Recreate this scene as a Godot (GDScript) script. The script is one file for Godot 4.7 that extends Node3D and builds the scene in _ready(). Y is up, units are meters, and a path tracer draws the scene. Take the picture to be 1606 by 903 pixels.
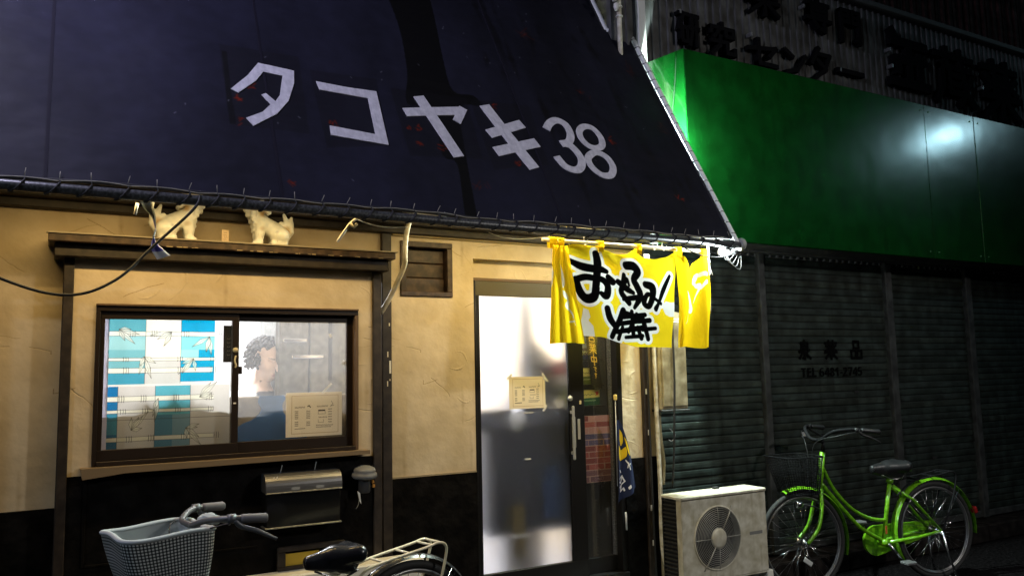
extends Node3D
# A takoyaki shop at night: dark canvas awning, yellow noren, bay window, two bicycles and the shuttered shop next door.

var rng := RandomNumberGenerator.new()
var taken := {}
var mats := {}
var root_at: Node3D

# ---------------------------------------------------------------- materials
func mat(key: String, c := Color(0.5, 0.5, 0.5), rough := 0.7, metal := 0.0, spec := 0.5) -> StandardMaterial3D:
	if mats.has(key):
		return mats[key]
	var m := StandardMaterial3D.new()
	m.resource_name = key
	m.albedo_color = c.linear_to_srgb()
	m.roughness = rough
	m.metallic = metal
	m.metallic_specular = spec
	mats[key] = m
	return m

func noise_tex(freq: float, octaves: int, lo: Color, hi: Color, seed_: int, size := 512) -> ImageTexture:
	var n := FastNoiseLite.new()
	n.seed = seed_
	n.frequency = freq
	n.fractal_octaves = octaves
	var im := n.get_seamless_image(size, size)
	im.convert(Image.FORMAT_RGB8)
	var d := im.get_data()
	for i in range(0, d.size(), 3):
		var v := clampf((d[i] / 255.0 - 0.5) * 1.6 + 0.5, 0.0, 1.0)
		var c := lo.lerp(hi, v)
		d[i] = int(c.r * 255.0)
		d[i + 1] = int(c.g * 255.0)
		d[i + 2] = int(c.b * 255.0)
	return ImageTexture.create_from_image(Image.create_from_data(size, size, false, Image.FORMAT_RGB8, d))

func streak_tex(lo: Color, hi: Color, seed_: int, size := 512) -> ImageTexture:
	# vertical runs of dirt over fine noise; repeats without a seam
	var g := RandomNumberGenerator.new()
	g.seed = seed_
	var n := FastNoiseLite.new()
	n.seed = seed_
	n.frequency = 0.02
	n.fractal_octaves = 5
	var fine := n.get_seamless_image(size, size)
	fine.convert(Image.FORMAT_RGB8)
	var fd := fine.get_data()
	var run := PackedFloat32Array()
	run.resize(size * size)
	for k in 46:
		var x0 := g.randi_range(0, size - 1)
		var y0 := g.randi_range(0, size - 1)
		var w := g.randi_range(1, 7)
		var ln := g.randi_range(60, 330)
		var s := g.randf_range(0.15, 0.65)
		for j in ln:
			for i in range(-w, w + 1):
				var at := ((y0 + j) % size) * size + (x0 + i + size) % size
				run[at] = maxf(run[at], s * (1.0 - float(j) / ln) * (1.0 - absf(i) / (w + 1.0)))
	for p in size * size:
		var v := clampf(fd[p * 3] / 255.0 * 1.3 - 0.1 - run[p], 0.0, 1.0)
		var c := lo.lerp(hi, v)
		fd[p * 3] = int(c.r * 255.0)
		fd[p * 3 + 1] = int(c.g * 255.0)
		fd[p * 3 + 2] = int(c.b * 255.0)
	return ImageTexture.create_from_image(Image.create_from_data(size, size, false, Image.FORMAT_RGB8, fd))

func triplanar(m: StandardMaterial3D, scale_: float) -> void:
	m.uv1_triplanar = true
	m.uv1_world_triplanar = true
	m.uv1_scale = Vector3.ONE * scale_

func glow(key: String, c: Color, e: float) -> StandardMaterial3D:
	var m := mat(key, Color(0.8, 0.8, 0.8), 0.4)
	m.emission_enabled = true
	m.emission = c.linear_to_srgb()
	m.emission_energy_multiplier = e
	return m

# ---------------------------------------------------------------- naming
func numbered(called: String) -> String:
	if not taken.has(called):
		taken[called] = 0
		return called
	taken[called] += 1
	return "%s_%03d" % [called, taken[called]]

func tag(o: Node3D, label := "", category := "", group := "", kind := "") -> void:
	if label: o.set_meta("label", label)
	if category: o.set_meta("category", category)
	if group: o.set_meta("group", group)
	if kind: o.set_meta("kind", kind)

func thing(called: String, label: String, category: String, at := Vector3.ZERO, turn := 0.0, group := "") -> Node3D:
	var o := Node3D.new()
	o.name = numbered(called)
	add_child(o)
	o.position = at
	o.rotation.y = turn
	tag(o, label, category, group)
	return o

func mi(called: String, mesh: Mesh, m: Material, parent: Node3D = null) -> MeshInstance3D:
	var o := MeshInstance3D.new()
	o.mesh = mesh
	o.material_override = null
	if mesh is PrimitiveMesh:
		mesh.material = m
	else:
		for i in mesh.get_surface_count():
			o.set_surface_override_material(i, m)
	if parent == null:
		o.name = numbered(called)
		add_child(o)
	else:
		o.name = called
		var k := 0
		while parent.has_node(NodePath(o.name)):
			k += 1
			o.name = "%s_%03d" % [called, k]
		parent.add_child(o, true)
	return o

func begin(smooth := true) -> SurfaceTool:
	var st := SurfaceTool.new()
	st.begin(Mesh.PRIMITIVE_TRIANGLES)
	st.set_smooth_group(0 if smooth else -1)
	return st

func done(called: String, st: SurfaceTool, m: Material, parent: Node3D = null) -> MeshInstance3D:
	st.generate_normals()
	return mi(called, st.commit(), m, parent)

func slab(called: String, lo: Vector3, hi: Vector3, m: Material, parent: Node3D = null, bevel := 0.0) -> MeshInstance3D:
	var st := begin(false)
	box(st, (lo + hi) / 2.0, hi - lo, bevel)
	return done(called, st, m, parent)

# ---------------------------------------------------------------- shapes
func tri(st: SurfaceTool, a: Vector3, b: Vector3, c: Vector3, out: Vector3) -> void:
	if (a - c).cross(a - b).dot(out) < 0.0:
		var t := b
		b = c
		c = t
	st.add_vertex(a)
	st.add_vertex(b)
	st.add_vertex(c)

func quad(st: SurfaceTool, a: Vector3, b: Vector3, c: Vector3, d: Vector3, out: Vector3) -> void:
	tri(st, a, b, c, out)
	tri(st, a, c, d, out)

func box(st: SurfaceTool, c: Vector3, s: Vector3, bevel := 0.0, basis_ := Basis.IDENTITY) -> void:
	var h := s / 2.0
	var b := minf(bevel, minf(h.x, minf(h.y, h.z)) * 0.9)
	if b <= 0.0:
		for ax in 3:
			var u := (ax + 1) % 3
			var v := (ax + 2) % 3
			for sg in [-1.0, 1.0]:
				var p := []
				for q in [[-1, -1], [1, -1], [1, 1], [-1, 1]]:
					var w := Vector3.ZERO
					w[ax] = sg * h[ax]
					w[u] = q[0] * h[u]
					w[v] = q[1] * h[v]
					p.append(c + basis_ * w)
				var o := Vector3.ZERO
				o[ax] = sg
				quad(st, p[0], p[1], p[2], p[3], basis_ * o)
		return
	var pt := func(sx: float, sy: float, sz: float, ax: int) -> Vector3:
		var w := Vector3(sx * (h.x - b), sy * (h.y - b), sz * (h.z - b))
		w[ax] += [sx, sy, sz][ax] * b
		return c + basis_ * w
	for ax in 3:
		var u := (ax + 1) % 3
		var v := (ax + 2) % 3
		for sg in [-1.0, 1.0]:
			var p := []
			for q in [[-1.0, -1.0], [1.0, -1.0], [1.0, 1.0], [-1.0, 1.0]]:
				var s3 := [0.0, 0.0, 0.0]
				s3[ax] = sg
				s3[u] = q[0]
				s3[v] = q[1]
				p.append(pt.call(s3[0], s3[1], s3[2], ax))
			var o := Vector3.ZERO
			o[ax] = sg
			quad(st, p[0], p[1], p[2], p[3], basis_ * o)
		for q in [[-1.0, -1.0], [1.0, -1.0], [1.0, 1.0], [-1.0, 1.0]]:
			var e := []
			for sg in [-1.0, 1.0]:
				var s3 := [0.0, 0.0, 0.0]
				s3[ax] = sg
				s3[u] = q[0]
				s3[v] = q[1]
				e.append([pt.call(s3[0], s3[1], s3[2], u), pt.call(s3[0], s3[1], s3[2], v)])
			var o := Vector3.ZERO
			o[u] = q[0]
			o[v] = q[1]
			quad(st, e[0][0], e[1][0], e[1][1], e[0][1], basis_ * o)
	for sx in [-1.0, 1.0]:
		for sy in [-1.0, 1.0]:
			for sz in [-1.0, 1.0]:
				tri(st, pt.call(sx, sy, sz, 0), pt.call(sx, sy, sz, 1), pt.call(sx, sy, sz, 2), basis_ * Vector3(sx, sy, sz))

func bar(st: SurfaceTool, a: Vector3, b: Vector3, w: float, d: float, bevel := 0.0) -> void:
	var y := (b - a).normalized()
	var x := y.cross(Vector3(0, 0, 1))
	if x.length() < 0.01:
		x = Vector3(1, 0, 0)
	x = x.normalized()
	box(st, (a + b) / 2.0, Vector3(w, a.distance_to(b), d), bevel, Basis(x, y, x.cross(y)))

func smooth_path(p: Array, per := 5) -> Array:
	var out := []
	for i in p.size() - 1:
		var p0: Vector3 = p[maxi(i - 1, 0)]
		var p1: Vector3 = p[i]
		var p2: Vector3 = p[i + 1]
		var p3: Vector3 = p[mini(i + 2, p.size() - 1)]
		for k in per:
			out.append(p1.cubic_interpolate(p2, p0, p3, float(k) / per))
	out.append(p[-1])
	return out

func tube(st: SurfaceTool, pts: Array, radius, sides := 8, closed := false, flat := 1.0) -> void:
	var n := pts.size()
	var rings := []
	var side := Vector3.ZERO
	for i in n:
		var a: Vector3 = pts[(i - 1 + n) % n] if closed else pts[maxi(i - 1, 0)]
		var b: Vector3 = pts[(i + 1) % n] if closed else pts[mini(i + 1, n - 1)]
		var t := (b - a).normalized()
		if i == 0:
			side = t.cross(Vector3(0, 0, 1))
			if side.length() < 0.2:
				side = t.cross(Vector3(0, 1, 0))
		side = (side - t * side.dot(t)).normalized()
		var up := side.cross(t)
		var r: float = radius[i] if radius is Array else radius
		var ring := []
		for k in sides:
			var an := TAU * k / sides
			ring.append(pts[i] + side * cos(an) * r + up * sin(an) * r * flat)
		rings.append(ring)
	for i in (n if closed else n - 1):
		var j := (i + 1) % n
		for k in sides:
			var l := (k + 1) % sides
			var o: Vector3 = rings[i][k] + rings[i][l] + rings[j][k] + rings[j][l] - 2.0 * (pts[i] + pts[j])
			quad(st, rings[i][k], rings[i][l], rings[j][l], rings[j][k], o)
	if not closed:
		for e in [0, n - 1]:
			var o: Vector3 = pts[0] - pts[1] if e == 0 else pts[n - 1] - pts[n - 2]
			for k in sides:
				tri(st, pts[e], rings[e][k], rings[e][(k + 1) % sides], o)

func ring(st: SurfaceTool, c: Vector3, radius: float, r: float, axis := Vector3(0, 0, 1), n := 40, sides := 6, from := 0.0, to := TAU) -> void:
	var x := axis.cross(Vector3(0, 1, 0))
	if x.length() < 0.1:
		x = Vector3(1, 0, 0)
	x = x.normalized()
	var y := axis.cross(x).normalized()
	var pts := []
	var full := absf(to - from - TAU) < 0.001
	for i in (n if full else n + 1):
		var a := from + (to - from) * i / n
		pts.append(c + x * cos(a) * radius + y * sin(a) * radius)
	tube(st, pts, r, sides, full)

func lathe(st: SurfaceTool, prof: Array, at: Transform3D, sides := 24) -> void:
	for i in prof.size() - 1:
		for k in sides:
			var a0 := TAU * k / sides
			var a1 := TAU * (k + 1) / sides
			var p: Vector2 = prof[i]
			var q: Vector2 = prof[i + 1]
			var nrm := Vector2(q.y - p.y, p.x - q.x)
			var am := (a0 + a1) / 2.0
			var o := at.basis * Vector3(cos(am) * nrm.x, nrm.y, sin(am) * nrm.x)
			var v := [at * Vector3(cos(a0) * p.x, p.y, sin(a0) * p.x), at * Vector3(cos(a1) * p.x, p.y, sin(a1) * p.x), at * Vector3(cos(a1) * q.x, q.y, sin(a1) * q.x), at * Vector3(cos(a0) * q.x, q.y, sin(a0) * q.x)]
			if p.x > 0.0:
				tri(st, v[0], v[1], v[2], o)
			if q.x > 0.0:
				tri(st, v[0], v[2], v[3], o)

func prism(st: SurfaceTool, poly: PackedVector2Array, depth: float, at: Transform3D) -> void:
	# poly lies in the XY plane of at; front face at z = depth
	var idx := Geometry2D.triangulate_polygon(poly)
	var f := func(p: Vector2, z: float) -> Vector3: return at * Vector3(p.x, p.y, z)
	for i in range(0, idx.size(), 3):
		tri(st, f.call(poly[idx[i]], depth), f.call(poly[idx[i + 1]], depth), f.call(poly[idx[i + 2]], depth), at.basis.z)
		tri(st, f.call(poly[idx[i]], 0.0), f.call(poly[idx[i + 1]], 0.0), f.call(poly[idx[i + 2]], 0.0), -at.basis.z)
	var cw := Geometry2D.is_polygon_clockwise(poly)
	for i in poly.size():
		var a := poly[i]
		var b := poly[(i + 1) % poly.size()]
		var e := b - a
		var o2 := Vector2(e.y, -e.x) * (-1.0 if cw else 1.0)
		quad(st, f.call(a, 0.0), f.call(b, 0.0), f.call(b, depth), f.call(a, depth), at.basis * Vector3(o2.x, o2.y, 0))

func stroke_polys(strokes: Array, width: float, at: Vector2, size: Vector2, square := true) -> Array:
	# strokes in a unit box with y down -> one rectangle per straight run, y up
	var out := []
	for s in strokes:
		for i in s.size() - 1:
			var a := at + Vector2(s[i][0] * size.x, -s[i][1] * size.y)
			var b := at + Vector2(s[i + 1][0] * size.x, -s[i + 1][1] * size.y)
			var d := (b - a).normalized() * width / 2.0
			var e := Vector2(-d.y, d.x)
			if square:
				a -= d
				b += d
			out.append(PackedVector2Array([a - e, b - e, b + e, a + e]))
	return out

# ---------------------------------------------------------------- smooth bodies
func sd_field(bones: Array, cell: float, st: SurfaceTool, at := Transform3D.IDENTITY, tint = null) -> void:
	# bones: [a, b, ra, rb, blend]; surface nets over the smooth union of tapered capsules
	var lo := Vector3(1e9, 1e9, 1e9)
	var hi := -lo
	for b in bones:
		var r := maxf(b[2], b[3]) + cell * 3.0
		lo = lo.min(b[0] - Vector3.ONE * r).min(b[1] - Vector3.ONE * r)
		hi = hi.max(b[0] + Vector3.ONE * r).max(b[1] + Vector3.ONE * r)
	var nx := int((hi.x - lo.x) / cell) + 2
	var ny := int((hi.y - lo.y) / cell) + 2
	var nz := int((hi.z - lo.z) / cell) + 2
	var f := PackedFloat32Array()
	f.resize(nx * ny * nz)
	f.fill(0.2)
	for b in bones:
		var a0: Vector3 = b[0]
		var ab: Vector3 = b[1] - b[0]
		var l2 := maxf(ab.length_squared(), 1e-9)
		var ra: float = b[2]
		var dr: float = b[3] - b[2]
		var kk: float = b[4]
		var reach: float = maxf(b[2], b[3]) + kk + cell * 2.0
		var p0: Vector3 = (a0.min(b[1]) - Vector3.ONE * reach - lo) / cell
		var p1: Vector3 = (a0.max(b[1]) + Vector3.ONE * reach - lo) / cell
		for k in range(maxi(0, int(p0.z)), mini(nz, int(p1.z) + 2)):
			for j in range(maxi(0, int(p0.y)), mini(ny, int(p1.y) + 2)):
				var at_i := (k * ny + j) * nx
				for i in range(maxi(0, int(p0.x)), mini(nx, int(p1.x) + 2)):
					var p := lo + Vector3(i, j, k) * cell - a0
					var t := clampf(p.dot(ab) / l2, 0.0, 1.0)
					var d := (p - ab * t).length() - ra - dr * t
					var e := f[at_i + i]
					var h := maxf(kk - absf(d - e), 0.0)
					f[at_i + i] = minf(d, e) - h * h / (4.0 * kk + 1e-9)
	var vert := {}
	var offs := [0, 1, nx, nx + 1, nx * ny, nx * ny + 1, nx * ny + nx, nx * ny + nx + 1]
	var cpos := [Vector3(0, 0, 0), Vector3(1, 0, 0), Vector3(0, 1, 0), Vector3(1, 1, 0), Vector3(0, 0, 1), Vector3(1, 0, 1), Vector3(0, 1, 1), Vector3(1, 1, 1)]
	var edges := [[0, 1], [2, 3], [4, 5], [6, 7], [0, 2], [1, 3], [4, 6], [5, 7], [0, 4], [1, 5], [2, 6], [3, 7]]
	for k in nz - 1:
		for j in ny - 1:
			for i in nx - 1:
				var q := (k * ny + j) * nx + i
				var c := 0
				for o in offs:
					if f[q + o] < 0.0:
						c += 1
				if c == 0 or c == 8:
					continue
				var s := Vector3.ZERO
				var m := 0
				for e in edges:
					var fa := f[q + offs[e[0]]]
					var fb := f[q + offs[e[1]]]
					if (fa < 0.0) != (fb < 0.0):
						s += cpos[e[0]].lerp(cpos[e[1]], fa / (fa - fb))
						m += 1
				vert[q] = lo + (Vector3(i, j, k) + s / m) * cell
	var dirs := [[1, nx, nx * ny, Vector3(1, 0, 0)], [nx, nx * ny, 1, Vector3(0, 1, 0)], [nx * ny, 1, nx, Vector3(0, 0, 1)]]
	for q in vert:
		for d in dirs:
			var fa: float = f[q]
			var fb: float = f[q + d[0]]
			if (fa < 0.0) == (fb < 0.0):
				continue
			var q1: int = q - d[1]
			var q2: int = q - d[1] - d[2]
			var q3: int = q - d[2]
			if vert.has(q1) and vert.has(q2) and vert.has(q3):
				var out: Vector3 = d[3] * (1.0 if fa < 0.0 else -1.0)
				var vs := [vert[q], vert[q1], vert[q2], vert[q3]]
				if (vs[0] - vs[2]).cross(vs[0] - vs[1]).dot(out) < 0.0:
					vs = [vs[0], vs[3], vs[2], vs[1]]
				for n in [0, 1, 2, 0, 2, 3]:
					if tint != null:
						st.set_color(tint.call(vs[n]))
					st.add_vertex(at * vs[n])

# ---------------------------------------------------------------- painting of flat prints
func canvas(w: int, h: int, c: Color) -> Image:
	var im := Image.create(w, h, false, Image.FORMAT_RGBA8)
	im.fill(c)
	return im

func paint(im: Image, pts: Array, width, c: Color, soft := 1.0) -> void:
	# a brush stroke through pts (pixels); width may change along it
	for i in pts.size() - 1:
		var a := Vector2(pts[i][0], pts[i][1])
		var b := Vector2(pts[i + 1][0], pts[i + 1][1])
		var wa: float = (width[i] if width is Array else width) / 2.0
		var wb: float = (width[i + 1] if width is Array else width) / 2.0
		var m := maxf(wa, wb) + soft + 1.0
		var ab := b - a
		var l2 := maxf(ab.length_squared(), 1e-6)
		for y in range(maxi(0, int(minf(a.y, b.y) - m)), mini(im.get_height(), int(maxf(a.y, b.y) + m) + 1)):
			for x in range(maxi(0, int(minf(a.x, b.x) - m)), mini(im.get_width(), int(maxf(a.x, b.x) + m) + 1)):
				var p := Vector2(x + 0.5, y + 0.5) - a
				var t := clampf(p.dot(ab) / l2, 0.0, 1.0)
				var cov := clampf((lerpf(wa, wb, t) - (p - ab * t).length()) / soft + 0.5, 0.0, 1.0)
				if cov > 0.0:
					im.set_pixel(x, y, im.get_pixel(x, y).lerp(c, cov * c.a))

func fill_poly(im: Image, pts: Array, c: Color) -> void:
	var poly := PackedVector2Array()
	var lo := Vector2(1e9, 1e9)
	var hi := -lo
	for p in pts:
		poly.append(Vector2(p[0], p[1]))
		lo = lo.min(poly[-1])
		hi = hi.max(poly[-1])
	for y in range(maxi(0, int(lo.y)), mini(im.get_height(), int(hi.y) + 1)):
		for x in range(maxi(0, int(lo.x)), mini(im.get_width(), int(hi.x) + 1)):
			if Geometry2D.is_point_in_polygon(Vector2(x + 0.5, y + 0.5), poly):
				im.set_pixel(x, y, im.get_pixel(x, y).lerp(c, c.a))

func printed(key: String, im: Image, rough := 0.7) -> StandardMaterial3D:
	var m := mat(key, Color(1, 1, 1), rough)
	m.albedo_texture = ImageTexture.create_from_image(im)
	m.texture_repeat = false
	return m

func sheet_mesh(nu: int, nv: int, f: Callable, thick := 0.0, smooth := true) -> ArrayMesh:
	# a surface f(u, v) with UVs, v down; with thickness, a second skin behind it
	var st := begin(smooth)
	for side in (2 if thick > 0.0 else 1):
		for j in nv:
			for i in nu:
				var uv := [Vector2(i, j), Vector2(i + 1, j), Vector2(i + 1, j + 1), Vector2(i, j + 1)]
				var p := []
				for q in uv:
					var w := Vector2(q.x / nu, q.y / nv)
					var v: Vector3 = f.call(w.x, w.y)
					if side == 1:
						var du: Vector3 = f.call(w.x + 0.01, w.y) - f.call(w.x - 0.01, w.y)
						var dv: Vector3 = f.call(w.x, w.y + 0.01) - f.call(w.x, w.y - 0.01)
						v -= dv.cross(du).normalized() * thick
					p.append(v)
				for n in ([0, 1, 2, 0, 2, 3] if side == 0 else [0, 2, 1, 0, 3, 2]):
					st.set_uv(Vector2(uv[n].x / nu, uv[n].y / nv))
					st.add_vertex(p[n])
	st.generate_normals()
	return st.commit()

func _ready() -> void:
	rng.seed = 7
	# ---- camera
	var yaw := deg_to_rad(29.6)
	var pitch := deg_to_rad(6.22)
	var roll := deg_to_rad(-1.255)
	var fw := Vector3(sin(yaw) * cos(pitch), sin(pitch), -cos(yaw) * cos(pitch))
	var rt := Vector3(cos(yaw), 0, sin(yaw))
	var up := rt.cross(fw)
	var cam := Camera3D.new()
	cam.name = "camera"
	add_child(cam)
	cam.transform = Transform3D(Basis(rt * cos(roll) + up * sin(roll), up * cos(roll) - rt * sin(roll), -fw), Vector3(0, 1.5, 4.25))
	cam.fov = 39.14
	cam.near = 0.05
	cam.far = 400.0
	cam.current = true
	# ---- night sky
	var env := Environment.new()
	env.background_mode = Environment.BG_SKY
	var sky := ProceduralSkyMaterial.new()
	sky.sky_top_color = Color(0.10, 0.10, 0.16)
	sky.sky_horizon_color = Color(0.16, 0.14, 0.16)
	sky.ground_bottom_color = Color(0.05, 0.05, 0.06)
	sky.ground_horizon_color = Color(0.12, 0.11, 0.12)
	env.sky = Sky.new()
	env.sky.sky_material = sky
	env.background_energy_multiplier = 0.10
	env.tonemap_mode = Environment.TONE_MAPPER_LINEAR
	env.tonemap_exposure = 1.0
	env.sdfgi_enabled = true
	env.ssao_enabled = true
	env.ssil_enabled = true
	var we := WorldEnvironment.new()
	we.name = "world"
	we.environment = env
	add_child(we)
	# ---- lamps of the street
	street_lamp(Vector3(13.3, 0, 4.6), 5.45, Vector3(0, 0, -0.4), 2.6, "street lamp on a grey pole farther down the road by the shutters", Color(0.72, 0.94, 1.0))
	street_lamp(Vector3(-1.7, 0, 1.1), 4.5, Vector3(0.7, 0, -0.2), 5.8, "street lamp on a grey pole standing before the takoyaki shop", Color(0.88, 0.86, 1.0))
	street_lamp(Vector3(5.4, 0, 5.8), 3.9, Vector3(0, 0, -0.4), 15.0, "short street lamp on a grey pole across the road from the air conditioner", Color(1.0, 0.98, 0.95), Vector3(3.6, 0.8, 0.0))
	street_lamp(Vector3(-7.0, 0, 5.2), 4.8, Vector3(0.4, 0, -0.3), 11.0, "street lamp on a grey pole at the far dark end of the road", Color(0.86, 0.93, 1.0))
	# ---- the large structure
	materials()
	ground()
	shop()
	interior()
	neighbour()
	awning()
	lamps()
	# ---- objects
	noren()
	statues()
	small_things()
	door_things()
	window_things()
	air_conditioner()
	bicycles()

func street_lamp(at: Vector3, h: float, arm: Vector3, energy: float, label: String, tone := Color(0.82, 0.92, 1.0), aim = null) -> void:
	var t := thing("street_lamp", label, "street lamp", at)
	var grey := mat("lamp grey", Color(0.25, 0.26, 0.27), 0.5, 0.4)
	var st := begin()
	tube(st, [Vector3.ZERO, Vector3(0, h * 0.6, 0), Vector3(0, h + 0.1, 0)], [0.07, 0.055, 0.045], 14)
	done("pole", st, grey, t)
	st = begin()
	tube(st, [Vector3(0, h + 0.08, 0), arm * 0.5 + Vector3(0, h + 0.14, 0), arm + Vector3(0, h + 0.12, 0)], 0.025, 10)
	done("arm", st, grey, t)
	st = begin(false)
	box(st, arm + Vector3(0, h + 0.07, 0), Vector3(0.5, 0.07, 0.22), 0.02)
	done("lamp_housing", st, grey, t)
	var g := glow("street lamp glass", Color(0.82, 0.92, 1.0), 14.0)
	var bm := CapsuleMesh.new()
	bm.radius = 0.055
	bm.height = 0.44
	var b := mi("lamp_glass", bm, g, t)
	b.position = arm + Vector3(0, h, 0)
	b.rotation.z = PI / 2
	var l: Light3D = OmniLight3D.new() if aim == null else SpotLight3D.new()
	l.name = "lamp_light"
	l.light_color = tone
	l.light_energy = energy
	l.light_size = 0.22 if at.x > 4.0 and at.x < 8.0 else 0.05
	l.shadow_enabled = true
	t.add_child(l)
	l.position = b.position
	if l is SpotLight3D:
		# a shaded lamp: its hood keeps the light on the shop fronts below
		l.spot_range = 40
		l.spot_attenuation = 2.0
		l.spot_angle = 48.0
		l.spot_angle_attenuation = 1.0
		l.look_at_from_position(at + b.position, aim, Vector3.UP)
		var hood := begin()
		lathe(hood, [Vector2(0.10, 0.0), Vector2(0.16, -0.16), Vector2(0.155, -0.16), Vector2(0.095, 0.0)], Transform3D(Basis(Vector3(1, 0, 0), 0.35), b.position + Vector3(0, 0.10, 0.03)), 20)
		done("hood", hood, grey, t)
	else:
		l.omni_range = 40
		l.omni_attenuation = 2.0

func tube_lamp(called: String, label: String, at: Vector3, length: float, c: Color, e: float, lamp_e: float, group := "") -> void:
	# a batten with a fluorescent tube along x, shining down
	var t := thing(called, label, "lamp", at, 0.0, group)
	var st := begin(false)
	box(st, Vector3(0, 0.03, 0), Vector3(length + 0.08, 0.03, 0.05), 0.006)
	done("batten", st, mat("white enamel", Color(0.75, 0.75, 0.72), 0.4), t)
	st = begin(false)
	for s in [-1.0, 1.0]:
		box(st, Vector3(s * (length / 2 + 0.02), 0.0, 0), Vector3(0.022, 0.045, 0.035), 0.004)
	done("tube_holder", st, mat("white enamel"), t)
	st = begin()
	tube(st, [Vector3(-length / 2, 0, 0), Vector3(length / 2, 0, 0)], 0.013, 12)
	done("fluorescent_tube", st, glow(called + " glow", c, e), t)
	var l := AreaLight3D.new()
	l.name = "tube_light"
	l.light_color = c.linear_to_srgb()
	l.light_energy = lamp_e
	l.area_size = Vector2(length, 0.03)
	l.shadow_enabled = true
	t.add_child(l)
	l.position = Vector3(0, -0.016, 0)
	l.rotation.x = -PI / 2

# ---------------------------------------------------------------- shared materials
func materials() -> void:
	# cream plaster with trowelled arcs
	var pl := mat("plaster", Color(0.68, 0.56, 0.395), 0.85, 0.0, 0.3)
	triplanar(pl, 0.55)
	var n := FastNoiseLite.new()
	n.seed = 11
	n.frequency = 0.02
	n.fractal_octaves = 4
	var im := n.get_seamless_image(1024, 1024)
	im.convert(Image.FORMAT_RGBA8)
	var soft := canvas(1024, 1024, Color(0.5, 0.5, 0.5, 1))
	for k in 46:
		var c := Vector2(rng.randf_range(60, 964), rng.randf_range(60, 964))
		var r := rng.randf_range(24, 90)
		var a0 := rng.randf_range(0, TAU)
		var sweep := rng.randf_range(0.6, 2.2)
		var pts := []
		var ws := []
		for i in 9:
			var a := a0 + sweep * i / 8.0
			var rr := r * (1.0 + 0.12 * sin(a * 3.0 + k))
			pts.append([c.x + cos(a) * rr * 1.3, c.y + sin(a) * rr])
			ws.append(1.0 + 5.0 * sin(PI * i / 8.0) * rng.randf_range(0.4, 1.0))
		paint(soft, pts, ws, Color(1, 1, 1, rng.randf_range(0.25, 0.9)), 3.0)
	var stain := FastNoiseLite.new()
	stain.seed = 3
	stain.frequency = 0.006
	stain.fractal_octaves = 5
	var tone := stain.get_seamless_image(1024, 1024)
	tone.convert(Image.FORMAT_RGBA8)
	for y in 1024:
		for x in 1024:
			var v := clampf((tone.get_pixel(x, y).r - 0.5) * 1.5 + 0.5, 0.0, 1.0)
			tone.set_pixel(x, y, Color(0.91, 0.895, 0.86).lerp(Color(1, 1, 1), v))
	for k in 34:
		var p := Vector2(rng.randf_range(40, 984), rng.randf_range(40, 984))
		var dir := rng.randf() * TAU
		var pts := []
		for i in 14:
			pts.append([clampf(p.x, 4, 1019), clampf(p.y, 4, 1019)])
			dir += rng.randf_range(-0.30, 0.30)
			p += Vector2(cos(dir), sin(dir) * 0.7) * rng.randf_range(4, 12)
		paint(tone, pts, rng.randf_range(1.0, 2.2), Color(0.55, 0.46, 0.34, rng.randf_range(0.10, 0.38)), 1.2)
		if k % 2 == 0:
			paint(soft, pts, 2.5, Color(0, 0, 0, 0.8), 1.5)
	for k in 12:
		var x0 := rng.randf_range(30, 990)
		var y0 := rng.randf_range(100, 900)
		paint(tone, [[x0, y0], [x0 + 3, y0 + 60], [x0 + 1, y0 + 118]], [2.0, 10.0, 2.0], Color(0.62, 0.55, 0.45, 0.16), 8.0)
	pl.albedo_texture = ImageTexture.create_from_image(tone)
	for y in 1024:
		for x in 1024:
			var v := im.get_pixel(x, y).r * 0.5 + (soft.get_pixel(x, y).r - 0.5) * 0.8
			im.set_pixel(x, y, Color(v, v, v))
	pl.heightmap_enabled = true
	pl.heightmap_texture = ImageTexture.create_from_image(im)
	pl.heightmap_scale = 0.45
	var wood := mat("dark wood", Color(0.035, 0.024, 0.017), 0.55)
	wood.albedo_texture = noise_tex(0.02, 4, Color(0.6, 0.55, 0.5), Color(1, 1, 1), 5)
	triplanar(wood, 1.3)
	var brown := mat("brown paint", Color(0.075, 0.042, 0.022), 0.5)
	brown.albedo_texture = noise_tex(0.03, 4, Color(0.55, 0.5, 0.45), Color(1, 1, 1), 6)
	triplanar(brown, 1.1)
	var dado := mat("black dado", Color(0.0075, 0.0065, 0.006), 0.7, 0.0, 0.2)
	dado.albedo_texture = noise_tex(0.015, 5, Color(0.5, 0.48, 0.46), Color(1, 1, 1), 8)
	dado.heightmap_enabled = true
	dado.heightmap_texture = noise_tex(0.03, 5, Color.BLACK, Color.WHITE, 9)
	dado.heightmap_scale = 0.25
	triplanar(dado, 0.9)
	mat("black aluminium", Color(0.012, 0.011, 0.011), 0.35, 0.3)
	mat("window bronze", Color(0.022, 0.014, 0.010), 0.38, 0.2)
	var conc := mat("concrete", Color(0.30, 0.29, 0.27), 0.9)
	conc.albedo_texture = noise_tex(0.02, 6, Color(0.6, 0.6, 0.6), Color(1, 1, 1), 12)
	triplanar(conc, 0.8)
	var kerb := mat("dirty kerb", Color(0.022, 0.018, 0.017), 0.9, 0.0, 0.2)
	kerb.albedo_texture = conc.albedo_texture
	triplanar(kerb, 0.8)
	var asph := mat("asphalt", Color(0.012, 0.010, 0.011), 0.9, 0.0, 0.15)
	asph.albedo_texture = noise_tex(0.08, 6, Color(0.4, 0.4, 0.4), Color(1, 1, 1), 13)
	asph.heightmap_enabled = true
	asph.heightmap_texture = noise_tex(0.12, 4, Color.BLACK, Color.WHITE, 14)
	asph.heightmap_scale = 0.4
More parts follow.
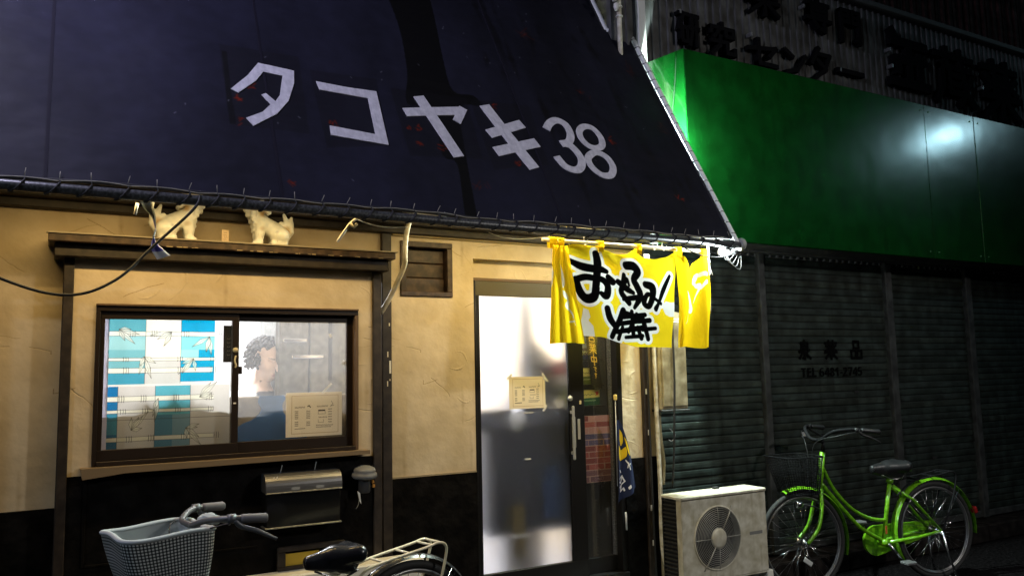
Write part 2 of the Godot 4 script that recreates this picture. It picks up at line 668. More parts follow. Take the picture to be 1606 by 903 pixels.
	triplanar(asph, 0.7)
	mat("black rubber", Color(0.012, 0.012, 0.013), 0.6)
	mat("chrome", Color(0.65, 0.65, 0.66), 0.22, 1.0)
	var galv := mat("galvanised", Color(0.42, 0.43, 0.44), 0.38, 0.75)
	galv.albedo_texture = noise_tex(0.05, 4, Color(0.7, 0.7, 0.7), Color(1, 1, 1), 15)
	triplanar(galv, 2.5)
	var pvc := mat("old white plastic", Color(0.78, 0.75, 0.66), 0.5)
	pvc.albedo_texture = noise_tex(0.02, 5, Color(0.75, 0.72, 0.65), Color(1, 1, 1), 16)
	triplanar(pvc, 1.4)
	mat("cream paper", Color(0.78, 0.70, 0.55), 0.8)
	var gl := mat("clear glass", Color(1, 1, 1), 0.03, 0.0, 0.5)
	gl.transparency = BaseMaterial3D.TRANSPARENCY_ALPHA
	gl.albedo_color.a = 0.012
	var fr := mat("frosted glass", Color(0.93, 0.95, 1.0), 0.40, 0.0, 0.3)
	fr.refraction_enabled = true
	fr.refraction_scale = 0.045
	fr.albedo_color.a = 0.0

func ground() -> void:
	var pave := Node3D.new()
	pave.name = "pavement"
	add_child(pave)
	tag(pave, "", "", "", "structure")
	for i in 24:
		slab("kerb_stone", Vector3(3.46 + i * 0.6, 0.0, -0.12 - 0.002 * (i % 3)), Vector3(4.052 + i * 0.6, 0.138 + 0.003 * ((i * 7) % 4), 0.04 + 0.004 * ((i * 5) % 3)), mat("dirty kerb"), pave, 0.012)
	slab("paving_bed", Vector3(3.46, 0.0, -0.6), Vector3(20, 0.13, -0.128), mat("dirty kerb"), pave)
	var o := slab("street", Vector3(-40, -0.2, -30), Vector3(60, 0.0, 50), mat("asphalt"))
	tag(o, "", "", "", "structure")
	o = slab("doorstep", Vector3(1.75, 0.0, -0.3), Vector3(4.08, 0.185, 0.42), mat("concrete"), null, 0.015)
	tag(o, "concrete doorstep before the frosted sliding door", "doorstep", "", "structure")

# ---------------------------------------------------------------- the takoyaki shop
func shop() -> void:
	var t := thing("takoyaki_shop", "low cream plastered takoyaki shop with black dado, bay window and frosted sliding door", "building")
	var pl: StandardMaterial3D = mats["plaster"]
	var dado: StandardMaterial3D = mats["black dado"]
	var wood: StandardMaterial3D = mats["dark wood"]
	var brown: StandardMaterial3D = mats["brown paint"]
	# walls at z = 0
	slab("plaster_wall", Vector3(-1.7, 0.958, -0.1), Vector3(0.05, 2.9, 0), pl, t)
	slab("plaster_wall", Vector3(0.05, 2.08, -0.1), Vector3(1.56, 2.9, 0), pl, t)
	slab("plaster_wall", Vector3(1.56, 2.278, -0.1), Vector3(2.152, 2.9, 0), pl, t)
	slab("plaster_wall", Vector3(1.56, 0.958, -0.1), Vector3(1.69, 2.278, 0), pl, t)
	slab("plaster_wall", Vector3(2.013, 0.958, -0.1), Vector3(2.152, 2.278, 0), pl, t)
	slab("plaster_wall", Vector3(1.69, 0.958, -0.1), Vector3(2.013, 1.964, 0), pl, t)
	slab("plaster_wall", Vector3(2.152, 2.2, -0.1), Vector3(3.215, 2.9, 0), pl, t)
	slab("plaster_wall", Vector3(2.152, 2.088, -0.12), Vector3(3.215, 2.2, -0.055), pl, t)
	slab("plaster_wall", Vector3(3.215, 0.958, -0.1), Vector3(3.375, 2.9, 0), pl, t)
	slab("side_wall", Vector3(3.35, 0, -3.0), Vector3(3.44, 2.9, -0.1), pl, t)
	slab("side_wall", Vector3(-1.7, 0, -3.0), Vector3(-1.6, 2.9, -0.1), pl, t)
	slab("rear_wall", Vector3(-1.7, 0, -3.1), Vector3(3.44, 5.6, -3.0), pl, t)
	slab("upper_wall", Vector3(-1.7, 2.9, -1.35), Vector3(3.44, 5.6, -1.25), pl, t)
	slab("roof", Vector3(-1.8, 5.6, -3.2), Vector3(3.5, 5.7, -1.1), brown, t)
	slab("dado", Vector3(-1.7, 0, -0.1), Vector3(0.06, 0.955, 0.012), dado, t)
	slab("dado", Vector3(1.57, 0, -0.1), Vector3(2.15, 0.957, 0.012), dado, t)
	slab("dado", Vector3(3.213, 0, -0.1), Vector3(3.372, 0.957, 0.012), dado, t)
	slab("dado_trim", Vector3(1.60, 0.957, 0.0), Vector3(2.15, 0.966, 0.008), mat("tan grout", Color(0.35, 0.28, 0.18), 0.9), t)
	# corner posts on the east side of the door
	slab("corner_post", Vector3(3.372, 0.14, -0.1), Vector3(3.42, 2.85, 0.03), wood, t, 0.004)
	slab("corner_trim", Vector3(3.442, 0.957, -0.1), Vector3(3.50, 2.3, -0.01), pl, t, 0.003)
	slab("corner_dado", Vector3(3.442, 0.14, -0.1), Vector3(3.52, 0.957, -0.006), dado, t)
	# eave boards
	slab("eave_board", Vector3(-1.7, 2.312, 0.0), Vector3(3.42, 2.40, 0.045), wood, t, 0.004)
	slab("eave_board", Vector3(-1.7, 2.352, 0.045), Vector3(3.42, 2.43, 0.10), wood, t, 0.004)
	slab("eave_board", Vector3(-1.7, 2.415, 0.10), Vector3(3.42, 2.47, 0.19), brown, t, 0.004)
	slab("eave_trim", Vector3(1.64, 2.302, 0.0), Vector3(3.37, 2.312, 0.02), mat("tan paint", Color(0.33, 0.25, 0.13), 0.7), t)
	slab("wall_post", Vector3(1.572, 0.0, 0.0), Vector3(1.628, 2.31, 0.028), wood, t, 0.004)
	for p in [[1.60, 1.62], [1.612, 1.49], [1.598, 1.46], [1.61, 1.79]]:
		slab("paint_chip", Vector3(p[0], p[1], 0.0282), Vector3(p[0] + 0.006, p[1] + rng.randf_range(0.006, 0.03), 0.0292), mat("cream paper"), t)
	slab("paper_scrap", Vector3(1.611, 1.53, 0.0282), Vector3(1.622, 1.60, 0.030), mat("white tape", Color(0.8, 0.78, 0.74), 0.6), t)
	# vent: a frame of four boards round louvre planks
	var v := Node3D.new()
	v.name = "vent"
	t.add_child(v)
	slab("frame_board", Vector3(1.69, 2.246, -0.06), Vector3(2.013, 2.278, 0.012), brown, v, 0.003)
	slab("frame_board", Vector3(1.69, 1.964, -0.06), Vector3(2.013, 1.992, 0.012), brown, v, 0.003)
	slab("frame_board", Vector3(1.69, 1.992, -0.06), Vector3(1.724, 2.246, 0.0115), brown, v, 0.003)
	slab("frame_board", Vector3(1.979, 1.992, -0.06), Vector3(2.013, 2.246, 0.0115), brown, v, 0.003)
	slab("backing", Vector3(1.69, 1.964, -0.098), Vector3(2.013, 2.278, -0.062), wood, v)
	for i in 3:
		var y := 1.992 + i * 0.0847
		slab("plank", Vector3(1.724, y, -0.05 - 0.003 * i), Vector3(1.979, y + 0.082, -0.036 - 0.004 * ((i * 2) % 3)), brown, v, 0.004)
	# bay: walls round the window
	for b in [[0.068, 0.165, 1.10, 2.075], [1.408, 1.49, 1.10, 2.075]]:
		slab("bay_wall", Vector3(b[0], b[2], -0.06), Vector3(b[1], b[3], 0.1), pl, t)
	slab("bay_wall", Vector3(0.165, 1.872, -0.06), Vector3(1.408, 2.075, 0.1), pl, t)
	slab("bay_post", Vector3(0.028, 0.0, 0.0), Vector3(0.071, 2.082, 0.116), wood, t, 0.004)
	slab("bay_post", Vector3(1.488, 0.0, 0.0), Vector3(1.535, 2.082, 0.116), wood, t, 0.004)
	var st := begin(false)
	prism(st, PackedVector2Array([Vector2(0.13, 1.094), Vector2(0.30, 1.112), Vector2(1.45, 1.122), Vector2(1.45, 1.142), Vector2(0.12, 1.142)]), 0.17, Transform3D(Basis.IDENTITY, Vector3(0, -0.006, 0.0)))
	done("window_sill", st, mat("worn sill", Color(0.20, 0.14, 0.08), 0.6), t)
	slab("bay_dado", Vector3(0.071, 0.0, -0.06), Vector3(1.488, 1.10, 0.104), dado, t)
	for b in [[0.135, 0.150, 0.70, 1.085]]:
		slab("dado_edge", Vector3(b[0], b[2], 0.104), Vector3(b[1], b[3], 0.112), dado, t, 0.003)
	slab("dado_edge", Vector3(0.150, 0.70, 0.104), Vector3(0.90, 0.712, 0.112), dado, t, 0.003)
	# low hatch with a yellow board behind it
	var hb := Node3D.new()
	hb.name = "hatch"
	t.add_child(hb)
	slab("frame_board", Vector3(0.99, 0.665, 0.104), Vector3(1.33, 0.69, 0.128), wood, hb, 0.003)
	slab("frame_board", Vector3(0.99, 0.575, 0.104), Vector3(1.33, 0.595, 0.128), wood, hb, 0.003)
	slab("frame_board", Vector3(0.99, 0.595, 0.104), Vector3(1.03, 0.665, 0.127), wood, hb, 0.003)
	slab("frame_board", Vector3(1.29, 0.595, 0.104), Vector3(1.33, 0.665, 0.127), wood, hb, 0.003)
	slab("board", Vector3(1.03, 0.595, 0.104), Vector3(1.20, 0.652, 0.110), mat("yellow board", Color(0.55, 0.36, 0.03), 0.5), hb)
	slab("ledge", Vector3(0.15, 0.0, 0.104), Vector3(1.72, 0.575, 0.235), mat("whitewashed concrete", Color(0.80, 0.77, 0.68), 0.8), t, 0.008)
	# small roof over the bay
	slab("bay_roof", Vector3(-0.037, 2.136, 0.0), Vector3(1.585, 2.172, 0.205), brown, t, 0.004)
	slab("bay_roof_trim", Vector3(-0.012, 2.076, 0.0), Vector3(1.56, 2.136, 0.165), wood, t, 0.004)
	for i in 26:
		var x := rng.randf_range(0.3, 1.5)
		slab("paint_flake", Vector3(x, 2.1365, 0.2052), Vector3(x + rng.randf_range(0.006, 0.03), 2.1365 + rng.randf_range(0.002, 0.005), 0.2060), mat("flake", Color(0.4, 0.3, 0.17), 0.8), t)
	slab("gutter_strip", Vector3(-0.044, 2.172, 0.18), Vector3(1.595, 2.178, 0.212), mat("worn edge", Color(0.30, 0.25, 0.18), 0.5), t)
	# white rain pipe from the eave to the post
	st = begin()
	tube(st, smooth_path([Vector3(1.665, 2.46, 0.30), Vector3(1.63, 2.28, 0.25), Vector3(1.625, 2.17, 0.235), Vector3(1.632, 2.10, 0.20), Vector3(1.60, 1.96, 0.10), Vector3(1.56, 1.86, 0.035)], 5), 0.014, 10)
	done("rain_pipe", st, mat("old white plastic"), t)
	window(t)
	door(t)

func window(t: Node3D) -> void:
	var w := Node3D.new()
	w.name = "bay_window"
	t.add_child(w)
	var fr: StandardMaterial3D = mats["window bronze"]
	var lip := mat("window lip", Color(0.12, 0.07, 0.035), 0.5)
	# outer frame
	slab("frame", Vector3(0.166, 1.862, 0.02), Vector3(1.407, 1.872, 0.122), lip, w, 0.002)
	slab("frame", Vector3(0.166, 1.838, 0.02), Vector3(1.407, 1.862, 0.112), fr, w, 0.002)
	slab("frame", Vector3(0.166, 1.138, 0.02), Vector3(0.184, 1.838, 0.115), fr, w, 0.002)
	slab("frame", Vector3(1.389, 1.138, 0.02), Vector3(1.407, 1.838, 0.115), lip, w, 0.002)
	slab("frame", Vector3(0.184, 1.138, 0.02), Vector3(1.389, 1.158, 0.125), fr, w, 0.002)
	# two sliding sashes
	for s in [[0.184, 0.800, 0.075], [0.770, 1.389, 0.050]]:
		var z: float = s[2]
		slab("rail", Vector3(s[0], 1.803, z), Vector3(s[1], 1.838, z + 0.022), fr, w, 0.002)
		slab("rail", Vector3(s[0], 1.158, z), Vector3(s[1], 1.208, z + 0.022), fr, w, 0.002)
		slab("stile", Vector3(s[0], 1.208, z), Vector3(s[0] + (0.020 if s[0] < 0.5 else 0.026), 1.803, z + 0.0215), fr, w, 0.002)
		slab("stile", Vector3(s[1] - 0.032, 1.208, z), Vector3(s[1], 1.803, z + 0.0215), fr, w, 0.002)
		var pm := BoxMesh.new()
		pm.size = Vector3(s[1] - s[0] - 0.04, 0.60, 0.003)
		var p := mi("pane", pm, mats["clear glass"], w)
		p.position = Vector3((s[0] + s[1]) / 2, 1.505, z + 0.010)
	# greasy film on the inner face of the clear sash
	var film := mat("greasy film", Color(0.95, 0.95, 0.97), 0.9, 0.0, 0.0)
	film.transparency = BaseMaterial3D.TRANSPARENCY_ALPHA
	film.albedo_color.a = 0.055
	film.backlight_enabled = true
	film.backlight = Color(1.4, 1.4, 1.4)
	slab("film", Vector3(0.797, 1.21, 0.0480), Vector3(1.366, 1.80, 0.0484), film, w)
	# latch and round catch on the meeting stile
	var st := begin()
	lathe(st, [Vector2(0, 0.008), Vector2(0.012, 0.007), Vector2(0.014, 0.0), Vector2(0.0, 0.0)], Transform3D(Basis(Vector3(1, 0, 0), PI / 2), Vector3(0.783, 1.658, 0.0975)), 16)
	done("catch", st, mat("yellowed plastic", Color(0.6, 0.5, 0.28), 0.5), w)
	st = begin()
	tube(st, smooth_path([Vector3(0.784, 1.63, 0.100), Vector3(0.779, 1.605, 0.104), Vector3(0.786, 1.58, 0.102), Vector3(0.781, 1.572, 0.100)], 4), 0.0045, 6)
	done("catch_cord", st, mat("yellowed plastic"), w)
	slab("latch", Vector3(0.800, 1.54, 0.072), Vector3(0.818, 1.578, 0.090), fr, w, 0.004)
	slab("scrap", Vector3(0.776, 1.395, 0.0970), Vector3(0.789, 1.402, 0.0982), mat("white tape", Color(0.8, 0.78, 0.74), 0.6), w)

func door(t: Node3D) -> void:
	var d := Node3D.new()
	d.name = "sliding_door"
	t.add_child(d)
	var fr: StandardMaterial3D = mats["black aluminium"]
	var hd := mat("olive header", Color(0.075, 0.062, 0.035), 0.5)
	slab("header", Vector3(2.152, 2.070, -0.12), Vector3(3.215, 2.088, -0.012), mat("window lip", Color(0.12, 0.07, 0.035), 0.5), d, 0.002)
	slab("jamb", Vector3(2.152, 0.26, -0.12), Vector3(2.164, 2.070, 0.004), fr, d, 0.002)
	slab("jamb", Vector3(3.178, 0.26, -0.12), Vector3(3.214, 2.070, 0.004), fr, d, 0.002)
	slab("threshold", Vector3(2.152, 0.185, -0.14), Vector3(3.215, 0.262, 0.02), fr, d, 0.003)
	# near sash with the frosted pane
	slab("rail", Vector3(2.164, 1.982, -0.045), Vector3(2.93, 2.070, -0.015), hd, d, 0.002)
	slab("rail", Vector3(2.164, 0.264, -0.045), Vector3(2.93, 0.366, -0.015), fr, d, 0.002)
	slab("stile", Vector3(2.164, 0.366, -0.045), Vector3(2.197, 1.982, -0.0155), fr, d, 0.002)
	slab("stile", Vector3(2.816, 0.366, -0.045), Vector3(2.93, 1.982, -0.0155), fr, d, 0.002)
	slab("pane_edge", Vector3(2.197, 0.366, -0.034), Vector3(2.816, 0.371, -0.024), mat("galvanised"), d)
	var pm := BoxMesh.new()
	pm.size = Vector3(0.623, 1.62, 0.005)
	var p := mi("frosted_pane", pm, mats["frosted glass"], d)
	p.position = Vector3(2.5065, 1.174, -0.030)
	# far sash with the narrow clear light
	slab("rail", Vector3(2.90, 1.982, -0.085), Vector3(3.178, 2.070, -0.055), fr, d, 0.002)
	slab("rail", Vector3(2.90, 0.264, -0.085), Vector3(3.178, 0.358, -0.055), fr, d, 0.002)
	slab("stile", Vector3(2.90, 0.358, -0.085), Vector3(2.948, 1.982, -0.0555), fr, d, 0.002)
	slab("stile", Vector3(3.166, 0.358, -0.085), Vector3(3.178, 1.982, -0.0555), mat("galvanised"), d)
	var qm := BoxMesh.new()
	qm.size = Vector3(0.222, 1.626, 0.004)
	var q := mi("narrow_pane", qm, mats["clear glass"], d)
	q.position = Vector3(3.057, 1.17, -0.068)
	# handle, lock, stops
	var st := begin(false)
	box(st, Vector3(2.818, 1.145, 0.024), Vector3(0.019, 0.33, 0.014), 0.005)
	for y in [1.02, 1.27]:
		box(st, Vector3(2.824, y, 0.001), Vector3(0.014, 0.02, 0.034), 0.003)
	box(st, Vector3(2.842, 1.145, -0.011), Vector3(0.026, 0.19, 0.010), 0.003)
	done("handle", st, mat("satin metal", Color(0.55, 0.54, 0.50), 0.4, 0.6), d)
	st = begin()
	lathe(st, [Vector2(0, 0.016), Vector2(0.010, 0.015), Vector2(0.017, 0.008), Vector2(0.019, 0.0), Vector2(0.0, 0.0)], Transform3D(Basis(Vector3(1, 0, 0), PI / 2), Vector3(2.822, 1.355, -0.0155)), 20)
	done("lock", st, mat("satin metal"), d)
	slab("label_plate", Vector3(2.874, 1.10, -0.0155), Vector3(2.893, 1.225, -0.0135), mat("plate print", Color(0.4, 0.38, 0.33), 0.5), d)
	slab("stop_plug", Vector3(2.889, 1.315, -0.0155), Vector3(2.903, 1.34, -0.0065), mat("yellowed plastic"), d, 0.003)

func interior() -> void:
	var white := mat("kitchen white", Color(0.80, 0.80, 0.80), 0.6)
	var t := thing("kitchen_room", "bright white kitchen room seen through the bay window and door", "room")
	t.set_meta("kind", "structure")
	slab("floor", Vector3(-1.6, 0.0, -2.5), Vector3(3.35, 0.2, -0.1), mat("kitchen floor", Color(0.28, 0.28, 0.30), 0.5), t)
	slab("ceiling", Vector3(-1.6, 2.5, -2.5), Vector3(3.35, 2.56, -0.1), white, t)
	slab("rear_wall", Vector3(-1.6, 0.2, -2.56), Vector3(3.35, 2.5, -2.46), white, t)
	slab("partition", Vector3(1.72, 0.2, -2.46), Vector3(1.78, 2.5, -0.9), white, t)
	# ceiling lamps
	tube_lamp("kitchen_lamp", "white fluorescent batten on the kitchen ceiling behind the bay window", Vector3(0.75, 2.45, -0.95), 1.2, Color(0.95, 0.97, 1.0), 4.0, 10.0, "kitchen ceiling lamps")
	tube_lamp("kitchen_lamp", "white fluorescent batten on the ceiling behind the frosted door", Vector3(2.45, 2.45, -1.1), 1.2, Color(0.95, 0.96, 1.0), 4.0, 12.0, "kitchen ceiling lamps")
	# steel cabinet
	var steel := mat("dull steel", Color(0.23, 0.23, 0.215), 0.45, 0.3)
	steel.albedo_texture = streak_tex(Color(0.72, 0.72, 0.72), Color(1, 1, 1), 21)
	triplanar(steel, 1.5)
	var c := thing("steel_cabinet", "tall grey steel kitchen cabinet with long handles behind the bay window", "cabinet", Vector3(1.125, 0.2, -0.95))
	slab("carcass", Vector3(0, 0, 0), Vector3(0.56, 1.85, 0.43), steel, c, 0.01)
	slab("door", Vector3(0.01, 0.1, 0.432), Vector3(0.185, 1.83, 0.452), steel, c, 0.005)
	slab("door", Vector3(0.193, 0.1, 0.432), Vector3(0.49, 1.83, 0.452), steel, c, 0.005)
	for s in [[0.03, 0.17, 1.535], [0.08, 0.27, 1.44]]:
		var st := begin(false)
		box(st, Vector3((s[0] + s[1]) / 2, s[2], 0.475), Vector3(s[1] - s[0], 0.022, 0.012), 0.004)
		for e in [s[0] + 0.01, s[1] - 0.01]:
			box(st, Vector3(e, s[2], 0.462), Vector3(0.012, 0.014, 0.024), 0.003)
		done("handle", st, mat("chrome"), c)
	slab("edge_strip", Vector3(0.305, 1.30, 0.4522), Vector3(0.325, 1.84, 0.456), mat("black rubber"), c)
	# counter board that hides the lower half of the window
	var cb := mat("beige board", Color(0.27, 0.22, 0.14), 0.8)
	cb.albedo_texture = noise_tex(0.01, 4, Color(0.75, 0.72, 0.68), Color(1, 1, 1), 22)
	triplanar(cb, 0.9)
	var o := slab("counter", Vector3(0.19, 0.2, -0.14), Vector3(1.47, 1.425, -0.035), cb, null, 0.006)
	tag(o, "beige counter board standing behind the lower half of the bay window", "counter")
	# dark bottles on the counter behind the printed curtain
	var bt := [[0.40, 0.085, 0.028], [0.48, 0.065, 0.034], [0.56, 0.10, 0.026], [0.65, 0.06, 0.03]]
	var bl := ["tall dark bottle nearest the window corner behind the bamboo curtain", "squat dark bottle behind the bamboo curtain between two taller ones", "tallest dark bottle behind the bamboo curtain", "small dark bottle behind the bamboo curtain by the meeting stiles"]
	for i in 4:
		var st := begin()
		var r: float = bt[i][2]
		var h: float = bt[i][1]
		lathe(st, [Vector2(0, 0), Vector2(r, 0), Vector2(r, h * 0.6), Vector2(r * 0.4, h * 0.78), Vector2(r * 0.36, h * 0.95), Vector2(0, h)], Transform3D(Basis.IDENTITY, Vector3(bt[i][0], 1.425, -0.075)), 16)
		tag(done("bottle", st, mat("bottle green", Color(0.02, 0.05, 0.03), 0.2)), bl[i], "bottle", "bottles behind the bay window")
	var pl := thing("potted_plant", "dark leafy plant in a slim pot behind the lower half of the bamboo curtain", "plant", Vector3(0.50, 1.20, -0.012))
	var sp := begin()
	lathe(sp, [Vector2(0, 0), Vector2(0.014, 0), Vector2(0.017, 0.10), Vector2(0.012, 0.10), Vector2(0, 0.09)], Transform3D.IDENTITY, 14)
	done("pot", sp, mat("pot black", Color(0.02, 0.02, 0.02), 0.5), pl)
	var gl := RandomNumberGenerator.new()
	gl.seed = 17
	for i in 26:
		var a := gl.randf_range(0.15, PI - 0.15)
		var ln := gl.randf_range(0.08, 0.20)
		var tip := Vector3(cos(a) * ln * 1.15, 0.10 + sin(a) * ln, gl.randf_range(-0.012, 0.012))
		var base_ := Vector3(cos(a) * 0.012, 0.095, 0)
		var sd := Vector3(-sin(a), cos(a), 0) * gl.randf_range(0.008, 0.014)
		var mid := base_.lerp(tip, 0.55) + Vector3(0, 0.012, 0.004)
		var lf := begin(false)
		tri(lf, base_, mid + sd, mid, Vector3(0, 0, 1))
		tri(lf, base_, mid, mid - sd, Vector3(0, 0, 1))
		tri(lf, mid + sd, tip, mid, Vector3(0, 0, 1))
		tri(lf, mid, tip, mid - sd, Vector3(0, 0, 1))
		done("leaf", lf, mat("leaf dark", Color(0.03, 0.055, 0.02), 0.6), pl)
	# things behind the frosted pane
	var blk := mat("dark navy cloth", Color(0.012, 0.013, 0.022), 0.9)
	var k := thing("kitchen_counter", "black kitchen counter blurred behind the frosted pane", "counter", Vector3(2.20, 0.2, -0.42))
	slab("front_panel", Vector3(0.12, 0.34, 0.0), Vector3(0.76, 0.98, 0.26), mat("black laminate", Color(0.026, 0.034, 0.065), 0.5), k, 0.01)
	slab("counter_top", Vector3(-0.10, 0.98, -0.02), Vector3(0.76, 1.10, 0.30), mat("black laminate"), k, 0.006)
	slab("plinth", Vector3(0.30, 0.0, 0.02), Vector3(0.58, 0.40, 0.10), mat("grey plinth", Color(0.6, 0.6, 0.6), 0.6), k)
	var coat := thing("hanging_coat", "dark grey coat hanging blurred behind the frosted pane", "coat")
	var st2 := begin()
	for b in [[Vector3(2.70, 2.02, -0.32), Vector3(2.70, 1.72, -0.32), 0.05], [Vector3(2.72, 1.72, -0.32), Vector3(2.78, 1.30, -0.33), 0.11], [Vector3(2.80, 1.66, -0.33), Vector3(2.93, 1.35, -0.33), 0.08]]:
		tube(st2, [b[0], b[0].lerp(b[1], 0.4), b[1]], [b[2] * 0.6, b[2] * 0.9, b[2]], 12)
	done("coat_cloth", st2, mat("coat cloth", Color(0.05, 0.045, 0.05), 0.9), coat)
	st2 = begin()
	tube(st2, smooth_path([Vector3(2.62, 1.99, -0.32), Vector3(2.70, 2.05, -0.32), Vector3(2.80, 1.97, -0.32)], 4), 0.006, 6)
	tube(st2, smooth_path([Vector3(2.70, 2.05, -0.32), Vector3(2.70, 2.10, -0.32), Vector3(2.72, 2.12, -0.32), Vector3(2.73, 2.09, -0.32)], 4), 0.004, 6)
	done("hanger", st2, mat("chrome"), coat)
	var tw := slab("red_towel", Vector3(2.82, 1.50, -0.22), Vector3(2.93, 1.60, -0.20), mat("red towel", Color(0.45, 0.04, 0.05), 0.9), null, 0.008)
	tag(tw, "folded red towel blurred behind the frosted pane near the noren", "towel")
	var yb := thing("yellow_crate_pile", "yellow green crate on end behind the frosted pane by the handle", "crate", Vector3(2.92, 0.95, -0.30))
	slab("crate_side", Vector3(0, 0, 0), Vector3(0.10, 0.47, 0.14), mat("yellow green plastic", Color(0.50, 0.52, 0.08), 0.5), yb, 0.006)
	for i in 3:
		slab("crate_rib", Vector3(-0.006, 0.08 + 0.14 * i, 0.0), Vector3(0.106, 0.10 + 0.14 * i, 0.147), mat("yellow green plastic"), yb, 0.003)
	var cbd := thing("cardboard_roll", "tan roll of cardboard standing blurred low behind the frosted pane", "cardboard", Vector3(2.48, 0.42, -0.11))
	var stc := begin()
	lathe(stc, [Vector2(0.0, 0.0), Vector2(0.045, 0.0), Vector2(0.05, 0.02), Vector2(0.043, 0.30), Vector2(0.036, 0.30), Vector2(0.03, 0.02)], Transform3D.IDENTITY, 18)
	done("roll", stc, mat("cardboard tan", Color(0.16, 0.12, 0.04), 0.9), cbd)
	slab("roll_band", Vector3(-0.051, 0.12, -0.01), Vector3(0.051, 0.14, 0.051), mat("white tape"), cbd)
	var bowl := thing("white_bowl", "white bowl standing on edge blurred under the menu sheet", "bowl", Vector3(2.50, 1.215, -0.10))
	stc = begin()
	lathe(stc, [Vector2(0, 0.0), Vector2(0.03, 0.002), Vector2(0.06, 0.02), Vector2(0.085, 0.05), Vector2(0.08, 0.05), Vector2(0.055, 0.025), Vector2(0, 0.01)], Transform3D(Basis(Vector3(1, 0, 0), -1.3), Vector3.ZERO), 24)
	done("bowl_shell", stc, mat("white china", Color(0.85, 0.85, 0.85), 0.3), bowl)
	var apr := thing("blue_apron", "blue apron hanging blurred behind the frosted pane below the handle", "apron", Vector3(2.78, 0.62, -0.13))
	stc = begin(false)
	prism(stc, PackedVector2Array([Vector2(-0.10, 0.0), Vector2(0.06, 0.02), Vector2(0.07, 0.26), Vector2(0.02, 0.34), Vector2(-0.06, 0.32), Vector2(-0.11, 0.2)]), 0.02, Transform3D.IDENTITY)
	done("apron_cloth", stc, mat("apron blue", Color(0.02, 0.07, 0.22), 0.8), apr)
	var pot := thing("steel_pot", "round steel pot gleaming on the counter behind the frosted pane", "pot", Vector3(2.62, 1.302, -0.28))
	var st3 := begin()
	lathe(st3, [Vector2(0, 0), Vector2(0.085, 0), Vector2(0.09, 0.01), Vector2(0.09, 0.10), Vector2(0.095, 0.105), Vector2(0.08, 0.125), Vector2(0.02, 0.14), Vector2(0, 0.14)], Transform3D.IDENTITY, 28)
	done("pot_wall", st3, mat("chrome"), pot)
	st3 = begin()
	lathe(st3, [Vector2(0, 0.14), Vector2(0.012, 0.142), Vector2(0.016, 0.16), Vector2(0, 0.166)], Transform3D.IDENTITY, 14)
	done("lid_knob", st3, mat("black rubber"), pot)

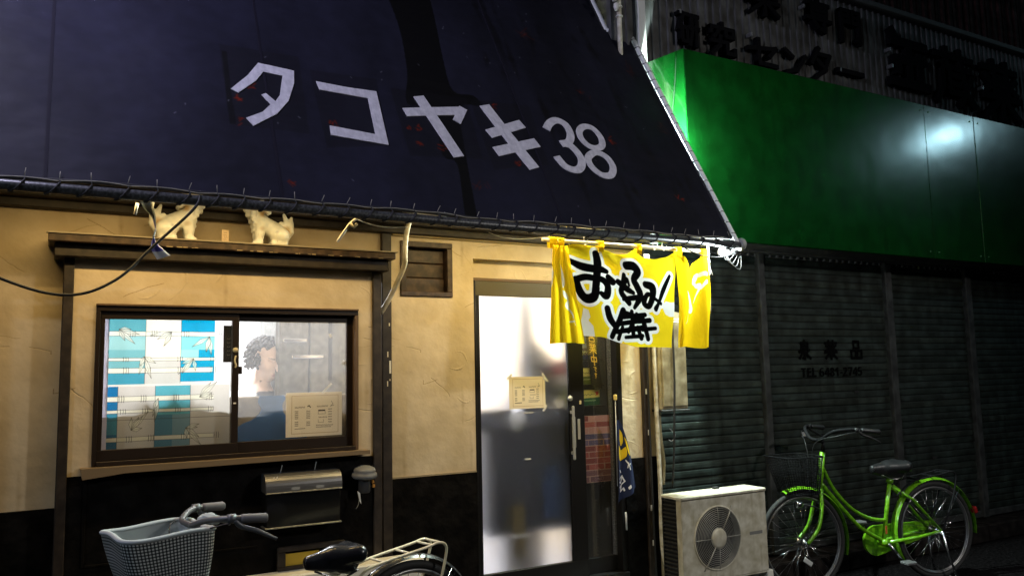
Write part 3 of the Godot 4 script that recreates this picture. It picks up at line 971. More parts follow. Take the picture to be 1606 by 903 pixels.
# ---------------------------------------------------------------- the shuttered shop next door
const GLYPH := {
	"ken": [[[0.05, 0.1], [0.45, 0.1]], [[0.25, 0.1], [0.06, 0.55]], [[0.16, 0.5], [0.42, 0.5], [0.42, 0.9], [0.16, 0.9], [0.16, 0.52]], [[0.55, 0.12], [0.98, 0.12]], [[0.5, 0.48], [1.0, 0.48]], [[0.66, 0.12], [0.66, 0.6], [0.54, 0.97]], [[0.87, 0.12], [0.87, 0.97]]],
	"kyu": [[[0.5, 0.0], [0.5, 0.12]], [[0.08, 0.3], [0.08, 0.15], [0.92, 0.15], [0.92, 0.3]], [[0.38, 0.2], [0.18, 0.44]], [[0.62, 0.2], [0.64, 0.38], [0.9, 0.38]], [[0.1, 0.58], [0.65, 0.58], [0.65, 0.9], [0.95, 0.9], [0.95, 0.76]], [[0.4, 0.42], [0.36, 0.7], [0.08, 0.98]]],
	"se": [[[0.05, 0.42], [0.92, 0.28], [0.72, 0.56]], [[0.36, 0.08], [0.36, 0.86], [0.92, 0.86]]],
	"n": [[[0.1, 0.15], [0.38, 0.33]], [[0.12, 0.88], [0.55, 0.75], [0.92, 0.25]]],
	"ta": [[[0.4, 0.02], [0.08, 0.5]], [[0.34, 0.2], [0.88, 0.2], [0.62, 0.7], [0.2, 0.98]], [[0.32, 0.42], [0.68, 0.66]]],
	"bou": [[[0.04, 0.5], [0.96, 0.5]]],
	"sen": [[[0.1, 0.1], [0.9, 0.1]], [[0.5, 0.0], [0.5, 0.5]], [[0.2, 0.2], [0.8, 0.2], [0.8, 0.48], [0.2, 0.48], [0.2, 0.22]], [[0.2, 0.34], [0.8, 0.34]], [[0.04, 0.62], [0.96, 0.62]], [[0.7, 0.54], [0.7, 0.97], [0.55, 0.92]], [[0.28, 0.72], [0.42, 0.86]]],
	"mon": [[[0.1, 1.0], [0.1, 0.04], [0.42, 0.04], [0.42, 0.4], [0.12, 0.4]], [[0.12, 0.22], [0.42, 0.22]], [[0.9, 0.98], [0.9, 0.04], [0.58, 0.04], [0.58, 0.4], [0.88, 0.4]], [[0.58, 0.22], [0.88, 0.22]], [[0.9, 0.96], [0.76, 0.92]]],
	"yaku": [[[0.05, 0.12], [0.95, 0.12]], [[0.32, 0.0], [0.32, 0.22]], [[0.68, 0.0], [0.68, 0.22]], [[0.36, 0.28], [0.64, 0.28], [0.64, 0.52], [0.36, 0.52], [0.36, 0.3]], [[0.36, 0.4], [0.64, 0.4]], [[0.12, 0.28], [0.28, 0.37]], [[0.1, 0.53], [0.28, 0.45]], [[0.88, 0.28], [0.72, 0.37]], [[0.72, 0.45], [0.9, 0.53]], [[0.04, 0.63], [0.96, 0.63]], [[0.5, 0.54], [0.5, 1.0]], [[0.45, 0.66], [0.08, 0.96]], [[0.55, 0.66], [0.94, 0.96]]],
	"izumi": [[[0.5, 0.0], [0.42, 0.1]], [[0.25, 0.12], [0.75, 0.12], [0.75, 0.44], [0.25, 0.44], [0.25, 0.14]], [[0.25, 0.28], [0.75, 0.28]], [[0.5, 0.5], [0.5, 0.98], [0.4, 0.94]], [[0.1, 0.6], [0.38, 0.6], [0.1, 0.95]], [[0.86, 0.52], [0.62, 0.68]], [[0.54, 0.62], [0.95, 0.96]]],
	"hin": [[[0.28, 0.03], [0.72, 0.03], [0.72, 0.42], [0.28, 0.42], [0.28, 0.05]], [[0.06, 0.56], [0.44, 0.56], [0.44, 0.97], [0.06, 0.97], [0.06, 0.58]], [[0.56, 0.56], [0.94, 0.56], [0.94, 0.97], [0.56, 0.97], [0.56, 0.58]]],
	"big_a": [[[0.1, 0.02], [0.2, 0.16]], [[0.1, 0.18], [0.95, 0.18]], [[0.5, 0.18], [0.5, 0.9]], [[0.14, 0.52], [0.9, 0.44]], [[0.78, 0.4], [0.78, 0.88]], [[0.2, 0.5], [0.2, 0.7]], [[0.04, 0.92], [0.98, 0.92]]],
	"big_b": [[[0.05, 0.14], [0.95, 0.14]], [[0.32, 0.02], [0.32, 0.26]], [[0.66, 0.02], [0.66, 0.26]], [[0.2, 0.3], [0.2, 0.7], [0.06, 0.97]], [[0.2, 0.34], [0.9, 0.34]], [[0.36, 0.46], [0.36, 0.8]], [[0.36, 0.48], [0.6, 0.48]], [[0.36, 0.64], [0.6, 0.64]], [[0.36, 0.8], [0.6, 0.8]], [[0.68, 0.28], [0.76, 0.75], [0.96, 0.96]], [[0.9, 0.5], [0.62, 0.97]]],
	"big_c": [[[0.05, 0.12], [0.95, 0.12]], [[0.32, 0.0], [0.32, 0.22]], [[0.68, 0.0], [0.68, 0.22]], [[0.3, 0.28], [0.7, 0.28], [0.7, 0.52], [0.3, 0.52], [0.3, 0.3]], [[0.3, 0.4], [0.7, 0.4]], [[0.08, 0.28], [0.2, 0.37]], [[0.06, 0.53], [0.2, 0.45]], [[0.92, 0.28], [0.8, 0.37]], [[0.8, 0.45], [0.94, 0.53]], [[0.04, 0.63], [0.96, 0.63]], [[0.5, 0.54], [0.5, 1.0]], [[0.45, 0.66], [0.06, 0.96]], [[0.55, 0.66], [0.96, 0.96]]],
	"ei": [[[0.2, 0.0], [0.27, 0.12]], [[0.48, 0.0], [0.52, 0.12]], [[0.8, 0.0], [0.72, 0.12]], [[0.08, 0.3], [0.08, 0.18], [0.92, 0.18], [0.92, 0.3]], [[0.28, 0.3], [0.72, 0.3], [0.72, 0.5], [0.28, 0.5], [0.28, 0.32]], [[0.15, 0.62], [0.85, 0.62], [0.85, 0.98], [0.15, 0.98], [0.15, 0.64]], [[0.5, 0.5], [0.44, 0.6]]],
	"gyo": [[[0.38, 0.0], [0.38, 0.2]], [[0.62, 0.0], [0.62, 0.2]], [[0.16, 0.04], [0.26, 0.18]], [[0.84, 0.04], [0.74, 0.18]], [[0.06, 0.23], [0.94, 0.23]], [[0.3, 0.27], [0.36, 0.36]], [[0.7, 0.27], [0.64, 0.36]], [[0.12, 0.41], [0.88, 0.41]], [[0.18, 0.55], [0.82, 0.55]], [[0.04, 0.69], [0.96, 0.69]], [[0.5, 0.41], [0.5, 1.0]], [[0.45, 0.72], [0.06, 0.96]], [[0.55, 0.72], [0.96, 0.96]]],
	"chu": [[[0.12, 0.25], [0.88, 0.25], [0.88, 0.65], [0.12, 0.65], [0.12, 0.27]], [[0.5, 0.0], [0.5, 1.0]]],
	"de": [[[0.1, 0.18], [0.85, 0.12], [0.5, 0.38], [0.44, 0.66], [0.6, 0.9], [0.8, 0.94]], [[0.75, 0.38], [0.8, 0.46]], [[0.88, 0.32], [0.93, 0.4]]],
	"su": [[[0.06, 0.22], [0.94, 0.2]], [[0.56, 0.0], [0.56, 0.5], [0.44, 0.6], [0.34, 0.5], [0.44, 0.4], [0.56, 0.5], [0.52, 0.78], [0.36, 0.98]]],
}

func neighbour() -> void:
	var t := thing("shuttered_shop", "dark two storey shop with grey roller shutters and black sign letters on ribbed cladding", "building")
	var clad := mat("cladding", Color(0.13, 0.133, 0.138), 0.75, 0.0, 0.25)
	clad.albedo_texture = streak_tex(Color(0.58, 0.56, 0.54), Color(1, 1, 1), 31)
	triplanar(clad, 0.35)
	# ribbed cladding
	var poly := PackedVector2Array()
	var x := 3.40
	while x < 11.0:
		for q in [[0.0, 0.0], [0.048, 0.0], [0.054, 0.014], [0.072, 0.014]]:
			poly.append(Vector2(x + q[0], q[1]))
		x += 0.078
	poly.append(Vector2(x, -0.05))
	poly.append(Vector2(3.40, -0.05))
	var st := begin(false)
	# prism runs along its own z; turned so that z is up and y is towards the street
	prism(st, poly, 2.35, Transform3D(Basis(Vector3(1, 0, 0), Vector3(0, 0, 1), Vector3(0, 1, 0)), Vector3(0, 2.38, -0.215)))
	done("cladding", st, clad, t)
	slab("rear_wall", Vector3(3.5, 0.0, -4.0), Vector3(11.0, 5.6, -0.30), mat("dark wall", Color(0.06, 0.06, 0.06), 0.9), t)
	slab("corner_trim", Vector3(3.612, 2.4, -0.20), Vector3(3.682, 4.73, -0.165), mat("pale trim", Color(0.66, 0.67, 0.64), 0.5), t, 0.004)
	slab("lintel", Vector3(3.46, 2.40, -0.30), Vector3(11.0, 2.56, -0.14), mat("dark wall"), t)
	# cornice and louvres above
	slab("cornice", Vector3(3.40, 4.70, -0.30), Vector3(11.0, 4.745, -0.12), mat("pale clad", Color(0.06, 0.06, 0.06), 0.8), t, 0.004)
	slab("louvre_back", Vector3(3.40, 4.745, -0.45), Vector3(11.0, 5.6, -0.32), mat("dark wall"), t)
	var lm := mat("louvre red", Color(0.07, 0.035, 0.033), 0.8, 0.0, 0.2)
	lm.albedo_texture = noise_tex(0.02, 4, Color(0.4, 0.4, 0.4), Color(1, 1, 1), 32)
	triplanar(lm, 0.7)
	var lb := BoxMesh.new()
	lb.size = Vector3(0.075, 0.80, 0.03)
	for i in 62:
		var o := mi("louvre_slat", lb, lm, t)
		o.position = Vector3(4.9 + i * 0.098, 5.15, -0.29 + 0.012 * sin(i * 2.1))
		o.rotation.y = 0.25 + 0.1 * sin(i * 1.7)
	# white service pipes beside the trim
	st = begin()
	tube(st, [Vector3(3.43, 3.2, -0.155), Vector3(3.43, 4.0, -0.155), Vector3(3.435, 4.7, -0.155)], 0.017, 10)
	done("service_pipe", st, mat("old white plastic"), t)
	st = begin()
	for y in [4.03, 4.10, 4.22]:
		st = begin()
		ring(st, Vector3(3.43, y, -0.155), 0.019, 0.007, Vector3(0, 1, 0), 14, 6)
		done("pipe_collar", st, mat("glazed white", Color(0.75, 0.74, 0.70), 0.3), t)
	st = begin()
	lathe(st, [Vector2(0, 0.03), Vector2(0.022, 0.02), Vector2(0.025, 0), Vector2(0.015, -0.03), Vector2(0, -0.03)], Transform3D(Basis.IDENTITY, Vector3(3.385, 4.16, -0.145)), 14)
	done("insulator", st, mat("glazed white"), t)
	st = begin()
	lathe(st, [Vector2(0, 0.03), Vector2(0.018, 0.02), Vector2(0.02, 0), Vector2(0.012, -0.03), Vector2(0, -0.03)], Transform3D(Basis.IDENTITY, Vector3(3.395, 4.09, -0.14)), 14)
	done("insulator", st, mat("glazed white", Color(0.75, 0.74, 0.70), 0.3), t)
	# roller shutters
	var wear := [Color(1, 1, 1), Color(0.86, 0.90, 0.86), Color(1.12, 1.08, 1.0)]
	var sm := mat("shutter grey", Color(0.034, 0.047, 0.044), 0.7, 0.0, 0.3)
	sm.albedo_texture = streak_tex(Color(0.50, 0.47, 0.43), Color(1, 1, 1), 33)
	triplanar(sm, 0.5)
	var slat_mats := [sm]
	for i in [1, 2]:
		var v: StandardMaterial3D = sm.duplicate()
		v.resource_name = "shutter grey %d" % i
		v.albedo_color = (Color(0.034, 0.047, 0.044) * wear[i]).linear_to_srgb()
		slat_mats.append(v)
	var post := mat("shutter post grey", Color(0.058, 0.060, 0.060), 0.6, 0.0, 0.3)
	post.albedo_texture = noise_tex(0.02, 5, Color(0.65, 0.65, 0.65), Color(1, 1, 1), 34)
	triplanar(post, 0.6)
	var bays := [[3.53, 4.70], [4.765, 6.21], [6.295, 7.37], [7.455, 8.80], [8.88, 10.4]]
	for b in bays:
		var sh := Node3D.new()
		sh.name = "shutter"
		while t.has_node(NodePath(sh.name)):
			sh.name = "shutter_%03d" % (bays.find(b))
		t.add_child(sh)
		var w: float = b[1] - b[0]
		var ss := begin(false)
		var prof := PackedVector2Array([Vector2(0, 0), Vector2(0.006, 0.001), Vector2(0.0095, 0.008), Vector2(0.0105, 0.028), Vector2(0.0085, 0.046), Vector2(0.003, 0.0520), Vector2(0, 0.0515)])
		prism(ss, prof, w, Transform3D(Basis(Vector3(0, 0, 1), Vector3(0, 1, 0), Vector3(1, 0, 0)), Vector3.ZERO))
		ss.generate_normals()
		var sme := ss.commit()
		for i in 40:
			var kind: int = (i * 7 + int(b[0] * 3.0) + (i / 5)) % 3
			var o := mi("slat", sme, slat_mats[kind], sh)
			o.position = Vector3(b[0], 0.20 + 0.056 * i, -0.222 + 0.0016 * sin(i * 2.3 + b[0]))
			o.rotation.x = 0.02 * sin(i * 1.7 + b[0] * 2.0)
		slab("bottom_rail", Vector3(b[0], 0.142, -0.226), Vector3(b[1], 0.198, -0.196), post, sh, 0.004)
		slab("backing", Vector3(b[0], 0.142, -0.30), Vector3(b[1], 2.44, -0.2225), mat("shutter gap", Color(0.01, 0.01, 0.01), 0.9), sh)
	for p in [[3.45, 3.53], [4.70, 4.765], [6.21, 6.295], [7.37, 7.455], [8.80, 8.88]]:
		slab("shutter_post", Vector3(p[0], 0.14, -0.28), Vector3(p[1], 2.45, -0.175), post, t, 0.006)
	for p in [[5.62, 0.74], [6.72, 0.70], [5.25, 0.62], [5.75, 1.30]]:
		slab("finger_pull", Vector3(p[0], p[1], -0.2085), Vector3(p[0] + 0.06, p[1] + 0.022, -0.2055), mat("shutter gap"), t)
	slab("sticker", Vector3(5.10, 0.985, -0.208), Vector3(5.16, 1.02, -0.2055), mat("grey sticker", Color(0.3, 0.31, 0.32), 0.6), t)
	# lettering on the shutter
	var ink := mat("shutter ink", Color(0.003, 0.003, 0.003), 0.9, 0.0, 0.1)
	var at := 5.115
	for g in ["izumi", "yaku", "hin"]:
		st = begin(false)
		var nth := 0
		for q in stroke_polys(GLYPH[g], 0.019, Vector2(at, 1.73), Vector2(0.145, 0.145)):
			nth += 1
			prism(st, q, 0.002 + 0.00015 * nth, Transform3D(Basis.IDENTITY, Vector3(0, 0, -0.2065 + 0.0002)))
		done("kanji", st, ink, t)
		at += 0.31
	var tm := TextMesh.new()
	tm.text = "TEL 6481-2745"
	var sf := SystemFont.new()
	sf.font_names = PackedStringArray(["Droid Sans"])
	sf.font_weight = 700
	tm.font = sf
	tm.font_size = 32
	tm.pixel_size = 0.0034
	tm.depth = 0.002
	var tx := mi("telephone_number", tm, ink, t)
	tx.position = Vector3(5.50, 1.478, -0.2053)
	tx.scale = Vector3(1.02, 0.92, 1)
	# black raised letters on the cladding: [glyph, x0, y1, width, height, stroke]
	var lk := mat("black sign letter", Color(0.006, 0.006, 0.007), 0.9, 0.0, 0.1)
	for g in [["ken", 3.975, 4.20, 0.19, 0.27, 0.030], ["kyu", 4.28, 4.17, 0.27, 0.26, 0.032], ["se", 4.68, 4.14, 0.34, 0.25, 0.036], ["n", 5.08, 4.13, 0.28, 0.25, 0.036], ["ta", 5.40, 4.18, 0.27, 0.27, 0.036], ["bou", 5.74, 4.16, 0.33, 0.25, 0.042],
			["yaku", 4.72, 4.64, 0.34, 0.30, 0.034], ["sen", 5.38, 4.60, 0.31, 0.27, 0.034], ["mon", 5.80, 4.60, 0.28, 0.29, 0.034], ["big_a", 6.46, 4.54, 0.54, 0.52, 0.085], ["big_b", 7.10, 4.52, 0.64, 0.54, 0.062], ["big_c", 7.88, 4.52, 0.62, 0.58, 0.066]]:
		st = begin(false)
		var nth := 0
		for q in stroke_polys(GLYPH[g[0]], g[5], Vector2(g[1], g[2]), Vector2(g[3], g[4])):
			nth += 1
			prism(st, q, 0.045 + 0.0006 * nth, Transform3D(Basis.IDENTITY, Vector3(0, 0, -0.185)))
		done("sign_letter", st, lk, t)
	# small letter brackets that catch the light
	for p in [[3.985, 4.165], [4.72, 4.13], [6.45, 4.33], [6.47, 4.18], [7.86, 4.20], [5.35, 4.50], [5.76, 4.02]]:
		slab("bracket", Vector3(p[0], p[1], -0.2), Vector3(p[0] + 0.02, p[1] + 0.035, -0.138), mat("galvanised"), t, 0.003)
	# glossy green signboard
	var s := thing("green_signboard", "long blank glossy green signboard over the roller shutters", "signboard")
	var gm := mat("glossy green", Color(0.0015, 0.044, 0.005), 0.15, 0.0, 0.5)
	var dents := FastNoiseLite.new()
	dents.seed = 71
	dents.frequency = 0.006
	dents.fractal_octaves = 3
	gm.heightmap_enabled = true
	gm.heightmap_texture = ImageTexture.create_from_image(dents.get_seamless_image(512, 512))
	gm.heightmap_scale = 0.10
	gm.albedo_texture = streak_tex(Color(0.76, 0.79, 0.74), Color(1, 1, 1), 72)
	gm.roughness_texture = noise_tex(0.010, 5, Color(0.92, 0.92, 0.92), Color(1, 1, 1), 73)
	gm.roughness = 0.185
	triplanar(gm, 0.45)
	var xs := [3.742, 6.43, 7.15, 10.9]
	for i in 3:
		slab("front_panel", Vector3(xs[i], 2.405, 0.11), Vector3(xs[i + 1] - 0.004, 3.738, 0.15 - 0.0015 * (i % 2)), gm, s, 0.004)
	var bolt := SphereMesh.new()
	bolt.radius = 0.009
	bolt.height = 0.012
	bolt.radial_segments = 10
	bolt.rings = 5
	for bx in [6.37, 6.49, 7.09, 7.21, 8.4]:
		for by in [2.46, 3.68]:
			mi("bolt", bolt, mat("dull bolt", Color(0.004, 0.03, 0.006), 0.8), s).position = Vector3(bx, by, 0.149)
	st = begin(false)
	prism(st, PackedVector2Array([Vector2(3.740, 0.148), Vector2(3.676, -0.20), Vector2(3.70, -0.20), Vector2(3.76, 0.11)]), 1.335, Transform3D(Basis(Vector3(1, 0, 0), Vector3(0, 0, 1), Vector3(0, 1, 0)), Vector3(0, 2.403, 0)))
	done("side_panel", st, gm, s)
	slab("underside", Vector3(3.77, 2.41, -0.2), Vector3(10.9, 2.43, 0.11), mat("dark wall"), s)
	slab("top_cover", Vector3(3.76, 3.70, -0.2), Vector3(10.9, 3.72, 0.11), gm, s)
	st = begin()
	tube(st, smooth_path([Vector3(3.728, 3.73, 0.09), Vector3(3.720, 3.45, 0.06), Vector3(3.705, 3.1, 0.0)], 4), 0.003, 5)
	done("wire", st, mat("black rubber"), s)

# ---------------------------------------------------------------- awning
const SLOPE := 60.745
const SIZE := 0.9726   # metres per unit of the cloth pattern
const EAVE := Vector3(0, 2.2625, 0.70)

func cloth_bump(x: float, s: float) -> float:
	return -0.012 * absf(sin((x + 0.62) * 2.8)) * (0.4 + 0.6 * sin(clampf(s, 0.0, 2.6) * 1.2)) + 0.008 * sin(x * 2.3 + s * 0.8) * sin(s * 1.9 + 0.4) + 0.004 * sin(x * 5.1 + 1.0 + s * 2.0) + 0.003 * sin(x * 9.0 - s * 3.0) * exp(-s * 0.9)

func on_awning(x: float, s: float, off := 0.0) -> Vector3:
	var a := deg_to_rad(SLOPE)
	return Vector3(x * SIZE, EAVE.y + s * SIZE * sin(a), EAVE.z - s * SIZE * cos(a)) + Vector3(0, cos(a), sin(a)) * (off + cloth_bump(x, s))

func awning_letter(t: Node3D, polys: Array, m: Material) -> void:
	var st := begin(false)
	for poly in polys:
		var idx := Geometry2D.triangulate_polygon(poly)
		var nrm := Vector3(0, cos(deg_to_rad(SLOPE)), sin(deg_to_rad(SLOPE)))
		for i in range(0, idx.size(), 3):
			tri(st, on_awning(poly[idx[i]].x, poly[idx[i]].y, 0.0042), on_awning(poly[idx[i + 1]].x, poly[idx[i + 1]].y, 0.0042), on_awning(poly[idx[i + 2]].x, poly[idx[i + 2]].y, 0.0042), nrm)
		var cw := Geometry2D.is_polygon_clockwise(poly)
		for i in poly.size():
			var a: Vector2 = poly[i]
			var b: Vector2 = poly[(i + 1) % poly.size()]
			var o := Vector2(b.y - a.y, a.x - b.x) * (-1.0 if cw else 1.0)
			quad(st, on_awning(a.x, a.y, -0.001), on_awning(b.x, b.y, -0.001), on_awning(b.x, b.y, 0.0042), on_awning(a.x, a.y, 0.0042), Vector3(o.x, o.y * 0.87, -o.y * 0.49))
	done("letter", st, m, t)

func line_polys(strokes: Array) -> Array:
	# [points, width] -> polygons
	var out := []
	for s in strokes:
		var line := PackedVector2Array()
		for p in s[0]:
			line.append(Vector2(p[0], p[1]))
		var pp := Geometry2D.offset_polyline(line, s[1] / 2.0, Geometry2D.JOIN_MITER, Geometry2D.END_BUTT)
		out.append_array(pp)
	return out

func merged(polys: Array) -> Array:
	# joins overlapping strokes, so that no two faces lie in one plane
	var rest := polys.duplicate()
	var again := true
	while again:
		again = false
		for i in rest.size():
			for j in range(i + 1, rest.size()):
				var r := Geometry2D.merge_polygons(rest[i], rest[j])
				var holes := r.filter(func(p): return Geometry2D.is_polygon_clockwise(p))
				if r.size() == 1 and holes.is_empty():
					rest.remove_at(j)
					rest[i] = r[0]
					again = true
					break
			if again:
				break
	return rest

func loop_band(pts: Array, width: float) -> Array:
	# a closed band as quads
	var out := []
	var n := pts.size() - 1
	var c := Vector2.ZERO
	for i in n:
		c += Vector2(pts[i][0], pts[i][1]) / n
	var sm := []
	for i in n:
		var p0 := Vector2(pts[(i - 1 + n) % n][0], pts[(i - 1 + n) % n][1])
		var p1 := Vector2(pts[i][0], pts[i][1])
		var p2 := Vector2(pts[(i + 1) % n][0], pts[(i + 1) % n][1])
		var p3 := Vector2(pts[(i + 2) % n][0], pts[(i + 2) % n][1])
		for k in 4:
			sm.append(p1.cubic_interpolate(p2, p0, p3, k / 4.0))
	for i in sm.size():
		var a: Vector2 = sm[i]
		var b: Vector2 = sm[(i + 1) % sm.size()]
		var da := (a - c).normalized() * width / 2.0
		var db := (b - c).normalized() * width / 2.0
		out.append(PackedVector2Array([a - da, b - db, b + db, a + da]))
	return out

func smooth2(pts: Array, per := 4) -> Array:
	var v := []
	for p in pts:
		v.append(Vector3(p[0], p[1], 0))
	var out := []
	for p in smooth_path(v, per):
		out.append([p.x, p.y])
	return out

func awning() -> void:
	var t := thing("awning", "big sloping navy black canvas awning lettered in pale grey tape above the shop", "awning")
	# printed stains, patches and scorch marks of the canvas: 256 px per metre, x from -1.7, s from 0
	var W := 1340
	var H := 640
	var k := 240.0
	var im := canvas(W, H, Color(0.20, 0.195, 0.26))
	var n := FastNoiseLite.new()
	n.seed = 41
	n.frequency = 0.006
	n.fractal_octaves = 5
	var n2 := FastNoiseLite.new()
	n2.seed = 42
	n2.frequency = 0.02
	n2.fractal_octaves = 3
	for y in H:
		for x in W:
			var v := 1.0 + 0.28 * n.get_noise_2d(x, y * 0.45) + 0.10 * n2.get_noise_2d(x * 2.0, y * 2.0)
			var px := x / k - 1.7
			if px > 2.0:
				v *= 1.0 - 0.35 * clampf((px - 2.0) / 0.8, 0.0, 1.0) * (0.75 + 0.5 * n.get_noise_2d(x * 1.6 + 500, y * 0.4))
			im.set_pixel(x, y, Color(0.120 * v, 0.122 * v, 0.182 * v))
	var to := func(p: Array) -> Array: return [(p[0] + 1.7) * k, H - p[1] * k]
	var put := func(pts: Array, c: Color) -> void:
		var q := []
		for p in pts:
			q.append(to.call(p))
		fill_poly(im, q, c)
	var run := func(pts: Array, w, c: Color, soft: float) -> void:
		var q := []
		for p in pts:
			q.append(to.call(p))
		paint(im, q, w, c, soft)
	# the long black run down the cloth
	put.call(smooth2([[1.74, 2.66], [2.06, 2.66], [2.038, 1.870], [1.992, 1.296], [1.994, 1.029], [2.124, 1.015], [2.153, 0.934], [2.007, 0.883], [1.940, 0.433], [1.890, 0.032], [1.825, 0.028], [1.876, 0.424], [1.801, 0.487], [1.822, 0.845], [1.670, 0.854], [1.725, 1.118], [1.751, 1.485], [1.733, 1.769]], 4), Color(0.035, 0.034, 0.04, 0.92))
	for p in [[0.691, 1.017, 1.073, 1.07], [1.15, 0.42, 1.50, 1.00], [1.60, 0.44, 2.05, 0.96], [2.10, 0.42, 2.48, 0.98]]:
		put.call([[p[0], p[1] if p[1] < 0.6 else 0.5], [p[0] - 0.01, p[3]], [p[2] + 0.02, p[3] + 0.02], [p[2], 0.5]], Color(0.085, 0.082, 0.105, 0.42))
	put.call([[0.69, 0.50], [0.69, 1.02], [0.715, 1.02], [0.72, 0.5]], Color(0.05, 0.05, 0.06, 0.6))
	for i in 60:
		var x := rng.randf_range(2.3, 3.66)
		var s := rng.randf_range(0.3, 2.2)
		var l := rng.randf_range(0.1, 0.5)
		run.call([[x, s], [x + rng.randf_range(-0.02, 0.02), s - l * 0.5], [x + rng.randf_range(-0.03, 0.03), s - l]], [2.0, rng.randf_range(3, 12), 1.0], Color(0.05, 0.045, 0.055, rng.randf_range(0.15, 0.5)), 6.0)
	# rust red scorch marks
	for p in [[0.738, 0.526, 0.04], [0.942, 0.152, 0.03], [1.207, 0.592, 0.045], [0.821, 0.793, 0.03], [0.751, 0.692, 0.03], [1.699, 0.671, 0.03], [1.679, 0.543, 0.03], [1.820, 0.538, 0.045], [2.281, 0.500, 0.04], [3.518, 1.597, 0.14], [3.551, 1.028, 0.12], [1.988, 0.264, 0.10], [3.043, 0.796, 0.05], [2.251, 0.951, 0.03], [2.70, 1.75, 0.12], [3.0, 1.2, 0.08], [3.40, 0.35, 0.05], [1.64, 0.66, 0.02]]:
		for i in 5:
			var c := Vector2(p[0] + rng.randf_range(-0.5, 0.5) * p[2], p[1] + rng.randf_range(-0.6, 0.6) * p[2])
			var e: Vector2 = Vector2(rng.randf_range(-1, 1), rng.randf_range(-1, 1)) * p[2] * 0.35
			run.call([[c.x - e.x, c.y - e.y], [c.x + e.x, c.y + e.y]], rng.randf_range(1.0, 2.6), Color(0.50, 0.13, 0.07, 0.7 if p[2] < 0.06 else 0.3), 2.0)
	for i in 40:
		var c := Vector2(rng.randf_range(0, 3.6), rng.randf_range(0.1, 2.0))
		run.call([[c.x, c.y], [c.x + rng.randf_range(-0.01, 0.01), c.y + 0.008]], 1.4, Color(0.5, 0.5, 0.55, 0.6), 1.0)
	for xx in [-0.058, 0.886]:
		run.call([[xx, 0.05], [xx + 0.003, 1.5], [xx, 2.6]], 1.4, Color(0.08, 0.08, 0.10, 0.4), 1.5)
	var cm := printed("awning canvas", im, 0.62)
	var weave := canvas(64, 64, Color(0.5, 0.5, 0.5))
	for y in 64:
		for x in 64:
			var v := 0.5 + 0.22 * sin(x * TAU / 8.0) * (1.0 if int(y / 4.0) % 2 == 0 else -1.0)
			weave.set_pixel(x, y, Color(v, v, v))
	cm.metallic_specular = 0.3
	var folds := FastNoiseLite.new()
	folds.seed = 47
	folds.frequency = 0.012
	folds.fractal_octaves = 4
	cm.heightmap_enabled = true
	cm.heightmap_texture = ImageTexture.create_from_image(folds.get_seamless_image(512, 512))
	cm.heightmap_scale = 1.2
	# main cloth with a step at the upper right
	var main := func(u: float, v: float) -> Vector3:
		var s := lerpf(2.0, 0.045, v)
		return on_awning(lerpf(-1.69, 3.672, u), s)
	var upper := func(u: float, v: float) -> Vector3:
		return on_awning(lerpf(-1.69, 3.46, u), lerpf(2.65, 2.0, v))
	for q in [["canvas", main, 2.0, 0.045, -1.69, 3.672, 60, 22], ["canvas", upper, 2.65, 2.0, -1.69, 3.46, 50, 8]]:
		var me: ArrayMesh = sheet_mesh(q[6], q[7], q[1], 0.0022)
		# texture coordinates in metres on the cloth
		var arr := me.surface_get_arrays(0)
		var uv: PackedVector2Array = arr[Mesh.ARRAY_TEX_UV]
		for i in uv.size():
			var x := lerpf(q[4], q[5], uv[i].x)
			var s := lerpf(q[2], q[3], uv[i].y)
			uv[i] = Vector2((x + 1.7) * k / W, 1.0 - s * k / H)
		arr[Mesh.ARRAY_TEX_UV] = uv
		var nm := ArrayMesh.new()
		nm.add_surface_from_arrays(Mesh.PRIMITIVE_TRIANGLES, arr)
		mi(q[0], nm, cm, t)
	# hem and seams
	var hem := mat("awning hem", Color(0.012, 0.012, 0.016), 0.7)
	var st := begin()
	var pts := []
	for i in 60:
		pts.append(on_awning(lerpf(-1.69, 3.67, i / 59.0), 0.047))
	tube(st, pts, 0.009, 8)
	done("hem", st, hem, t)
	st = begin()
	pts = []
	for i in 24:
		pts.append(on_awning(3.672, lerpf(0.05, 1.995, i / 23.0)))
	tube(st, pts, 0.007, 8)
	pts = [on_awning(3.672, 1.995), on_awning(3.56, 2.003), on_awning(3.46, 2.0), on_awning(3.46, 2.3), on_awning(3.46, 2.65)]
	tube(st, pts, 0.007, 8)
	done("hem", st, hem, t)
	for xx in [-0.058, 0.886, 2.42]:
		st = begin(false)
		for i in 20:
			var s0 := lerpf(0.06, 2.6, i / 20.0)
			var s1 := lerpf(0.06, 2.6, (i + 1) / 20.0)
			quad(st, on_awning(xx, s0, 0.0025), on_awning(xx + 0.012, s0, 0.0016), on_awning(xx + 0.012, s1, 0.0016), on_awning(xx, s1, 0.0025), Vector3(0, 0.5, 0.87))
			quad(st, on_awning(xx, s0, 0.0025), on_awning(xx, s1, 0.0025), on_awning(xx, s1, -0.001), on_awning(xx, s0, -0.001), Vector3(-1, 0, 0))
		done("seam", st, cm_plain(), t)
	# letters of pale tape
	var tape := mat("pale tape", Color(0.72, 0.71, 0.80), 0.6)
	tape.albedo_texture = streak_tex(Color(0.82, 0.82, 0.84), Color(1, 1, 1), 45)
	triplanar(tape, 2.0)
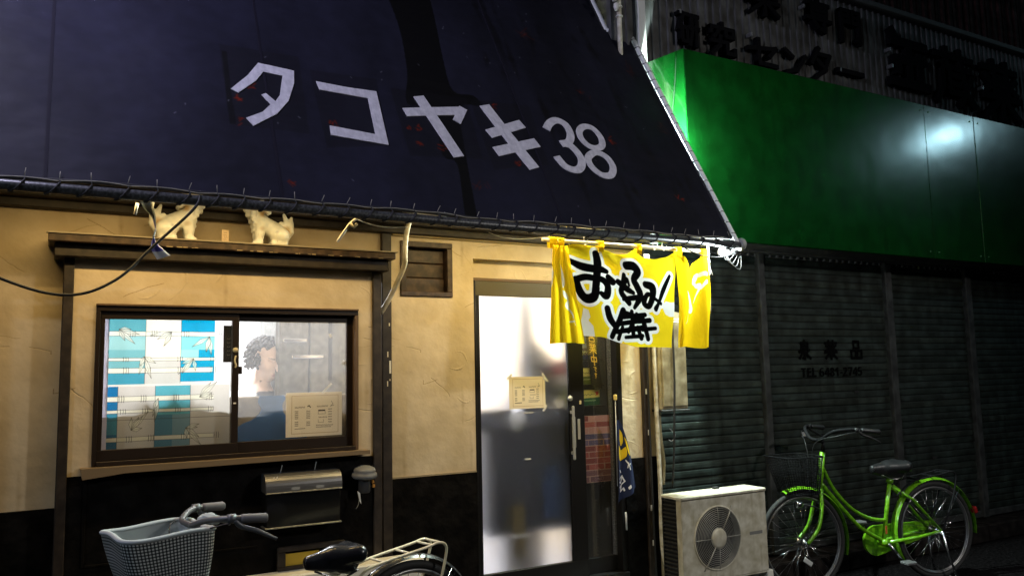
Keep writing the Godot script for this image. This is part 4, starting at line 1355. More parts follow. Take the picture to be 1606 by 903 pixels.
	awning_letter(t, [PackedVector2Array([Vector2(0.715, 0.742), Vector2(0.748, 0.722), Vector2(0.845, 0.835), Vector2(0.888, 0.912), Vector2(0.985, 0.905), Vector2(0.955, 0.752), Vector2(0.927, 0.700), Vector2(0.885, 0.750), Vector2(0.862, 0.735), Vector2(0.900, 0.672), Vector2(0.855, 0.610), Vector2(0.772, 0.552), Vector2(0.802, 0.505), Vector2(0.925, 0.610), Vector2(0.995, 0.720), Vector2(1.040, 0.860), Vector2(1.052, 0.962), Vector2(0.868, 0.974), Vector2(0.805, 0.862)])], tape)
	awning_letter(t, [PackedVector2Array([Vector2(1.163, 0.908), Vector2(1.172, 0.846), Vector2(1.440, 0.845), Vector2(1.432, 0.568), Vector2(1.188, 0.580), Vector2(1.184, 0.512), Vector2(1.492, 0.500), Vector2(1.500, 0.912), Vector2(1.330, 0.905)])], tape)
	awning_letter(t, merged(line_polys([[[[1.640, 0.776], [1.83, 0.823], [2.010, 0.863]], 0.062], [[[1.754, 0.928], [1.83, 0.70], [1.900, 0.486]], 0.070], [[[2.025, 0.889], [1.955, 0.765]], 0.052]])), tape)
	awning_letter(t, merged(line_polys([[[[2.178, 0.942], [2.27, 0.70], [2.367, 0.456]], 0.075], [[[2.143, 0.702], [2.400, 0.823]], 0.066], [[[2.150, 0.563], [2.455, 0.674]], 0.070]])), tape)
	awning_letter(t, line_polys([[smooth2([[2.560, 0.803], [2.603, 0.861], [2.665, 0.897], [2.721, 0.868], [2.729, 0.786], [2.689, 0.714], [2.627, 0.690]]), 0.052]]) + line_polys([[smooth2([[2.655, 0.694], [2.700, 0.678], [2.735, 0.594], [2.711, 0.518], [2.657, 0.480], [2.592, 0.501], [2.556, 0.577]]), 0.052]]), tape)
	awning_letter(t, loop_band([[2.813, 0.834], [2.870, 0.884], [2.936, 0.879], [2.967, 0.806], [2.950, 0.735], [2.895, 0.700], [2.838, 0.710], [2.803, 0.765], [2.813, 0.834]], 0.046) + loop_band([[2.815, 0.627], [2.880, 0.662], [2.946, 0.629], [2.960, 0.550], [2.916, 0.479], [2.846, 0.469], [2.795, 0.520], [2.785, 0.581], [2.815, 0.627]], 0.048), tape)
	# frame pipes
	var galv: StandardMaterial3D = mats["galvanised"]
	var dark := mat("dark pipe", Color(0.13, 0.135, 0.145), 0.35, 0.2)
	dark.albedo_texture = noise_tex(0.04, 4, Color(0.5, 0.5, 0.5), Color(1, 1, 1), 46)
	triplanar(dark, 3.0)
	st = begin()
	tube(st, [Vector3(-1.75, EAVE.y, EAVE.z), Vector3(0.5, EAVE.y, EAVE.z), Vector3(2.0, EAVE.y - 0.003, EAVE.z), Vector3(3.625, EAVE.y, EAVE.z)], 0.022, 18)
	done("eave_pipe", st, dark, t)
	st = begin()
	var edge := []
	for i in 8:
		var s := lerpf(0.0, 1.985, i / 7.0)
		edge.append(Vector3(3.60, EAVE.y + SIZE * s * sin(deg_to_rad(SLOPE)), EAVE.z - SIZE * s * cos(deg_to_rad(SLOPE))))
	tube(st, edge, 0.020, 14)
	tube(st, [on_awning(3.485, 2.01), on_awning(3.485, 2.35), on_awning(3.485, 2.65)], 0.020, 14)
	tube(st, [edge[7], on_awning(3.485, 2.01)], 0.018, 12)
	done("edge_pipe", st, mat("white pipe", Color(0.85, 0.86, 0.86), 0.45), t)
	st = begin()
	lathe(st, [Vector2(0, 0.030), Vector2(0.022, 0.026), Vector2(0.036, 0.012), Vector2(0.040, 0.0), Vector2(0.034, -0.02), Vector2(0, -0.02)], Transform3D(Basis(Vector3(0, 0, 1), -PI / 2), Vector3(3.63, 2.268, 0.70)), 20)
	done("pipe_cap", st, mat("dull plastic", Color(0.35, 0.36, 0.34), 0.5), t)
	mat("pale pipe", Color(0.62, 0.63, 0.63), 0.4, 0.3)
	# rafters under the canvas
	for xx in [-0.6, 0.52, 1.66, 2.62, 3.50]:
		st = begin()
		tube(st, [Vector3(xx, 2.29, 0.66), Vector3(xx, 2.75, 0.37), Vector3(xx, 3.3, 0.06)], 0.014, 8)
		tube(st, [Vector3(xx, 2.30, 0.67), Vector3(xx, 2.44, 0.06)], 0.012, 8)
		done("rafter", st, mat("pale pipe"), t)
	# cord lashed round the eave pipe and through the hem
	var cord := mat("black cord", Color(0.010, 0.010, 0.011), 0.7)
	var nties := 42
	for i in nties:
		var x := lerpf(-1.2, 3.62, i / float(nties - 1)) + rng.randf_range(-0.012, 0.012)
		st = begin()
		pts = []
		for j in 15:
			var a := TAU * j / 14.0 * 0.98
			pts.append(Vector3(x * SIZE + 0.026 * sin(a * 0.5) * 2.0 - 0.02, EAVE.y - cos(a) * 0.025, EAVE.z + sin(a) * 0.025))
		tube(st, pts, 0.0042, 6)
		tube(st, [pts[7], on_awning(x + 0.03, 0.055, 0.004)], 0.003, 5)
		done("lashing", st, cord, t)
		# end of the tie standing up from the hem
		st = begin()
		tube(st, [on_awning(x + 0.03, 0.055, 0.004), on_awning(x + 0.03 + rng.randf_range(-0.01, 0.02), 0.085, 0.012 + rng.randf_range(0, 0.01))], 0.0016, 5)
		done("tie_end", st, mat("pale cord", Color(0.35, 0.33, 0.28), 0.7), t)
	for i in 22:
		var s := lerpf(0.08, 1.93, i / 21.0)
		var c := Vector3(3.60, EAVE.y + SIZE * s * sin(deg_to_rad(SLOPE)), EAVE.z - SIZE * s * cos(deg_to_rad(SLOPE)))
		st = begin()
		ring(st, c, 0.0212, 0.0022, Vector3(0, 0.87, -0.49) + Vector3(0.25, 0, 0), 14, 5)
		tube(st, [c + Vector3(-0.02, 0, 0.012), on_awning(3.668, s + 0.015, 0.003)], 0.0018, 5)
		done("lashing", st, cord, t)
	# the sagging wire that laces the hem
	st = begin()
	pts = []
	for i in 90:
		var x := lerpf(-1.2, 3.6, i / 89.0)
		pts.append(on_awning(x, 0.036 + 0.012 * absf(sin(x * 12.0)), 0.008))
	tube(st, pts, 0.0022, 5)
	done("lacing_wire", st, mat("pale cord"), t)

func cm_plain() -> StandardMaterial3D:
	return mat("awning cloth seam", Color(0.012, 0.011, 0.022), 0.7, 0.0, 0.3)

# ---------------------------------------------------------------- lamps under the awning
func lamps() -> void:
	var warm := Color(1.0, 0.69, 0.27)
	var amber := Color(1.0, 0.755, 0.33)
	tube_lamp("awning_lamp", "warm fluorescent batten under the awning above the bay window", Vector3(0.50, 2.40, 0.56), 1.5, warm, 2.0, 1.25, "warm lamps under the awning")
	tube_lamp("awning_lamp", "warm fluorescent batten under the awning above the noren", Vector3(2.45, 2.40, 0.50), 1.5, amber, 2.0, 1.75, "warm lamps under the awning")
	# bare cool bulb inside the east end of the awning
	var t := thing("bare_bulb", "bare cool white bulb under the east end of the awning beside the green signboard", "lamp", Vector3(3.555, 3.0, 0.160))
	var st := begin()
	lathe(st, [Vector2(0, -0.035), Vector2(0.022, -0.026), Vector2(0.030, 0.0), Vector2(0.022, 0.028), Vector2(0.013, 0.042), Vector2(0, 0.042)], Transform3D.IDENTITY, 18)
	done("lamp_bulb", st, glow("cool bulb", Color(0.86, 1.0, 0.95), 6.0), t)
	st = begin()
	lathe(st, [Vector2(0, 0.042), Vector2(0.015, 0.042), Vector2(0.017, 0.09), Vector2(0.006, 0.10), Vector2(0, 0.10)], Transform3D.IDENTITY, 14)
	done("socket", st, mat("black rubber"), t)
	st = begin()
	tube(st, smooth_path([Vector3(0, 0.10, 0), Vector3(-0.02, 0.15, -0.03), Vector3(-0.05, 0.22, -0.06)], 4), 0.003, 6)
	done("flex", st, mat("black rubber"), t)
	var l := OmniLight3D.new()
	l.name = "bulb_light"
	l.light_color = Color(0.9, 1.0, 0.97)
	l.light_energy = 15.0
	l.light_size = 0.025
	l.omni_range = 20
	l.omni_attenuation = 2.0
	l.shadow_enabled = true
	t.add_child(l)
	# caged work lamp at the pipe end
	t = thing("caged_work_lamp", "small white work lamp in a wire cage hanging at the awning pipe end", "lamp", Vector3(3.580, 2.205, 0.625))
	st = begin(false)
	box(st, Vector3(-0.02, 0.02, 0), Vector3(0.085, 0.040, 0.035), 0.010, Basis(Vector3(0, 0, 1), -0.12))
	done("lamp_glass", st, glow("work lamp glass", Color(0.95, 1.0, 1.0), 2.2), t)
	for i in 5:
		st = begin()
		var pts := []
		for j in 9:
			var a := PI * j / 8.0
			pts.append(Vector3(-0.05 + 0.13 * j / 8.0 + 0.01 * i, 0.045 - (0.045 + 0.012 * i) * sin(a) - 0.010 * i, (i - 2) * 0.022 * sin(a)))
		tube(st, pts, 0.0018, 5)
		done("cage_wire", st, mat("cage grey", Color(0.10, 0.10, 0.10), 0.5), t)
	st = begin()
	lathe(st, [Vector2(0, 0.0), Vector2(0.020, 0.0), Vector2(0.022, 0.05), Vector2(0.010, 0.065), Vector2(0, 0.065)], Transform3D(Basis(Vector3(0, 0, 1), -1.2), Vector3(0.055, 0.025, 0)), 16)
	done("lamp_neck", st, mat("black rubber"), t)
	l = OmniLight3D.new()
	l.name = "work_light"
	l.light_color = Color(0.95, 1.0, 1.0)
	l.light_energy = 0.5
	l.light_size = 0.012
	l.omni_range = 10
	l.omni_attenuation = 2.0
	l.shadow_enabled = true
	t.add_child(l)
	l.position = Vector3(-0.02, 0.02, 0)
	# its flex swings along the noren rod
	st = begin()
	tube(st, smooth_path([Vector3(3.16, 2.262, 0.665), Vector3(3.23, 2.222, 0.66), Vector3(3.35, 2.190, 0.655), Vector3(3.47, 2.186, 0.65), Vector3(3.58, 2.205, 0.645), Vector3(3.635, 2.235, 0.645)], 5), 0.0045, 6)
	tag(done("lamp_flex", st, mat("black rubber")), "black flex of the caged work lamp drooping past the noren rod", "flex")

# ---------------------------------------------------------------- noren
func along(pts: Array, t: float) -> float:
	# value at parameter t of a polyline [[x, y], ...] over its first coordinate
	for i in pts.size() - 1:
		if t <= pts[i + 1][0] or i == pts.size() - 2:
			var k := clampf((t - pts[i][0]) / (pts[i + 1][0] - pts[i][0]), 0.0, 1.0)
			k = lerpf(k, k * k * (3 - 2 * k), 0.6)
			return lerpf(pts[i][1], pts[i + 1][1], k)
	return 0.0

func cloth(key: String, im: Image) -> StandardMaterial3D:
	var m := printed(key, im, 0.85)
	m.backlight_enabled = true
	m.backlight = Color(0.75, 0.75, 0.75)
	m.metallic_specular = 0.05
	m.roughness = 0.95
	m.heightmap_enabled = true
	m.heightmap_texture = crease_tex()
	m.heightmap_scale = 0.10
	return m

func crease_tex() -> ImageTexture:
	if not mats.has("creases"):
		var n := FastNoiseLite.new()
		n.seed = 81
		n.frequency = 0.018
		n.fractal_type = FastNoiseLite.FRACTAL_RIDGED
		n.fractal_octaves = 3
		mats["creases"] = ImageTexture.create_from_image(n.get_seamless_image(512, 512))
	return mats["creases"]

func noren() -> void:
	var t := thing("noren", "bright yellow noren curtain with black brush lettering hanging under the awning pipe", "noren")
	var Y := Color(0.99, 0.86, 0.13)
	var k := 760.0
	var W := 958
	var H := 500
	var im := canvas(W, H, Y)
	var to := func(p: Array) -> Array: return [(p[0] - 2.30) * k, (2.27 - p[1]) * k]
	var strokes := [
		[[[2.496, 2.137], [2.565, 2.109], [2.646, 2.099], [2.701, 2.097], [2.742, 2.083]], [0.022, 0.036, 0.036, 0.032, 0.022]],
		[[[2.686, 2.186], [2.690, 2.133], [2.681, 2.069], [2.670, 2.005], [2.655, 1.955]], [0.034, 0.040, 0.038, 0.038, 0.03]],
		[[[2.529, 2.030], [2.550, 1.960], [2.590, 1.925], [2.650, 1.936], [2.671, 1.986]], [0.034, 0.044, 0.042, 0.044, 0.036]],
		[[[2.529, 2.030], [2.595, 2.047], [2.666, 2.043], [2.715, 2.034], [2.742, 1.998], [2.731, 1.943], [2.700, 1.958]], [0.03, 0.030, 0.028, 0.028, 0.030, 0.034, 0.02]],
		[[[2.749, 2.052], [2.775, 2.024]], [0.026, 0.034]],
		[[[2.868, 2.068], [2.850, 2.011], [2.830, 1.964], [2.885, 1.906]], [0.026, 0.034, 0.030, 0.030]],
		[[[2.812, 2.026], [2.873, 1.990], [2.928, 1.967]], [0.028, 0.034, 0.02]],
		[[[2.850, 1.99], [2.885, 2.045], [2.900, 2.01]], [0.016, 0.022, 0.016]],
		[[[2.899, 2.128], [2.955, 2.128], [2.985, 2.096], [2.946, 2.047], [2.962, 2.006], [2.976, 1.950], [2.924, 1.879]], [0.040, 0.044, 0.042, 0.034, 0.036, 0.034, 0.018]],
		[[[2.842, 1.926], [2.920, 1.936], [2.990, 1.945]], [0.018, 0.026, 0.022]],
		[[[3.030, 2.020], [3.074, 2.004], [3.069, 1.950], [3.028, 1.890], [2.996, 1.910], [3.034, 1.961], [3.080, 1.938], [3.130, 1.909]], [0.034, 0.042, 0.034, 0.028, 0.028, 0.022, 0.018, 0.018]],
		[[[3.218, 2.078], [3.162, 1.994], [3.115, 1.916], [3.080, 1.875]], [0.018, 0.026, 0.018, 0.026]],
		[[[2.732, 1.872], [2.745, 1.816], [2.777, 1.770]], [0.028, 0.032, 0.026]],
		[[[2.836, 1.858], [2.806, 1.798], [2.752, 1.711]], [0.034, 0.030, 0.026]],
		[[[2.854, 1.846], [2.968, 1.819]], [0.022, 0.024]],
		[[[2.805, 1.784], [2.979, 1.805]], [0.022, 0.022]],
		[[[2.792, 1.738], [2.965, 1.762]], [0.022, 0.026]],
		[[[2.853, 1.707], [2.962, 1.715]], [0.016, 0.020]],
		[[[2.934, 1.840], [2.872, 1.740]], [0.020, 0.020]],
		[[[2.944, 1.798], [3.020, 1.806]], [0.020, 0.024]],
		[[[2.965, 1.752], [3.062, 1.760]], [0.020, 0.018]],
		[[[2.968, 1.828], [2.999, 1.697]], [0.026, 0.022]],
		[[[2.84, 1.822], [2.99, 1.838]], [0.020, 0.022]],
		[[[2.90, 1.855], [2.905, 1.72]], [0.022, 0.020]],
		[[[2.83, 1.765], [2.80, 1.70]], [0.018, 0.022]],
		[[[2.935, 1.765], [2.955, 1.70]], [0.018, 0.020]],
	]
	for pass_ in 2:
		for s in strokes:
			var q := []
			var w := []
			var pts3 := []
			for i in s[0].size():
				pts3.append(Vector3(s[0][i][0], s[0][i][1], s[1][i]))
			for v in smooth_path(pts3, 5):
				q.append(to.call([v.x, v.y]))
				w.append((v.z * 1.25 + (0.040 if pass_ == 0 else 0.0)) * k)
			paint(im, q, w, Color(0.96, 0.96, 0.95) if pass_ == 0 else Color(0.03, 0.03, 0.035), 2.0)
	var c := [[3.207, 1.918], [3.175, 1.925], [3.150, 1.905], [3.144, 1.875], [3.16, 1.845], [3.19, 1.832], [3.24, 1.83], [3.24, 1.92]]
	var cc := []
	for p in c: cc.append(to.call(p))
	fill_poly(im, cc, Color(0.93, 0.93, 0.92))
	cc = []
	for p in [[2.56, 1.87], [2.60, 1.86], [2.61, 1.82], [2.59, 1.80], [2.625, 1.77], [2.63, 1.71], [2.50, 1.70]]: cc.append(to.call(p))
	fill_poly(im, cc, Color(0.93, 0.92, 0.86))
	var m := cloth("noren print", im)
	var top := [[0.0, 2.214], [0.12, 2.240], [0.28, 2.232], [0.37, 2.212], [0.46, 2.195], [0.56, 2.198], [0.63, 2.230], [0.72, 2.186], [0.80, 2.178], [0.88, 2.190], [1.0, 2.226]]
	var bot := [[0.0, 1.713], [0.2, 1.709], [0.45, 1.672], [0.6, 1.652], [1.0, 1.648]]
	var left := [[0.0, 2.456], [0.4, 2.503], [1.0, 2.541]]
	var right := [[0.0, 3.285], [0.55, 3.237], [1.0, 3.180]]
	var pts := func(u: float, v: float) -> Vector3:
		var a := along(left, v)
		var b := along(right, v)
		var y := lerpf(along(top, u), along(bot, u), v)
		var z := 0.50 + 0.045 * sin(v * 1.5) + 0.010 * sin(u * 17.0 + v * 2.0) * (1.0 - 0.6 * v) + 0.008 * sin(u * 8.0 - v * 5.0) - 0.02 * exp(-v * 6.0) * absf(sin(u * 10.2))
		return Vector3(lerpf(a, b, u), y, z)
	var planar := func(me: ArrayMesh) -> ArrayMesh:
		var arr := me.surface_get_arrays(0)
		var uv := PackedVector2Array()
		for p in arr[Mesh.ARRAY_VERTEX]:
			uv.append(Vector2((p.x - 2.30) * k / W, (2.27 - p.y) * k / H))
		arr[Mesh.ARRAY_TEX_UV] = uv
		var nm := ArrayMesh.new()
		nm.add_surface_from_arrays(Mesh.PRIMITIVE_TRIANGLES, arr)
		return nm
	mi("cloth_panel", planar.call(sheet_mesh(60, 36, pts)), m, t)
	# narrow pleated panel by the frosted pane
	im = canvas(160, 320, Y)
	fill_poly(im, smooth2([[78, 60], [96, 90], [98, 130], [84, 140], [78, 110], [78, 60]]), Color(0.95, 0.95, 0.92))
	paint(im, smooth2([[86, 150], [104, 180], [100, 205], [128, 240], [140, 260]]), [6, 14, 16, 12, 4, 8, 12, 14, 10, 6, 8, 10, 8, 6, 4, 4, 4], Color(0.95, 0.95, 0.92), 1.5)
	paint(im, [[104, 252], [138, 248], [118, 236]], 6, Color(0.95, 0.95, 0.92), 1.5)
	fill_poly(im, [[0, 70], [10, 90], [4, 130], [0, 140]], Color(0.95, 0.95, 0.92))
	var m2 := cloth("noren pleat print", im)
	var pleat := func(u: float, v: float) -> Vector3:
		var x0 := lerpf(2.366, 2.318, v)
		var x1 := lerpf(2.462, 2.545 if v > 0.97 else lerpf(2.462, 2.548, v), 1.0)
		return Vector3(lerpf(x0, x1, u), lerpf(2.212, 1.668 + 0.012 * sin(u * 3.0) - 0.02 * u * (1.0 - u), v), 0.545 + 0.016 * sin(u * 19.0 + 0.5) * (0.4 + 0.6 * v) + 0.012 * v)
	mi("cloth_panel", sheet_mesh(44, 20, pleat), m2, t)
	# far panel
	im = canvas(240, 400, Color(0.985, 0.82, 0.10))
	paint(im, smooth2([[150, 62], [128, 84], [136, 110], [156, 118], [140, 142], [112, 176]]), [10, 20, 24, 26, 22, 16, 12, 10, 14, 20, 24, 22, 18, 16, 12, 10, 8, 6, 6, 5, 4], Color(0.93, 0.93, 0.9), 1.5)
	paint(im, [[160, 128], [196, 112]], [14, 18], Color(0.93, 0.93, 0.9), 1.5)
	paint(im, [[160, 70], [204, 78]], [18, 20], Color(0.95, 0.85, 0.6), 1.5)
	fill_poly(im, smooth2([[44, 150], [78, 166], [104, 200], [90, 236], [62, 240], [70, 212], [52, 180], [44, 150]]), Color(0.92, 0.92, 0.9))
	paint(im, smooth2([[60, 175], [78, 205], [70, 236]]), 2.5, Color(0.8, 0.62, 0.05), 1.2)
	paint(im, smooth2([[60, 240], [58, 280], [40, 300]]), 3, Color(0.92, 0.9, 0.8), 1.5)
	var m3 := cloth("noren far print", im)
	var rtop := [[0.0, 2.222], [0.14, 2.205], [0.32, 2.165], [0.44, 2.128], [0.55, 2.17], [0.8, 2.212], [1.0, 2.215]]
	var far := func(u: float, v: float) -> Vector3:
		var x0 := along([[0.0, 3.292], [0.45, 3.288], [1.0, 3.246]], v)
		var x1 := along([[0.0, 3.527], [0.4, 3.536], [1.0, 3.494]], v)
		var y := lerpf(along(rtop, u), 1.648 + 0.006 * sin(u * 7.0), v)
		return Vector3(lerpf(x0, x1, u), y, 0.51 + 0.020 * sin(u * 9.0 + v * 1.5) + 0.03 * v - 0.03 * exp(-u * 14.0))
	mi("cloth_panel", sheet_mesh(30, 30, far), m3, t)
	# pale turned edge of the far panel
	var edge := func(u: float, v: float) -> Vector3:
		return Vector3(along([[0.0, 3.286], [0.45, 3.283], [1.0, 3.240]], v) + u * 0.022, lerpf(2.0, 1.646, v), 0.517 + 0.03 * v - 0.02 * u)
	var me := canvas(4, 4, Color(0.93, 0.88, 0.55))
	mi("turned_edge", sheet_mesh(2, 16, edge), cloth("noren edge", me), t)
	# loops over the rod
	var ym := cloth("noren loop", canvas(4, 4, Y))
	for p in [[2.388, 0.050], [2.440, 0.040], [2.712, 0.040], [2.988, 0.036], [3.296, 0.042], [3.503, 0.040]]:
		var loop := func(u: float, v: float) -> Vector3:
			var a := lerpf(-2.4, 2.4, v)
			var drop := maxf(0.0, absf(v - 0.5) - 0.34) * 0.22
			return Vector3(p[0] + (u - 0.5) * p[1], 2.247 + cos(a) * 0.015 - drop, 0.502 + sin(-a) * 0.016 + 0.006)
		mi("loop", sheet_mesh(3, 16, loop), ym, t)
		var st3 := begin(false)
		box(st3, Vector3(p[0], 2.214, 0.519), Vector3(p[1], 0.034, 0.004), 0.001)
		done("loop_end", st3, ym, t)
	var st := begin()
	tube(st, [Vector3(2.33, 2.246, 0.5), Vector3(2.9, 2.245, 0.5), Vector3(3.54, 2.247, 0.5)], 0.011, 12)
	done("rod", st, mat("cream rod", Color(0.68, 0.60, 0.42), 0.5), t)
	for x in [2.60, 3.10, 3.17]:
		st = begin()
		ring(st, Vector3(x, 2.262, 0.53), 0.034, 0.0022, Vector3(1, 0, 0.3), 20, 5, 0.3, 5.4)
		done("hook", st, mat("pale pipe"), t)
	# cord ends
	st = begin()
	tube(st, smooth_path([Vector3(3.540, 2.25, 0.5), Vector3(3.552, 2.19, 0.5), Vector3(3.545, 2.10, 0.5), Vector3(3.549, 1.98, 0.5), Vector3(3.545, 1.86, 0.5)], 4), 0.0025, 5)
	tube(st, smooth_path([Vector3(3.548, 2.16, 0.5), Vector3(3.565, 2.13, 0.5), Vector3(3.575, 2.10, 0.5)], 4), 0.002, 5)
	done("cord_end", st, mat("pale cord"), t)
	st = begin(false)
	box(st, Vector3(3.546, 2.20, 0.50), Vector3(0.020, 0.20, 0.006), 0.002)
	done("hanging_tape", st, mat("white tape"), t)

# ---------------------------------------------------------------- guardian lions
func lion(flip: float, st: SurfaceTool) -> void:
	var b := []
	var add := func(a: Array, c: Array, ra: float, rb: float, k := 0.010) -> void:
		b.append([Vector3(a[0] * flip, a[1], a[2]), Vector3(c[0] * flip, c[1], c[2]), ra, rb, k])
	# body, haunch and chest
	add.call([-0.042, 0.072, 0], [0.035, 0.115, 0], 0.043, 0.042, 0.02)
	for s in [-1.0, 1.0]:
		add.call([-0.050, 0.058, s * 0.024], [-0.028, 0.060, s * 0.026], 0.041, 0.038)      # thigh
		add.call([-0.058, 0.020, s * 0.026], [-0.014, 0.018, s * 0.030], 0.024, 0.021)      # hind foot
		for i in 3:
			add.call([-0.008, 0.011, s * (0.022 + 0.008 * i)], [0.000, 0.010, s * (0.022 + 0.008 * i)], 0.007, 0.006, 0.003)
		add.call([0.053, 0.112, s * 0.020], [0.060, 0.060, s * 0.024], 0.034, 0.023)         # upper foreleg
		add.call([0.060, 0.060, s * 0.024], [0.062, 0.018, s * 0.025], 0.022, 0.019)
		add.call([0.062, 0.014, s * 0.025], [0.084, 0.011, s * 0.026], 0.018, 0.014)         # paw
		add.call([0.048, 0.062, s * 0.030], [0.044, 0.066, s * 0.033], 0.010, 0.008, 0.004)  # elbow curl
	add.call([0.052, 0.118, 0], [0.058, 0.135, 0], 0.040, 0.038, 0.012)
	# mane: rows of curls
	for i in 9:
		var a := -0.9 + i * 0.42
		for s in [-1.0, 1.0]:
			add.call([0.050 + 0.042 * sin(a), 0.150 + 0.040 * cos(a), s * 0.030], [0.052 + 0.046 * sin(a), 0.150 + 0.044 * cos(a), s * 0.034], 0.015, 0.011, 0.005)
	for i in 5:
		for s in [-1.0, 1.0]:
			add.call([0.078 + 0.006 * (i % 2), 0.165 - i * 0.020, s * (0.018 + 0.004 * (i % 2))], [0.084, 0.160 - i * 0.020, s * 0.018], 0.013, 0.010, 0.004)
	# tail: a scroll at the root and three flame tips
	add.call([-0.072, 0.045, 0], [-0.098, 0.085, 0], 0.020, 0.017)
	add.call([-0.098, 0.085, 0], [-0.096, 0.125, 0], 0.017, 0.018)
	add.call([-0.096, 0.120, 0], [-0.104, 0.160, 0], 0.018, 0.007)
	add.call([-0.088, 0.115, 0], [-0.066, 0.172, 0], 0.019, 0.008)
	add.call([-0.086, 0.110, 0], [-0.052, 0.128, 0], 0.014, 0.010, 0.006)
	# back ridge
	for i in 5:
		add.call([-0.045 + i * 0.020, 0.112 + i * 0.009, 0], [-0.040 + i * 0.020, 0.118 + i * 0.009, 0], 0.013, 0.010, 0.005)
	# head with brow, muzzle, jaw and ears
	add.call([0.066, 0.195, 0], [0.080, 0.190, 0], 0.040, 0.034, 0.010)
	add.call([0.100, 0.186, 0], [0.118, 0.186, 0], 0.024, 0.019, 0.008)
	add.call([0.098, 0.160, 0], [0.112, 0.158, 0], 0.018, 0.014, 0.005)
	add.call([0.122, 0.196, 0], [0.124, 0.196, 0], 0.010, 0.010, 0.005)
	for s in [-1.0, 1.0]:
		add.call([0.100, 0.212, s * 0.018], [0.106, 0.206, s * 0.020], 0.011, 0.010, 0.004)
		add.call([0.055, 0.222, s * 0.030], [0.046, 0.240, s * 0.036], 0.014, 0.006, 0.004)
		add.call([0.040, 0.200, s * 0.030], [0.030, 0.190, s * 0.034], 0.020, 0.014, 0.005)
	var glaze := func(p: Vector3) -> Color:
		var q := Vector3(p.x * flip, p.y, absf(p.z))
		var amber := 0.0
		for s in [[Vector3(-0.075, 0.085, 0.012), 0.024], [Vector3(0.045, 0.165, 0.030), 0.018], [Vector3(0.052, 0.088, 0.036), 0.014], [Vector3(-0.02, 0.060, 0.03), 0.012]]:
			amber = maxf(amber, clampf(1.5 - q.distance_to(s[0]) / s[1], 0.0, 1.0))
		var blue := clampf(1.4 - q.distance_to(Vector3(-0.022, 0.068, 0.052)) / 0.010, 0.0, 1.0)
		var grey := 0.5 + 0.5 * sin(q.x * 170.0) * sin(q.y * 150.0 + 1.0)
		return Color(0.93, 0.92, 0.84).lerp(Color(0.72, 0.76, 0.74), grey * 0.5).lerp(Color(0.45, 0.26, 0.05), amber * 0.8).lerp(Color(0.12, 0.13, 0.22), blue)
	sd_field(b, 0.0042, st, Transform3D.IDENTITY, glaze)

func statues() -> void:
	var cer := mat("cream glaze", Color(1, 1, 1), 0.28)
	cer.vertex_color_use_as_albedo = true
	var d := [[0.488, 1.0, "cream ceramic guardian lion with amber glaze, behind the cable on the bay roof"], [0.938, -1.0, "cream ceramic guardian lion facing the upright paper tag on the bay roof"]]
	for i in 2:
		var st := begin()
		lion(d[i][1], st)
		var o := done("lion_statue", st, cer)
		o.position = Vector3(d[i][0], 2.172, 0.135)
		tag(o, d[i][2], "statue", "ceramic lions on the bay roof")

